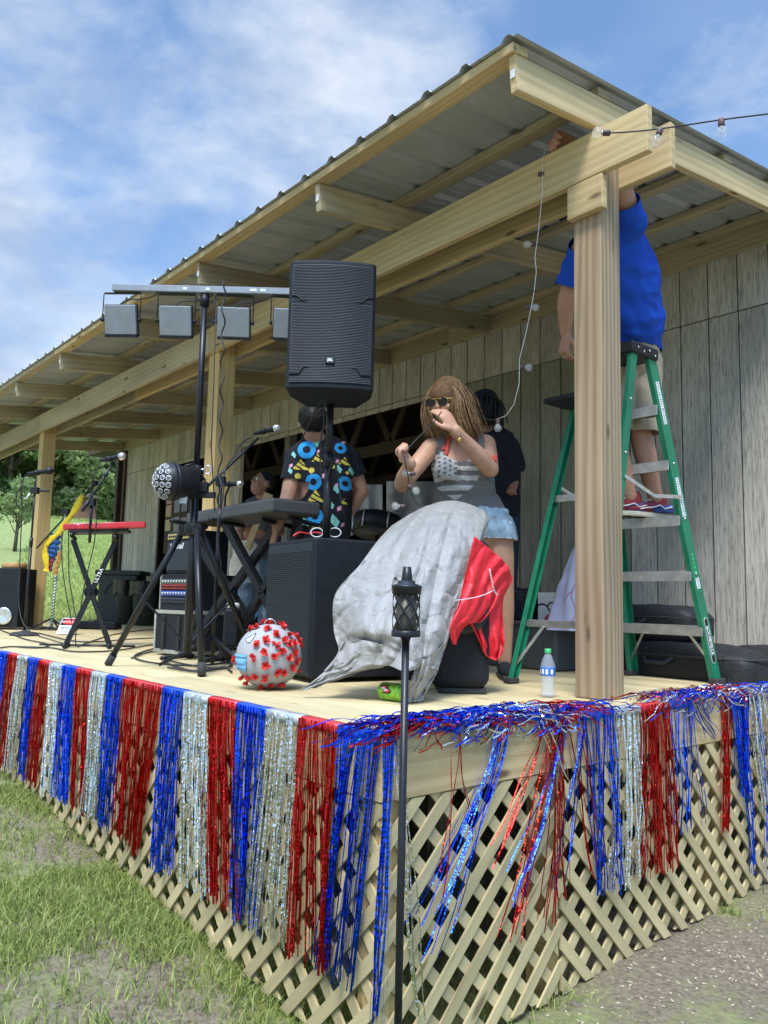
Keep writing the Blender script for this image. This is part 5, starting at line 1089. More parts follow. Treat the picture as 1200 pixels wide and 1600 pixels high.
mb = MB(); mb.prism([(.068*math.cos(a), .043*math.sin(a)) for a in [i*PI/14 for i in range(28)]], sc_+sY*.062+nS*.0033, sX, sY, .001); ov = mb.build('red_oval', M['redp'], dg)
text('DANGER', .036, sc_+sY*.062+nS*.005, sX, sY, M['label'], ov, bold=.0006)
mb = MB()
for r_, l_ in ((-.03, .13), (-.052, .12), (-.082, .09)):
    for j in range(7): mb.box(sc_+sY*r_+sX*(-l_/2+l_*(j+.5)/7)+nS*.0026, (l_/9, .012, .001), sX, sY)
mb.build('small_print', M['navy'], dg)
q_ = pl(140, 983, 2, 0); pdl = thing('pedal_case', 'flat black pedal case lying behind the red keyboard stand', 'case', tuple(q_))
mb = MB(); mb.box(q_+V(0,.1,.045), (.45, .22, .08), R0, xd); mb.build('case_body', M['cab'], pdl, .01, 2)
mb = MB(); mb.tube([q_+V(0,.1,.09)-R0*.05, q_+V(0,.1,.11), q_+V(0,.1,.09)+R0*.05], .008, 6); mb.build('handle', M['rubber'], pdl)
q_ = pl(70, 984, 2, 0); bsh = thing('dark_cloth', 'small dark cloth dropped beside the scarf stand', 'cloth', tuple(q_))
mb = MB(); mb.grid(lambda u, v: q_+R0*(u-.5)*.32+xd*(v-.5)*.22+V(0,0,.012+.05*abs(nz(u*4, v*4, 5))*(1-abs(2*u-1))), 14, 12); o = mb.build('cloth', M['blackcloth'], bsh); sd_ = o.modifiers.new('s', 'SOLIDIFY'); sd_.thickness = .004
def bin_(u0, u1, vt, vb, lab, bag):
    p = pl((u0+u1)/2, vb, 2, 0); d_ = (p-CAM).dot(F); w_ = (u1-u0)/1256*d_; h = (vb-vt)/1256*d_
    t = thing('waste_bin', lab, 'bin', tuple(p), 'waste bins'); c = p+xd*w_/2
    if bag:
        mb = MB(); mb.lathe(c, [(w_*.36, 0), (w_*.47, h*.9), (w_*.5, h*.92), (w_*.5, h*.95)], 24); mb.build('bin_body', M['bin'], t)
        mb = MB(); mb.grid(lambda u, v: c+V((w_*(.53+.03*math.sin(u*37)+.03*nz(u*9, v*3))-.02*(v))*math.cos(2*PI*u), (w_*(.53+.03*math.sin(u*37)))*math.sin(2*PI*u), h*(1-.32*v+.04*math.sin(u*25)*v)), 50, 8); mb.grid(lambda u, v: c+V(w_*.52*(1-v)*math.cos(2*PI*u), w_*.52*(1-v)*math.sin(2*PI*u), h*(1-.3*v)), 30, 4); mb.build('liner', M['binbag'], t)
    else:
        mb = MB(); mb.box(c+V(0,0,h*.47), (w_*.86, w_*.7, h*.94), R0, xd); mb.build('bin_body', M['bin'], t, .04, 4)
        mb = MB(); mb.box(c+V(0,0,h*.96), (w_*1.0, w_*.8, h*.09), R0, xd); mb.build('lid', M['bin'], t, .02, 3)
        mb = MB(); mb.tube([c-xd*w_*.36+R0*(.16*math.cos(a))*w_/.6+V(0,0,h*.55+.17*math.sin(a)) for a in [i*PI/12 for i in range(13)]], .012, 6); mb.build('rib', M['bin'], t)
bin_(140, 213, 891, 974, 'large grey green square bin with lid against the barn', False)
bin_(171, 207, 906, 976, 'round bin with black liner between the square bin and another', True)
bin_(196, 240, 908, 978, 'round bin with black liner nearest to the amplifier stack', True)

# ------------------------------------------------------------------ gear by the ladder
def soft(name, c, sz, X, Y, mt, parent, bev=.06, wr=.012, seed=0):
    mb = MB(); X = Vector(X).normalized(); Y = Vector(Y).normalized(); Z = X.cross(Y); c = Vector(c); n_=44; m_=20; vs=[]; fs=[]
    e = .32
    def sp_(w__, k): return math.copysign(abs(w__)**k, w__)
    for i in range(m_+1):
        p = -PI/2+PI*i/m_
        for k in range(n_):
            a = 2*PI*k/n_; x = sp_(math.cos(p), .45)*sp_(math.cos(a), e); y = sp_(math.cos(p), .45)*sp_(math.sin(a), e); z = sp_(math.sin(p), .55)
            q = V(x*sz[0]/2, y*sz[1]/2, z*sz[2]/2); d_ = wr*(nz(q.x*7+seed, q.y*9, q.z*11)+.7*nz(q.x*19, q.y*19+seed, q.z*24)); q *= 1+d_/max(.05, q.length)*1.0
            q.z -= .03*(x*x)*(1 if seed % 2 else .2)*sz[2]/.2
            vs.append(c+X*q.x+Y*q.y+Z*q.z)
    for i in range(m_):
        for k in range(n_): fs.append((i*n_+k, i*n_+(k+1)%n_, (i+1)*n_+(k+1)%n_, (i+1)*n_+k))
    mb.add(vs, fs, None, True); return mb.build(name, mt, parent)
def gig(u_, v_, d_, L_, W_, H_, lab, seed, yaw=0):
    c = at(u_, v_, d_); X = V(math.cos(yaw), math.sin(yaw), 0); Y = V(-math.sin(yaw), math.cos(yaw), 0)
    t = thing('gig_bag', lab, 'bag', (c.x, c.y, c.z-H_/2), 'black instrument bags'); soft('bag_body', c, (L_, W_, H_), X, Y, M['foam'], t, seed=seed)
    mb = MB(); P = [c+X*L_*.5*math.copysign(abs(math.cos(a))**.4, math.cos(a))*.99+Y*W_*.5*math.copysign(abs(math.sin(a))**.4, math.sin(a))*.99+V(0,0,H_*.18) for a in [2*PI*i/40 for i in range(40)]]; mb.tube(P, .006, 6, closed=True); mb.build('zip_piping', M['rubber'], t)
    mb = MB(); mb.tube([c-Y*W_*.49+X*(-.09)+V(0,0,.03), c-Y*(W_*.5+.03)+X*(-.06)+V(0,0,.0), c-Y*(W_*.5+.03)+X*.06+V(0,0,.0), c-Y*W_*.49+X*.09+V(0,0,.03)], .010, 8); mb.build('carry_handle', M['rubber'], t)
gig(1010, 974, 4.72, .72, .34, .22, 'black padded instrument bag lying on top of the other bags', 2, .05)
gig(1060, 1033, 4.50, 1.02, .40, .22, 'long black instrument bag at the bottom beside the ladder foot', 3, -.03)
gig(1205, 1032, 4.62, .62, .36, .17, 'black bag at the right picture edge next to the lower long bag', 5, .1)
tb0 = pl(866, 1050, 2, 0)
tt = thing('storage_tote', 'grey plastic storage tote behind the ladder with clutter on it', 'tote', tuple(tb0))
mb = MB(); mb.box(tb0+V(-.31,.2,.135), (.62, .38, .27), (1,0,0)); mb.build('tote_body', M['tote'], tt, .02, 3)
mb = MB(); mb.box(tb0+V(-.31,.2,.268), (.66, .42, .024), (1,0,0)); mb.build('rim', M['tote'], tt, .006, 2)
mb = MB(); mb.box(tb0+V(-.31,.007,.16), (.26, .012, .06), (1,0,0)); mb.box(tb0+V(-.52,.007,.12), (.012, .012, .22), (1,0,0)); mb.box(tb0+V(-.10,.007,.12), (.012, .012, .22), (1,0,0)); mb.build('moulded_rib', M['tote'], tt)
t2 = thing('storage_tote', 'second grey tote further back half hidden by the near post', 'tote', tuple(tb0+V(.12,.35,0)))
mb = MB(); mb.box(tb0+V(.02,.68,.14), (.5, .5, .28), (1,0,0)); mb.build('tote_body', M['tote'], t2, .02, 3)
mb = MB(); mb.box(tb0+V(.02,.68,.285), (.54, .54, .02), (1,0,0)); mb.build('rim', M['tote'], t2, .006, 2)
c = tb0+V(-.42,.20,.282)
cr = thing('crate', 'black open crate heaped with dark cloth on the grey tote', 'crate', tuple(c))
mb = MB(); mb.box(c+V(0,0,.06), (.34, .28, .115), (1,0,0)); mb.build('crate_body', M['blackcloth'], cr, .008, 2)
o = soft('cloth_heap', c+V(-.04,0,.13), (.26, .22, .13), (1,0,0), (0,1,0), M['foam'], cr, seed=6, wr=.03)
c = tb0+V(-.115,.20,.281)
bx = thing('carton', 'white carton with a red disc and a yellow tag beside the black crate', 'box', tuple(c))
mb = MB(); mb.box(c+V(0,0,.085), (.17, .20, .165), (1,0,0)); mb.build('carton_body', M['label'], bx, .002)
mb = MB(); mb.prism([(.035*math.cos(a), .035*math.sin(a)) for a in [i*PI/12 for i in range(13)]], c+V(.0,-.101,.004), (1,0,0), (0,0,1), .001); mb.build('red_disc', M['redp'], bx)
mb = MB(); mb.tube([c+V(-.05+.06*math.cos(a)*1.1, -.102, .0+.09*math.sin(a)+.01) for a in [PI*.1+i*PI/14 for i in range(9)]], .005, 5); mb.tube([c+V(.02+.05*math.cos(a), -.102, .0+.11*math.sin(a)) for a in [PI*.2+i*PI/16 for i in range(9)]], .004, 5); mb.build('print', M['blackp'], bx)
mb = MB(); mb.box(c+V(.06,-.1015,.145), (.035, .002, .035), (1,0,0)); mb.build('yellow_tag', M['yellow'], bx)
c = tb0+V(.03,.30,.281)
bx = thing('carton', 'brown cardboard carton beside the lavender sack', 'box', tuple(c))
mb = MB(); mb.box(c+V(0,0,.085), (.12, .2, .17), (1,0,0)); mb.build('carton_body', M['card'], bx, .002)
mb = MB(); mb.box(c+V(0,-.101,.13), (.06, .001, .02), (1,0,0)); mb.build('paper_label', M['label'], bx)
c = at(898, 985, 4.60); sk = thing('plastic_sack', 'lavender plastic sack standing pointed behind the near post', 'sack', tuple(c))
mb = MB()
def sack(u, v):
    r_ = (.145*(1-v)**.75+.012)*(1+.12*math.sin(u*2*PI*6+v*4)+.10*nz(u*5, v*6, 4)); a = 2*PI*u; return c+R0*(r_*math.cos(a)+.03*v)+xd*(r_*.8*math.sin(a))+V(0,0,.50*v)
mb.grid(sack, 60, 40); mb.build('sack_body', M['lav'], sk)
mb = MB(); P = [sack(.70+.02*math.sin(i), .1+.8*i/12) for i in range(13)]; mb.tube(P, .004, 5); mb.tube([sack(.62+.012*i, .3+.03*i) for i in range(9)], .004, 5); mb.build('printed_line', mat('pink_line', (.55,.30,.38), .6), sk)

# things glimpsed inside the barn door
for u0, u1, v0, v1, d_, lab in ((545, 598, 757, 836, 8.4, 'pale quilted sheet hanging inside the barn behind the patterned shirt'), (604, 700, 752, 836, 8.8, 'pale sheet inside the barn seen beside the woman arm'), (462, 488, 782, 832, 8.0, 'white mesh sheet glimpsed under the standing man arm'), (374, 392, 800, 868, 9.0, 'white sheet standing in for daylight through a back doorway left of the guitarist')):  # last one is a white surface imitating daylight seen through a back doorway
    A_ = at(u0, v0, d_); B_ = at(u1, v0, d_); C_ = at(u0, v1, d_)
    def fn(u, v): return A_.lerp(B_, u)+(C_-A_)*v-F*(.05*math.sin(u*14)*(.4+v)+.03*nz(u*5, v*6))
    mb = MB(); mb.grid(fn, 30, 20); o = mb.build('sheet_and_daylight', M['sheet']); sd_ = o.modifiers.new('s', 'SOLIDIFY'); sd_.thickness = .004; tag(o, lab, 'sheet', 'pale sheets inside the barn')
dq = at(589, 822, 5.9); dr_ = thing('drum', 'black snare drum on a stand inside the barn doorway', 'drum', (dq.x, dq.y, 0))
an = (V(0,0,1)+Tn*-.25+R0*.1).normalized(); mb = MB(); mb.lathe(dq, [(.17, -.06), (.17, .06)], 32, an); mb.build('shell', M['black'], dr_)
mb = MB(); mb.lathe(dq, [(.165, -.064), (.16, -.063)], 32, an); mb.lathe(dq, [(.165, .062), (.16, .064)], 32, an); mb.build('drumhead', mat('drumhead', (.12,.11,.11), .4), dr_)
for s_ in (-1, 1): mb = MB(); X = an.orthogonal().normalized(); Y = an.cross(X); mb.tube([dq+an*.062*s_+(X*math.cos(a)+Y*math.sin(a))*.174 for a in [i*PI/16 for i in range(32)]], .006, 6, closed=True); mb.build('hoop', M['tubeblk'], dr_)
for k in range(6): a = k*PI/3; mb = MB(); mb.tube([dq+an*-.06+(X*math.cos(a)+Y*math.sin(a))*.178, dq+an*.06+(X*math.cos(a)+Y*math.sin(a))*.178], .006, 6); mb.build('lug', M['alu'], dr_)
for a in (.3, 2.4, 4.5): mb = MB(); mb.tube([V(dq.x, dq.y, dq.z-.07), V(dq.x, dq.y, .3), V(dq.x+.25*math.cos(a), dq.y+.25*math.sin(a), .01)], .010, 8); mb.build('leg', M['tubeblk'], dr_)
# blue guitar standing behind the guitarist
gq = at(384, 925, 7.5); bg_ = thing('electric_guitar', 'sky blue guitar standing on the deck behind the guitarist legs', 'guitar', tuple(gq), 'guitars')
def gbody(c, X, Y, s, m_, parent):
    pts_ = []
    for i in range(40):
        a = 2*PI*i/40; r_ = 1+.16*math.cos(2*a)-.10*math.cos(3*a+.4)-.12*(abs(math.cos(a)) < .25); pts_.append((.165*s*r_*math.sin(a), .215*s*r_*math.cos(a)))
    mb = MB(); mb.prism(pts_, c-X.cross(Y)*.02, X, Y, .042); return mb.build('guitar_body', m_, parent, .008, 3)
gbody(gq, R0, V(0,0,1), 1.15, M['gtrblue'], bg_)
mb = MB(); mb.box(gq+V(0,0,.45)+xd*.02, (.05, .02, .55), R0, xd); mb.build('neck', M['tanw'], bg_, .004)

# ------------------------------------------------------------------ string lights
def bulbset(t, w, dr, s=1):
    dr = Vector(dr).normalized(); w = Vector(w); mb = MB(); mb.lathe(w, [(.0085*s, -.004), (.0115*s, 0), (.0115*s, .022*s), (.009*s, .026*s)], 12, dr); sk_ = mb.build('socket', mat('socket_brown', (.09,.05,.05), .5) if 'sockm' not in M else M['sockm'], t); M.setdefault('sockm', sk_.data.materials[0])
    c = w+dr*.047*s; mb = MB(); mb.ball(c, .0205*s, 18, dr.orthogonal(), dr); bb = mb.build('bulb', M['bulbg'], t)
    mb = MB(); X = dr.orthogonal().normalized(); mb.tube([w+dr*.028*s+X*.004, c+X*.007, c+dr*.006-X*.0, c-X*.007, w+dr*.028*s-X*.004], .0009, 5); mb.lathe(w, [(.008*s, .024*s), (.008*s, .030*s)], 10, dr); sub(mb, 'filament', M['alu'], bb)
m_, nt_, b_ = base('bulb_glass'); setc(b_, (.92,.94,.95), .03); b_.inputs['Alpha'].default_value = .16; b_.inputs['Specular IOR Level'].default_value = 1; M['bulbg'] = m_
hand_top = pl(868, 216, 2, 2.47); dT = (hand_top-CAM).dot(F)
sl_ = thing('string_lights', 'string of clear globe bulbs from the beam end down to the woman hands', 'string lights', tuple(hand_top))
W1 = curve([at(1260, 170, 2.5), at(1200, 178, 2.7), at(1128, 187, 2.85), at(1040, 200, 3.0), at(985, 206, 3.08), at(945, 208, 3.12)], 40)
mb = MB(); mb.tube(W1, .0028, 6); mb.build('wire', M['rubber'], sl_)
W2_ = curve([at(945, 208, 3.12), at(915, 222, 3.2), hand_top+V(.05,0,-.02), hand_top], 16)
mb = MB(); mb.tube([at(852, 232, dT), at(848, 250, dT), at(848, 300, dT-.02), at(840, 372, dT), at(836, 400, dT), at(838, 425, dT), at(834, 460, dT+.02), at(822, 520, dT+.05), at(812, 560, dT+.1), at(811, 600, dT+.1), at(803, 632, dT+.15), at(790, 650, dT+.2), at(776, 655, dT+.25)], .0016, 6); mb.build('wire', M['label'], sl_)
bulbset(sl_, at(1127, 187, 2.85), V(0,0,-1)); bulbset(sl_, at(1032, 202, 3.0), V(0,0,-1)-R0*.35); bulbset(sl_, at(952, 208, 3.12), -R0+V(0,0,.05))
for u_, v_, dr in ((842, 272, R0), (838, 382, -R0), (822, 480, R0), (812, 574, R0), (778, 655, V(0,0,-1))): bulbset(sl_, at(u_, v_, dT+.05*(v_ > 300)+.1*(v_ > 560)), Vector(dr), .9)

# ------------------------------------------------------------------ people
def remeshed(name, mb, mt, parent, voxel=.006, it=4, fac=.5, live=True):
    o = mb.build(name, mt, parent); a = o.modifiers.new('r', 'REMESH'); a.mode = 'VOXEL'; a.voxel_size = voxel; a.use_smooth_shade = True
    b = o.modifiers.new('s', 'SMOOTH'); b.factor = fac; b.iterations = it; return o
def shell(name, mb, mats, parent, keep, idx=None, voxel=.006, it=4, th=.003, wrk=None):
    """garment: remeshed solid, opened where keep() is false, coloured per face by idx()"""
    o = remeshed(name, mb, mats[0], None, voxel, it); bpy.context.view_layer.update()
    me = bpy.data.meshes.new_from_object(o.evaluated_get(bpy.context.evaluated_depsgraph_get())); bpy.data.objects.remove(o)
    vs = [v.co.copy() for v in me.vertices]; ns = [v.normal.copy() for v in me.vertices]; ps = [tuple(p.vertices) for p in me.polygons]; cs = [p.center.copy() for p in me.polygons]
    if wrk: vs = [v+n*wrk(v) for v, n in zip(vs, ns)]
    ok = [i for i, c in enumerate(cs) if keep(c)]; used = {}; nv = []
    for i in ok:
        for k in ps[i]:
            if k not in used: used[k] = len(nv); nv.append(vs[k])
    m2 = bpy.data.meshes.new(name); m2.from_pydata(nv, [], [[used[k] for k in ps[i]] for i in ok])
    for q in mats: m2.materials.append(q)
    if idx: m2.polygons.foreach_set('material_index', [idx(cs[i]) for i in ok])
    m2.polygons.foreach_set('use_smooth', [True]*len(ok)); bpy.data.meshes.remove(me)
    o = bpy.data.objects.new(name, m2); C.objects.link(o); o.parent = parent; o.matrix_parent_inverse = Matrix.Translation(-parent.location)
    s_ = o.modifiers.new('t', 'SOLIDIFY'); s_.thickness = th; s_.offset = 0; return o
def limb(mb, P, rr, side=None, off=0, n=14): mb.loft(P, [((q[0]+off, q[1]+off) if isinstance(q, tuple) else q+off) for q in rr], side, n, True, True)
def head_prims(mb, c, up, fw, s=1):
    """skull, jaw, nose, ears, brow, neck base; fw = facing direction"""
    up = Vector(up).normalized(); fw = Vector(fw); fw = (fw-up*fw.dot(up)).normalized(); sd = up.cross(fw)
    mb.ball(c+up*.025*s-fw*.012*s, (.074*s, .092*s, .092*s), 20, sd, up); mb.ball(c-up*.035*s+fw*.018*s, (.056*s, .066*s, .078*s), 18, sd, up)
    mb.ball(c-up*.088*s+fw*.050*s, (.024*s, .022*s, .018*s), 12, sd, up); limb(mb, [c+up*.015*s+fw*.078*s, c-up*.018*s+fw*.094*s], [.010*s, .014*s])
    mb.ball(c+up*.030*s+fw*.066*s, (.052*s, .018*s, .010*s), 12, sd, up); mb.ball(c-up*.052*s+fw*.076*s, (.022*s, .009*s, .008*s), 10, sd, up)
    for k in (-1, 1): mb.ball(c+sd*.075*s*k-fw*.008*s+up*.0, (.011*s, .020*s, .032*s), 12, sd, up); mb.ball(c+sd*.036*s*k-up*.022*s+fw*.058*s, (.020*s, .016*s, .016*s), 10, sd, up)
    return up, fw, sd
def face(c, up, fw, sd, parent, s=1):
    for k in (-1, 1):
        e = c+sd*.031*s*k+up*.008*s+fw*.078*s; mb = MB(); mb.ball(e, (.0125*s, .010*s, .0095*s), 12, sd, up); mb.build('eye', M['eye'], parent)
        mb = MB(); mb.ball(e+fw*.0085*s, (.0055*s, .003*s, .0055*s), 10, sd, up); mb.build('iris', M['hairk'], parent)
        mb = MB(); mb.tube([e+up*.022*s-sd*.018*s*k+fw*.002, e+up*.026*s+fw*.006*s, e+up*.021*s+sd*.018*s*k], .0028*s, 6); mb.build('eyebrow', M['hairb2'], parent)
    mb = MB(); mb.ball(c-up*.052*s+fw*.084*s, (.021*s, .006*s, .005*s), 12, sd, up); mb.build('mouth', M['lip'], parent)
def hand(mb, w, d, n, curl=(.5,.6,.65,.7), s=1, thumb=1, tc_=.5, spread=.02):
    """w wrist, d toward fingertips, n palm normal (fingers curl toward it), thumb = side sign"""
    d = Vector(d).normalized(); n = Vector(n); n = (n-d*n.dot(d)).normalized(); sd = n.cross(d)*thumb
    kn = w+d*.085*s; limb(mb, [w-d*.02*s, w+d*.02*s, w+d*.055*s, kn], [(.024*s,.018*s),(.029*s,.017*s),(.038*s,.016*s),(.038*s,.013*s)], sd)
    for i, (o, l_) in enumerate(((.029,.070),(.010,.080),(-.010,.074),(-.028,.058))):
        p = kn+sd*o*s-d*.006*s; dir_ = (d+sd*o*spread*30).normalized(); P = [p]; c_ = curl[i]
        for f_ in (.45, .31, .24):
            dir_ = (dir_*math.cos(c_)+n*math.sin(c_)).normalized() if True else dir_; P.append(P[-1]+dir_*l_*f_*s)
            ax = dir_.cross(n); n2 = n
        # rotate progressively in the plane of dir and palm normal
        P = [p]; ang = 0
        for f_ in (.45, .31, .24): ang += c_; P.append(P[-1]+(d*math.cos(ang)+n*math.sin(ang)+sd*o*spread*30*math.cos(ang)).normalized()*l_*f_*s)
        limb(mb, P, [.0098*s, .0092*s, .0085*s, .0072*s], None, 0, 10)
    p = w+d*.022*s+sd*.026*s; t1 = p+(sd*.65+d*.65+n*.25*tc_).normalized()*.040*s; t2 = t1+(sd*.25*(1-tc_)+d*.8+n*.7*tc_).normalized()*.030*s; t3 = t2+(d*.85+n*.75*tc_-sd*.35*tc_).normalized()*.022*s
    limb(mb, [p, t1, t2, t3], [.015*s, .0115*s, .010*s, .008*s], None, 0, 10)
def shoe(parent, heel, toe, m_up, m_sole, s=1, name='shoe'):
    heel, toe = Vector(heel), Vector(toe); d = (toe-heel).normalized(); z = V(0,0,1); sd = d.cross(z); L_ = .285*s
    mb = MB(); limb(mb, [heel+z*.05*s, heel+d*.08*s+z*.055*s, heel+d*.17*s+z*.045*s, heel+d*.245*s+z*.038*s], [(.036*s,.040*s),(.040*s,.042*s),(.044*s,.032*s),(.040*s,.024*s)], sd); limb(mb, [heel+d*.02*s+z*.06*s, heel+d*.02*s+z*.105*s], [.040*s, .038*s])
    o = remeshed(name, mb, m_up, parent, .006, 3)
    mb = MB(); pts_ = [(-.038, -.035), (-.030, .028), (.09, .040), (.19, .046), (.26, .038), (.285, .0), (.26, -.040), (.18, -.046), (.07, -.038)]
    mb.prism([(p[0]*s, p[1]*s) for p in pts_], heel+z*.001, d, z.cross(d), .026*s); so_ = mb.build('sole', m_sole, None, .006*s, 2); so_.parent = o
    return o, d, sd
skinb = lambda P, r: None

# ---- woman behind the cover
WF = (-F*1.0); fwW = V(R0.y*1.0, -R0.x*1.0, 0)                    # horizontally toward the photographer
wq = V(*at(745, 800, 4.12)); wq.z = 0
wo = thing('person', 'woman in grey tank top with heart flag and denim shorts holding up string lights', 'person', tuple(wq))
hips, waist, bust, upper, nb, nt2 = at(742, 822, 4.12), at(731, 782, 4.10), at(725, 735, 4.07), at(718, 700, 4.08), at(713, 680, 4.08), at(704, 655, 4.03)
hW = at(699, 628, 3.99); upW = (V(0,0,1)-R0*.12+fwW*.25).normalized(); fdW = (fwW*.85-R0*.62-V(0,0,.35)).normalized()
sR_, eR_, wR_ = at(674, 699, 4.06), at(628, 757, 3.92), at(641, 722, 3.72)
sL_, eL_, wL_ = at(759, 694, 4.14), at(766, 733, 3.95), at(712, 672, 3.80)
def torsoW(mb, off=0, hipo=0):
    limb(mb, [hips-V(0,0,.03), hips+V(0,0,.04), waist, at(728, 757, 4.08), bust, upper, at(715, 688, 4.09)], [(.158,.115),(.162,.115),(.138,.098),(.138,.10),(.148,.105),(.148,.082),(.115,.065)], R0, off, 22)
    limb(mb, [at(704, 718, 4.04), at(702, 733, 4.00)], [.056, .060], None, off); limb(mb, [at(741, 717, 4.05), at(743, 732, 4.01)], [.056, .060], None, off)
    limb(mb, [at(690, 697, 4.07), sR_], [.055, .047], None, off); limb(mb, [at(742, 693, 4.11), sL_], [.057, .050], None, off)
mb = MB(); torsoW(mb)
limb(mb, [at(714, 690, 4.09), nb, nt2, at(701, 642, 4.0)], [.062, .052, .050, .050])
limb(mb, [sR_, sR_.lerp(eR_, .5), eR_], [.048, .047, .039]); limb(mb, [eR_, eR_.lerp(wR_, .35), wR_], [.040, .041, .025])
limb(mb, [sL_, sL_.lerp(eL_, .5), eL_], [.052, .049, .042]); limb(mb, [eL_, eL_.lerp(wL_, .35), eL_.lerp(wL_, .8), wL_], [.043, .044, .029, .026])
hand(mb, wR_, at(631, 708, 3.70)-wR_+V(0,0,.01)-R0*.02, -R0*.2+fwW*.4+R0*.9, (1.0,1.1,1.15,1.2), .95, 1, .9)
hand(mb, wL_, at(688, 638, 3.80)-wL_, fwW*-.75-R0*.45-V(0,0,.2), (.30,.34,.38,.42), 1.0, -1, .5, .035)
kl, al = at(786, 915, 4.10), at(788, 1040, 4.12); kl.z = .46; al.z = .09; kr = hips-R0*.12-V(0,0,.42)+fwW*.02; ar = V(kr.x-.02, kr.y+.03, .09)
hl, hr_ = hips+R0*.10-V(0,0,.02), hips-R0*.09-V(0,0,.02)
for h_, k_, a_ in ((hl, kl, al), (hr_, kr, ar)):
    limb(mb, [h_, h_.lerp(k_, .5), k_, k_.lerp(a_, .3), a_], [.092, .080, .056, .056, .036])
head_prims(mb, hW, upW, fdW)
bodyW = remeshed('body', mb, M['skin'], wo, .0055, 5)
for a_ in (al, ar): shoe(wo, V(a_.x, a_.y, 0)-fwW*.05, V(a_.x, a_.y, 0)+fwW*.2, M['blackcloth'], M['rubber'], .88)
_up = upW; _fw = (fdW-_up*fdW.dot(_up)).normalized(); _sd = _up.cross(_fw)
mb = MB(); mb.ball(hW-_up*.052+_fw*.084, (.021, .006, .005), 12, _sd, _up); mb.build('mouth', M['lip'], wo)
# sunglasses
sg = thing('sunglasses', 'dark aviator sunglasses with thin gold frame worn by the woman', 'sunglasses', tuple(hW+_fw*.1+_up*.01))
for k in (-1, 1):
    c = hW+_fw*.101+_up*.006+_sd*.034*k; lens = [(.030*math.cos(a)*(1 if math.sin(a) > -.2 else .9), .025*math.sin(a) if math.sin(a) < 0 else .019*math.sin(a)**.6) for a in [2*PI*i/24 for i in range(24)]]
    mb = MB(); mb.prism(lens, c, _sd, _up, .002); mb.build('lens', M['lens'], sg)
    mb = MB(); mb.tube([c+_sd*p[0]+_up*p[1] for p in lens], .0016, 6, closed=True); mb.tube([c+_sd*.030*k+_up*.012, c+_sd*.046*k+_up*.010-_fw*.02, hW+_sd*.078*k+_up*.010], .0017, 6); mb.build('rim', M['gold'], sg)
mb = MB(); mb.tube([hW+_fw*.103+_up*.020+_sd*.03*t for t in (-1,-.4,.4,1)], .0016, 6); mb.build('bridge', M['gold'], sg)
# hair
def hair(parent, c, up, fw, sd, n, mats, ln, drop, cover=None, name='hair', thick=.0032, flare=.02, front=2.25):
    for mi, mt_ in enumerate(mats):
        mb = MB()
        if mi == 0: mb.ball(c+up*.034-fw*.010, (.082, .101, .092), 24, sd, up); mb.ball(c-up*.03-fw*.045, (.078, .055, .085), 20, sd, up)
        for _ in range(n):
            a = rd.uniform(-front, front); e = rd.triangular(.1, 1.56, 1.5) if abs(a) < 2 else rd.uniform(.7, 1.55)   # a: angle from back
            part = sd*.02
            r0 = c+up*(.030+.097*math.sin(e))+(-fw*math.cos(a)*.098+sd*math.sin(a)*.083)*math.cos(e)-fw*.016
            a2 = max(-2.05, min(2.05, a)); side_ = (-fw*math.cos(a2)+sd*math.sin(a2)*.98); sw = rd.uniform(.80, .98)
            m1_ = c-fw*.014+side_*.100*sw+up*.02; m2_ = c-fw*.012+side_*(.098+flare*.5)*sw-up*.05; en = c-fw*.012+side_*(.085+flare*rd.uniform(.2, 1.2))*sw-up*ln*rd.uniform(.8, 1.08)+drop*ln
            w_ = V(rd.gauss(0,.013), rd.gauss(0,.013), rd.gauss(0,.010)); Q = curve([r0, m1_+w_, m2_+w_*1.5, en+w_*2], 8)
            mb.loft(Q, [thick*(1.3, 1.4, 1.5, 1.5, 1.4, 1.3, 1.1, .8, .3)[i] for i in range(9)], None, 4, True)
        mb.build(name, mt_, parent)
hair(wo, hW, _up, _fw, _sd, 950, (M['hairb2'], M['hairb'], M['hairb']), .12, -V(0,0,.3)+R0*.22, thick=.0014, flare=.010, front=2.55)
# tank top: keep torso below a scooped neckline
ntop = at(716, 722, 3.97); 
def keepT(c):
    x = (c-ntop).dot(R0); z = c.z-ntop.z
    if c.z < hips.z+.055: return False
    if z < -.0: 
        return not ((c-sR_).length < .062 or (c-sL_).length < .066) 
    if abs(x+.085) < .019 or abs(x-.115) < .019: return c.z < sL_.z+.06      # straps
    if x < -.122 or x > .150: return z < -.01
    return z < .9*(x-.012)**2*6-.0 and abs(x) < .16 and z < .05
mb = MB(); torsoW(mb, .009)
hc_ = at(713, 742, 3.95)
def heart(c):
    if (c-waist).dot(fwW) < 0: return 0
    x = (c-hc_).dot(R0)/.122; z = (c.z-hc_.z)/.115
    X = x*1.12; Z = z*1.05+.12
    if (X*X+Z*Z-1)**3 - X*X*Z**3 > 0: return 0
    if x < .0 and z > -.05:                                         # star field
        return 0 if (int((x+2)*9.5) % 2 == 0 and int((z+2)*9.5+int((x+2)*4.75)%2) % 2 == 0) else 1
    return 1 if int((z+3)*5.0) % 2 == 0 else 0
wrkW = lambda v: .0045*nz(v.x*9, v.y*9, v.z*26)+.003*nz((v.x+v.z)*30, v.y*30, v.z*30)
shell('tank_top', mb, [M['tank'], M['tprint']], wo, keepT, heart, .005, 4, .003, wrkW)
mb = MB(); 
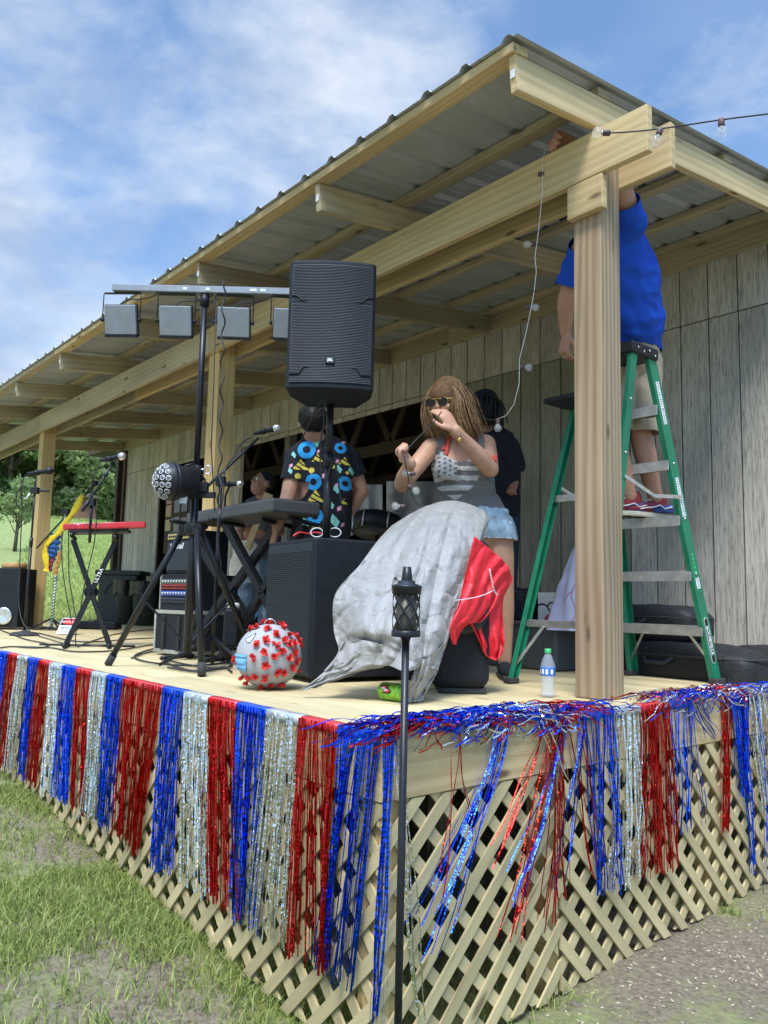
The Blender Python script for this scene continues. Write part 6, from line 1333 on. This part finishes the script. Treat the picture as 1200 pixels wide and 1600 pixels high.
for pts_ in ([at(693, 703, 3.995), at(697, 690, 4.02), at(703, 674, 4.06)], [at(697, 712, 3.98), at(700, 694, 4.0), at(706, 676, 4.05)], [at(738, 706, 4.0), at(742, 690, 4.05), at(739, 672, 4.09)], [at(732, 704, 4.0), at(736, 688, 4.04), at(733, 670, 4.08)]): mb.loft(curve(pts_, 8), [(.009, .003)]*9, R0, 8)
mb.build('undershirt_strap', M['coral'], wo)
def keepS(c): return hips.z-.07 < c.z < hips.z+.085
mb = MB(); torsoW(mb, .016); limb(mb, [hl, hl.lerp(kl, .7)], [.098, .092], None, .012); limb(mb, [hr_, hr_.lerp(kr, .7)], [.096, .090], None, .012)
sh_ = shell('shorts', mb, [M['denim'], M['white']], wo, keepS, lambda c: 1 if (c.z < hips.z-.060 and nz(c.x*60, c.y*60, c.z*60) > -.2) or nz(c.x*14, c.y*14, c.z*22+3) > .5 else 0, .006, 3, .004, lambda v: .005*nz(v.x*14, v.y*14, v.z*20))
mb = MB(); P = [wL_+ (eL_-wL_).normalized()*.012+V(0,0,0)+((R0*math.cos(a)+fwW.cross(R0)*0+V(0,0,1)*math.sin(a)*.8+fwW*math.sin(a)*.5))*.031 for a in [i*PI/10 for i in range(20)]]; mb.tube(P, .0022, 6, closed=True); mb.tube([p+(eL_-wL_).normalized()*.014 for p in P], .0016, 6, closed=True); mb.build('bracelet', M['gold'], wo)
mb = MB(); c = wL_+(eL_-wL_).normalized()*.03-V(0,0,.028)+fwW*.02; mb.lathe(c, [(.013, -.0012), (.013, .0012)], 16, fwW); mb.build('bracelet_charm', M['gold'], wo)
soft('cloth_patch', at(772, 716, 3.94), (.032,.022,.030), R0, xd, M['coral'], wo, seed=2)
# her length of the string lights
mb = MB(); mb.tube(curve([at(776, 655, dT+.25), at(764, 656, 3.98), at(748, 649, 4.0), at(738, 644, 4.0)], 14), .0026, 6); mb.build('wire', M['rubber'], sl_); mb = MB(); mb.tube(curve([at(690, 643, 3.72), at(676, 662, 3.74), at(655, 682, 3.72), at(640, 698, 3.68), at(632, 706, 3.66)], 20), .0026, 6); mb.tube(curve([at(632, 712, 3.66), at(634, 728, 3.66), at(638, 745, 3.7), at(639, 758, 3.72), at(650, 785, 3.72), at(668, 797, 3.72), at(684, 793, 3.70), at(700, 798, 3.66)], 24), .0026, 6); mb.build('wire', M['rubber'], sl_); mb = MB(); mb.tube(curve([at(640, 758, 3.72), at(632, 778, 3.72), at(631, 798, 3.72), at(645, 800, 3.72), at(652, 796, 3.72), at(664, 790, 3.7)], 16), .0026, 6)
mb.build('wire', M['rubber'], sl_)
for u_, v_, dr in ((648, 740, -R0), (638, 759, R0*.8-V(0,0,.5)), (632, 791, -R0)): bulbset(sl_, at(u_, v_, 3.71), Vector(dr), .9)

# ---- man on the ladder
fm = V(-.30, -.95, 0).normalized(); sm_ = fm.cross(V(0,0,1))*-1     # facing; his left side vector
mn = thing('person', 'man in royal blue shirt and khaki shorts standing on the green ladder', 'person', (-.55, 2.27, .84))
hM = at(983, 548, 4.34); wM = at(983, 500, 4.28); cM = at(966, 425, 4.14); uM = at(953, 372, 4.02); nM = at(930, 356, 3.90)
hdM = at(921, 338, 3.84); sLm, eLm, wLm = at(911, 392, 3.84), at(884, 470, 3.92), at(884, 522, 4.0); sRm = at(985, 352, 3.95); eRm = at(962, 262, 3.75); wRm = V(*hand_top)+R0*.085+V(0,0,-.005)+xd*.03
sdM = (at(1000, 420, 4.05)-at(920, 420, 3.92)).normalized()
def torsoM(mb, off=0):
    limb(mb, [hM-V(0,0,.05), hM+V(0,0,.05), wM, cM, uM], [(.158,.125),(.165,.13),(.168,.135),(.178,.125),(.150,.095)], sdM, off, 22); limb(mb, [uM+(sLm-uM)*.5, sLm], [.075, .060], None, off); limb(mb, [uM+(sRm-uM)*.4, sRm], [.080, .064], None, off)
def armM(mb, off=0, f=1.0):
    limb(mb, [sLm, sLm.lerp(eLm, .5*f), sLm.lerp(eLm, f)], [.056, .050, .042 if f == 1 else .052], None, off); limb(mb, [sRm, sRm.lerp(eRm, .5*f), sRm.lerp(eRm, f)], [.062, .056, .046 if f == 1 else .058], None, off)
mb = MB(); torsoM(mb); armM(mb); limb(mb, [eLm, eLm.lerp(wLm, .4), wLm], [.043, .040, .028]); limb(mb, [eRm, eRm.lerp(wRm, .4), wRm], [.046, .042, .028]); limb(mb, [uM, nM, hdM-V(0,0,.05)], [.068, .058, .055])
hand(mb, wLm, V(0,0,-1)-R0*.1, -fm*.2+R0*.6+xd*.3, (.5,.6,.6,.7), 1.05, -1, .5)
hand(mb, wRm, hand_top-wRm, V(0,0,-.8)-xd*.3+fwW*.2, (.75,.8,.85,.9), 1.1, 1, .7)
hLm, hRm = hM+sdM*.085-V(0,0,.06), hM-sdM*.085-V(0,0,.06)
aR2 = at(1024, 778, 4.27); aL2 = at(984, 772, 4.22); aR2.z = aL2.z = .95
kR2 = hLm.lerp(aR2, .52)+fm*.06+V(.0,0,0); kL2 = hRm.lerp(aL2, .52)+fm*.08
for h_, k_, a_ in ((hLm, kR2, aR2), (hRm, kL2, aL2)): limb(mb, [h_, h_.lerp(k_, .5), k_, k_.lerp(a_, .32), a_], [.092, .080, .058, .060, .038])
upM, fwM, sdh = head_prims(mb, hdM, V(0,0,1)+fm*.25, fm-R0*.3+V(0,0,.5)*0)
remeshed('body', mb, M['skin2'], mn, .006, 4)
face(hdM, upM, fwM, sdh, mn)
mb = MB(); mb.ball(hdM+upM*.045-fwM*.012, (.084, .103, .082), 24, sdh, upM); P=[]
mb.grid(lambda u, v: hdM+upM*(.035-.012*(v)**2-.010*(2*u-1)**2)+fwM*(.082+.075*v*math.sqrt(max(0, 1-(.9*(2*u-1))**2)))+sdh*.074*(2*u-1)*(1-.1*v), 14, 6); cp = mb.build('cap', M['blackcloth'], mn); s_ = cp.modifiers.new('t', 'SOLIDIFY'); s_.thickness = .003
slL, slR = sLm.lerp(eLm, .72), sRm.lerp(eRm, .42)
def keepB(c):
    if c.z < hM.z-.005+.02*nz(c.x*5, c.y*5): return False
    if (c-slL).dot((eLm-sLm).normalized()) > 0 and (c-slL).length < .14: return False
    if (c-slR).dot((eRm-sRm).normalized()) > 0: return False
    if (c-nM).length < .062: return False
    return True
mb = MB(); torsoM(mb, .026); armM(mb, .022, .9)
shell('t_shirt', mb, [M['blueshirt']], mn, keepB, None, .006, 4, .003, lambda v: .014*nz(v.x*5+v.z*5, v.y*5, v.z*9)+.010*nz(v.x*14+v.z*9, v.y*14, v.z*12)-.022*max(0, abs(nz(v.x*5-v.z*7, v.y*5, v.z*4+3))-.12)-.014*max(0, abs(nz(v.x*9+v.z*11, v.y*9, v.z*5+8))-.15))
mb = MB(); torsoM(mb, .008)
for h_, k_ in ((hLm, kR2), (hRm, kL2)): limb(mb, [h_, h_.lerp(k_, .6), h_.lerp(k_, 1.12)], [.105, .100, .100], None, .005)
zk = kR2.z-.0
shell('shorts', mb, [M['khaki']], mn, lambda c: zk-.02 < c.z < hM.z+.06, None, .006, 4, .003, lambda v: .010*nz(v.x*9, v.y*9, v.z*7)+.005*nz(v.x*24, v.y*24, v.z*18))
mred = mat('red_canvas', (.22,.02,.03), .8); mbl = mat('blue_canvas', (.03,.06,.22), .8)
for a_ in (aR2, aL2):
    hp = V(a_.x, a_.y, .842)-fm*.05; so_, d_, s2 = shoe(mn, hp, hp+fm*.2, mred, mat('cream_rubber', (.60,.55,.45), .6) if 'cream' not in M else M['cream'], 1.0, 'sneaker'); M.setdefault('cream', so_.children[0].data.materials[0])
    for k in (-1, 1):
        mb = MB()
        mb.grid(lambda u, v: hp-fm*(.032-.13*u)+s2*k*(.0405+.006*math.sin(u*PI)-.004*v)+V(0,0,.026+.048*v*(1-.35*u)), 8, 3); q_ = mb.build('heel_panel', mbl, None); q_.parent = so_; sd_ = q_.modifiers.new('s', 'SOLIDIFY'); sd_.thickness = .004
        mb = MB(); mb.tube([hp+fm*t+s2*k*(.049+.001*math.sin(t*9))+V(0,0,z) for t, z in ((-.02,.062),(.03,.048),(.06,.066),(.11,.052),(.16,.046),(.19,.038))], .0035, 6); sub(mb, 'side_stripe', M['white'], so_)
    mb = MB()
    for j in range(4): c = hp+fm*(.10+.028*j)+V(0,0,.092-.009*j); mb.tube([c-s2*.022, c+V(0,0,.006), c+s2*.022], .0034, 6)
    sub(mb, 'lace', M['white'], so_)

# ---- man in the patterned shirt seen from behind
pq = at(500, 850, 4.95); pm = thing('person', 'man seen from behind in a black shirt with blue rings and yellow triangles', 'person', (pq.x, pq.y, 0))
bkd = (fwW*.96-R0*.28).normalized(); fp = -bkd; sp_ = R0*.96+xd*-.28
hP, wP, cP, uP, nP, hdP = at(500, 858, 4.95), at(503, 810, 4.95), at(503, 745, 4.93), at(503, 708, 4.93), at(496, 690, 4.90), at(488, 663, 4.86)
sLp, eLp, wLp = at(463, 716, 4.90), at(450, 776, 4.80), at(432, 826, 4.72); sRp, eRp, wRp = at(545, 716, 4.98), at(565, 768, 5.0), at(541, 806, 5.02)
def torsoP(mb, off=0): limb(mb, [hP-V(0,0,.04), hP, wP, cP, uP], [(.165,.125),(.168,.13),(.168,.13),(.178,.125),(.165,.10)], R0, off, 22); limb(mb, [at(480, 712, 4.9), sLp], [.075, .060], None, off); limb(mb, [at(528, 712, 4.96), sRp], [.075, .060], None, off)
def armP(mb, off=0, f=1): limb(mb, [sLp, sLp.lerp(eLp, f)], [.055, .046], None, off); limb(mb, [sRp, sRp.lerp(eRp, f)], [.055, .046], None, off)
mb = MB(); torsoP(mb); armP(mb); limb(mb, [eLp, eLp.lerp(wLp, .4), wLp], [.046, .043, .029]); limb(mb, [eRp, eRp.lerp(wRp, .4), wRp], [.046, .043, .029]); limb(mb, [uP, nP, hdP-V(0,0,.04)], [.075, .062, .056])
hand(mb, wLp, V(0,0,-1)-R0*.25, R0*.6+fp*.4, (.4,.5,.5,.6), 1.05, 1, .4); hand(mb, wRp, -R0*.9+V(0,0,-.3), fp+V(0,0,-.2), (.5,.6,.6,.7), 1.05, 1, .4)
for k in (-1, 1):
    h_ = hP+R0*.085*k-V(0,0,.04); a_ = V(h_.x, h_.y, .08); limb(mb, [h_, h_.lerp(a_, .5), a_], [.09, .06, .04])
upP, fwP, sdP = head_prims(mb, hdP, V(0,0,1), fp-R0*.45)
remeshed('body', mb, M['skin2'], pm, .006, 4); face(hdP, upP, fwP, sdP, pm)
mb = MB(); mb.ball(hdP+upP*.034-fwP*.016, (.084, .100, .094), 24, sdP, upP); mb.ball(hdP+upP*.008-fwP*.040, (.072, .060, .066), 20, sdP, upP)
for _ in range(2600):
    a = rd.uniform(0, 2*PI); e = rd.uniform(-.35, 1.5); n_ = (sdP*math.cos(a)*math.cos(e)+fwP*math.sin(a)*math.cos(e)+upP*math.sin(e)); 
    if n_.dot(fwP) > .45 and e < .8: continue
    p = hdP+upP*.036-fwP*.02+sdP*n_.dot(sdP)*.084+fwP*n_.dot(fwP)*.093+upP*n_.dot(upP)*.089; t_ = (fwP*.35-upP*.7+V(rd.gauss(0,.25), rd.gauss(0,.25), 0)); t_ -= n_*t_.dot(n_)*.9; mb.loft([p-n_*.002, p+n_*.003+t_*.014, p+n_*.001+t_*.028], [.0022, .0018, .0005], None, 4)
for _ in range(900):
    a = rd.uniform(0, 2*PI); e = rd.uniform(-1.1, .6); n_ = (sdP*math.cos(a)*math.cos(e)+fwP*math.sin(a)*math.cos(e)+upP*math.sin(e))
    if n_.dot(fwP) > .1: continue
    p = hdP+upP*.008-fwP*.040+sdP*n_.dot(sdP)*.072+fwP*n_.dot(fwP)*.060+upP*n_.dot(upP)*.066; t_ = -upP+V(rd.gauss(0,.2), rd.gauss(0,.2), 0); t_ -= n_*t_.dot(n_)*.9; mb.loft([p-n_*.002, p+n_*.003+t_*.012, p+n_*.001+t_*.022], [.0022, .0018, .0005], None, 4)
mb.build('hair', M['hairk'], pm)
# shirt print: rings, triangles, dots drawn from the back
PR = []
def W2P(u_, v_): q = at(u_, v_, 4.85); return (q-cP).dot(R0), q.z-cP.z
for u_, v_, r_ in ((480, 704, 14), (491, 755, 12.5), (493, 808, 12.5), (532, 700, 9), (539, 756, 11), (470, 772, 6)): x, z = W2P(u_, v_); PR.append(('ring', x, z, r_*4.85/1256))
for u_, v_, r_, fl in ((471, 727, 13, 1), (497, 717, 9, 1), (538, 720, 9, 1), (494, 776, 13, 1), (495, 822, 8, 1), (537, 783, 6, 1)): x, z = W2P(u_, v_); PR.append(('tri', x, z, r_*4.85/1256))
for u_, v_, r_ in ((488, 737, 4.5), (467, 746, 4.5), (542, 739, 2.5), (495, 795, 3.5), (521, 731, 3)): x, z = W2P(u_, v_); PR.append(('dot', x, z, r_*4.85/1256))
for u_, v_, r_ in ((530, 734, 5), (523, 815, 8), (475, 763, 6), (478, 818, 7), (493, 689, 8), (526, 766, 5), (455, 738, 4), (548, 735, 5), (460, 712, 4), (518, 790, 5)): x, z = W2P(u_, v_); PR.append(('mint', x, z, r_*1.4*4.85/1256))
for u_, v_, r_ in ((499, 707, 3), (508, 745, 4), (527, 722, 3), (526, 760, 3), (530, 795, 3.5), (535, 820, 3), (456, 730, 3), (515, 778, 3), (484, 788, 3), (512, 700, 3), (536, 690, 3)): x, z = W2P(u_, v_); PR.append(('pink', x, z, r_*1.25*4.85/1256))
def shirtp(c):
    x = (c-cP).dot(R0); z = c.z-cP.z
    if (c-cP).dot(fp) > .05: x = -x+.03; z += .05
    for k, px_, pz_, r_ in PR:
        dx, dz = x-px_, z-pz_
        if k == 'ring':
            q = math.hypot(dx, dz)
            if .42*r_ < q < r_: return 1
        elif k == 'tri':
            if abs(dz) < r_*.7 and abs(dx) < (r_*.7-dz)*.72: return 2 if int((dx*.5+dz*.9+2)*105) % 3 else 0
        elif k == 'dot':
            if math.hypot(dx, dz) < r_: return 2
        elif k == 'mint':
            if abs(dx+dz*.3) < r_*.7*(1-abs(dz)/r_) if abs(dz) < r_ else False: return 3
        elif k == 'pink':
            if abs(dx) < r_*.7 and abs(dz-dx*.5) < r_*.7: return 4
    return 0
pslL, pslR = sLp.lerp(eLp, .62), sRp.lerp(eRp, .55)
def keepP(c):
    if c.z < hP.z+.045: return False
    if (c-pslL).dot((eLp-sLp).normalized()) > 0 and (c-pslL).length < .12: return False
    if (c-pslR).dot((eRp-sRp).normalized()) > 0 and (c-pslR).length < .12: return False
    return (c-nP).length > .068
mb = MB(); torsoP(mb, .016); armP(mb, .018, .85)
shell('shirt', mb, [M['blackcloth'], mat('ring_blue', (.02,.32,.75), .8), mat('print_yellow', (.70,.58,.10), .8), mat('print_mint', (.25,.62,.58), .8), mat('print_pink', (.75,.35,.50), .8)], pm, keepP, shirtp, .0042, 4, .003, lambda v: .007*nz(v.x*8+v.z*4, v.y*8, v.z*10))
mb = MB(); limb(mb, [hP, hP+V(0,0,.03)], [(.17,.13),(.172,.132)], R0, .006, 20)
for k in (-1, 1): h_ = hP+R0*.088*k-V(0,0,.02); a_ = V(h_.x, h_.y, .05); limb(mb, [h_, h_.lerp(a_, .5), a_], [.10, .08, .07])
remeshed('trousers', mb, M['blackcloth'], pm, .008, 3)
for k in (-1, 1): h_ = V((hP+R0*.088*k).x, (hP+R0*.088*k).y, 0); shoe(pm, h_-fp*.05, h_+fp*.2, M['blackcloth'], M['rubber'], 1.0)

# ---- guitarist looking up at the back
gm_ = at(402, 880, 6.9); gt = thing('person', 'guitarist in slate shirt and blue jeans looking up at the back of the stage', 'person', (gm_.x, gm_.y, 0))
fg = (-R0*.75+fwW*.66).normalized(); hG, wG, cG, uG, nG, hdG = at(403, 880, 6.9), at(406, 845, 6.9), at(408, 812, 6.88), at(410, 793, 6.88), at(411, 782, 6.86), at(409, 757, 6.84)
sLg, eLg, wLg = at(386, 797, 6.84), at(372, 832, 6.75), at(378, 850, 6.6); sRg, eRg, wRg = at(432, 797, 6.95), at(438, 830, 6.85), at(424, 812, 6.62)
def torsoG(mb, off=0): limb(mb, [hG, wG, cG, uG], [(.155,.11),(.15,.11),(.165,.115),(.15,.09)], R0, off, 20); limb(mb, [uG, sLg], [.07, .056], None, off); limb(mb, [uG, sRg], [.07, .056], None, off)
mb = MB(); torsoG(mb); limb(mb, [sLg, eLg], [.050, .042]); limb(mb, [eLg, wLg], [.042, .028]); limb(mb, [sRg, eRg], [.050, .042]); limb(mb, [eRg, wRg], [.042, .028]); limb(mb, [uG, nG, hdG-V(0,0,.04)], [.07, .058, .054])
hand(mb, wLg, V(0,0,-1)+R0*.3, fg*-.2+R0, (.5,.5,.6,.6), 1, -1, .5); hand(mb, wRg, V(0,0,.7)-R0*.5, -R0+V(0,0,-.2), (.9,.9,.9,.9), 1, 1, .8)
for k in (-1, 1): h_ = hG+R0*.08*k; a_ = V((h_+R0*.02).x, h_.y, .08); limb(mb, [h_, h_.lerp(a_, .5), a_], [.085, .058, .038])
upG, fwG, sdG = head_prims(mb, hdG, V(0,0,1)-fg*.45, fg+V(0,0,.5))
remeshed('body', mb, M['skin3'], gt, .006, 4); face(hdG, upG, fwG, sdG, gt)
mb = MB(); mb.ball(hdG+upG*.045-fwG*.022, (.081, .092, .080), 24, sdG, upG); mb.ball(hdG-upG*.02-fwG*.045, (.066, .05, .055), 20, sdG, upG); mb.build('cap', M['blackcloth'], gt)
mb = MB(); torsoG(mb, .014); limb(mb, [sLg, sLg.lerp(eLg, .6)], [.058, .054], None, .01); limb(mb, [sRg, sRg.lerp(eRg, .6)], [.058, .054], None, .01)
shell('t_shirt', mb, [M['greyshirt']], gt, lambda c: c.z > hG.z+.03 and (c-nG).length > .065 and (c-sLg.lerp(eLg, .6)).dot((eLg-sLg).normalized()) < 0.01+9*(c.z < wG.z) and not ((c-sRg.lerp(eRg,.6)).length < .06 and (c-sRg.lerp(eRg,.6)).dot((eRg-sRg).normalized()) > 0), None, .007, 4, .003, lambda v: .006*nz(v.x*9, v.y*9, v.z*9))
mb = MB(); limb(mb, [hG-V(0,0,.02), hG+V(0,0,.04)], [(.158,.115),(.155,.115)], R0, .008, 20)
for k in (-1, 1): h_ = hG+R0*.08*k; a_ = V((h_+R0*.02).x, h_.y, .06); limb(mb, [h_, h_.lerp(a_, .5), a_], [.092, .070, .058], None, .006)
shell('jeans', mb, [M['denim2'], M['denim']], gt, lambda c: c.z > .05, lambda c: 1 if nz(c.x*6, c.y*6, c.z*4) > .28 else 0, .007, 3, .003, lambda v: .008*nz(v.x*9, v.y*9, v.z*11))
for k in (-1, 1): h_ = V((hG+R0*.10*k).x, hG.y, 0); shoe(gt, h_-fg*.05, h_+fg*.2, M['blackcloth'], M['white'], 1.0)
eg = thing('electric_guitar', 'cream electric guitar with maple neck held upright by the guitarist', 'guitar', tuple(at(388, 872, 6.5)), 'guitars')
gX = (R0*.93-V(0,0,.36)).normalized(); gY = (V(0,0,1)*.93+R0*.36).normalized(); gbody(at(380, 874, 6.52), gX, gY, .72, M['gtrw'], eg)
n0 = at(386, 858, 6.49); n1 = at(409, 800, 6.49); mb = MB(); mb.beam(n0, n1, .05, .022, fwW); mb.beam(n1, n1+(n1-n0).normalized()*.16, .075, .016, fwW); mb.build('neck', mat('maple', (.50,.36,.19), .4), eg, .004)
mb = MB(); mb.loft(curve([at(384, 870, 6.6), at(420, 835, 6.76), at(432, 800, 6.85), at(418, 790, 6.78), at(405, 800, 6.6)], 16), [(.024, .003)]*17, V(0,0,1), 8); mb.build('strap', mat('leather', (.22,.09,.04), .7), eg)

# ---- person in black behind the woman
bq_ = at(772, 760, 5.25); bp_ = thing('person', 'person in black shirt and dark jeans standing behind the woman facing the wall', 'person', (bq_.x, bq_.y, 0))
fb_ = (xd*.9-R0*.35).normalized(); hB, cB, uB, nB, hdB = at(771, 805, 5.25), at(771, 745, 5.23), at(768, 692, 5.22), at(760, 672, 5.20), at(756, 640, 5.18)
sLb, eLb, wLb = at(742, 698, 5.15), at(742, 745, 5.1), at(748, 780, 5.0); sRb, eRb, wRb = at(796, 700, 5.3), at(807, 736, 5.28), at(799, 768, 5.10)
def torsoB(mb, off=0): limb(mb, [hB, hB.lerp(cB, .5), cB, uB], [(.16,.12),(.155,.12),(.165,.12),(.15,.095)], R0, off, 20); limb(mb, [uB, sLb], [.07, .056], None, off); limb(mb, [uB, sRb], [.07, .056], None, off)
mb = MB(); torsoB(mb); limb(mb, [sLb, eLb, wLb], [.050, .042, .028]); limb(mb, [sRb, eRb], [.050, .042]); limb(mb, [eRb, wRb], [.042, .028]); limb(mb, [uB, nB, hdB-V(0,0,.04)], [.07, .058, .054])
hand(mb, wLb, V(0,0,-1), R0, (.5,.5,.5,.5)); hand(mb, wRb, xd-R0*.3, V(0,0,-1), (.5,.5,.5,.5))
for k in (-1, 1): h_ = hB+R0*.08*k; a_ = V(h_.x, h_.y, .08); limb(mb, [h_, h_.lerp(a_, .5), a_], [.085, .058, .038])
upB, fwB, sdB = head_prims(mb, hdB, V(0,0,1), fb_); remeshed('body', mb, M['skin3'], bp_, .006, 4); face(hdB, upB, fwB, sdB, bp_)
hair(bp_, hdB, upB, fwB, sdB, 260, (M['hairk'],), .09, -V(0,0,.2), thick=.0036, flare=.01)
mb = MB(); mb.ball(hdB+upB*.055-fwB*.005, (.086, .104, .078), 24, sdB, upB); mb.build('cap', M['blackcloth'], bp_)
mb = MB(); torsoB(mb, .014); limb(mb, [sLb, sLb.lerp(eLb, .7)], [.058, .054], None, .01); limb(mb, [sRb, sRb.lerp(eRb, .75)], [.060, .060], None, .012)
shell('t_shirt', mb, [M['blackcloth']], bp_, lambda c: c.z > hB.z-.01 and (c-nB).length > .065, None, .007, 4, .003, lambda v: .007*nz(v.x*9, v.y*9, v.z*9))
mb = MB(); limb(mb, [hB-V(0,0,.04), hB+V(0,0,.02)], [(.162,.122),(.16,.12)], R0, .004, 20)
for k in (-1, 1): h_ = hB+R0*.08*k; a_ = V(h_.x, h_.y, .06); limb(mb, [h_, h_.lerp(a_, .5), a_], [.092, .070, .058], None, .006)
remeshed('jeans', mb, M['navy'], bp_, .007, 3)
for k in (-1, 1): h_ = V((hB+R0*.08*k).x, (hB+R0*.08*k).y, 0); shoe(bp_, h_-fb_*.05, h_+fb_*.2, M['blackcloth'], M['rubber'], 1.0)
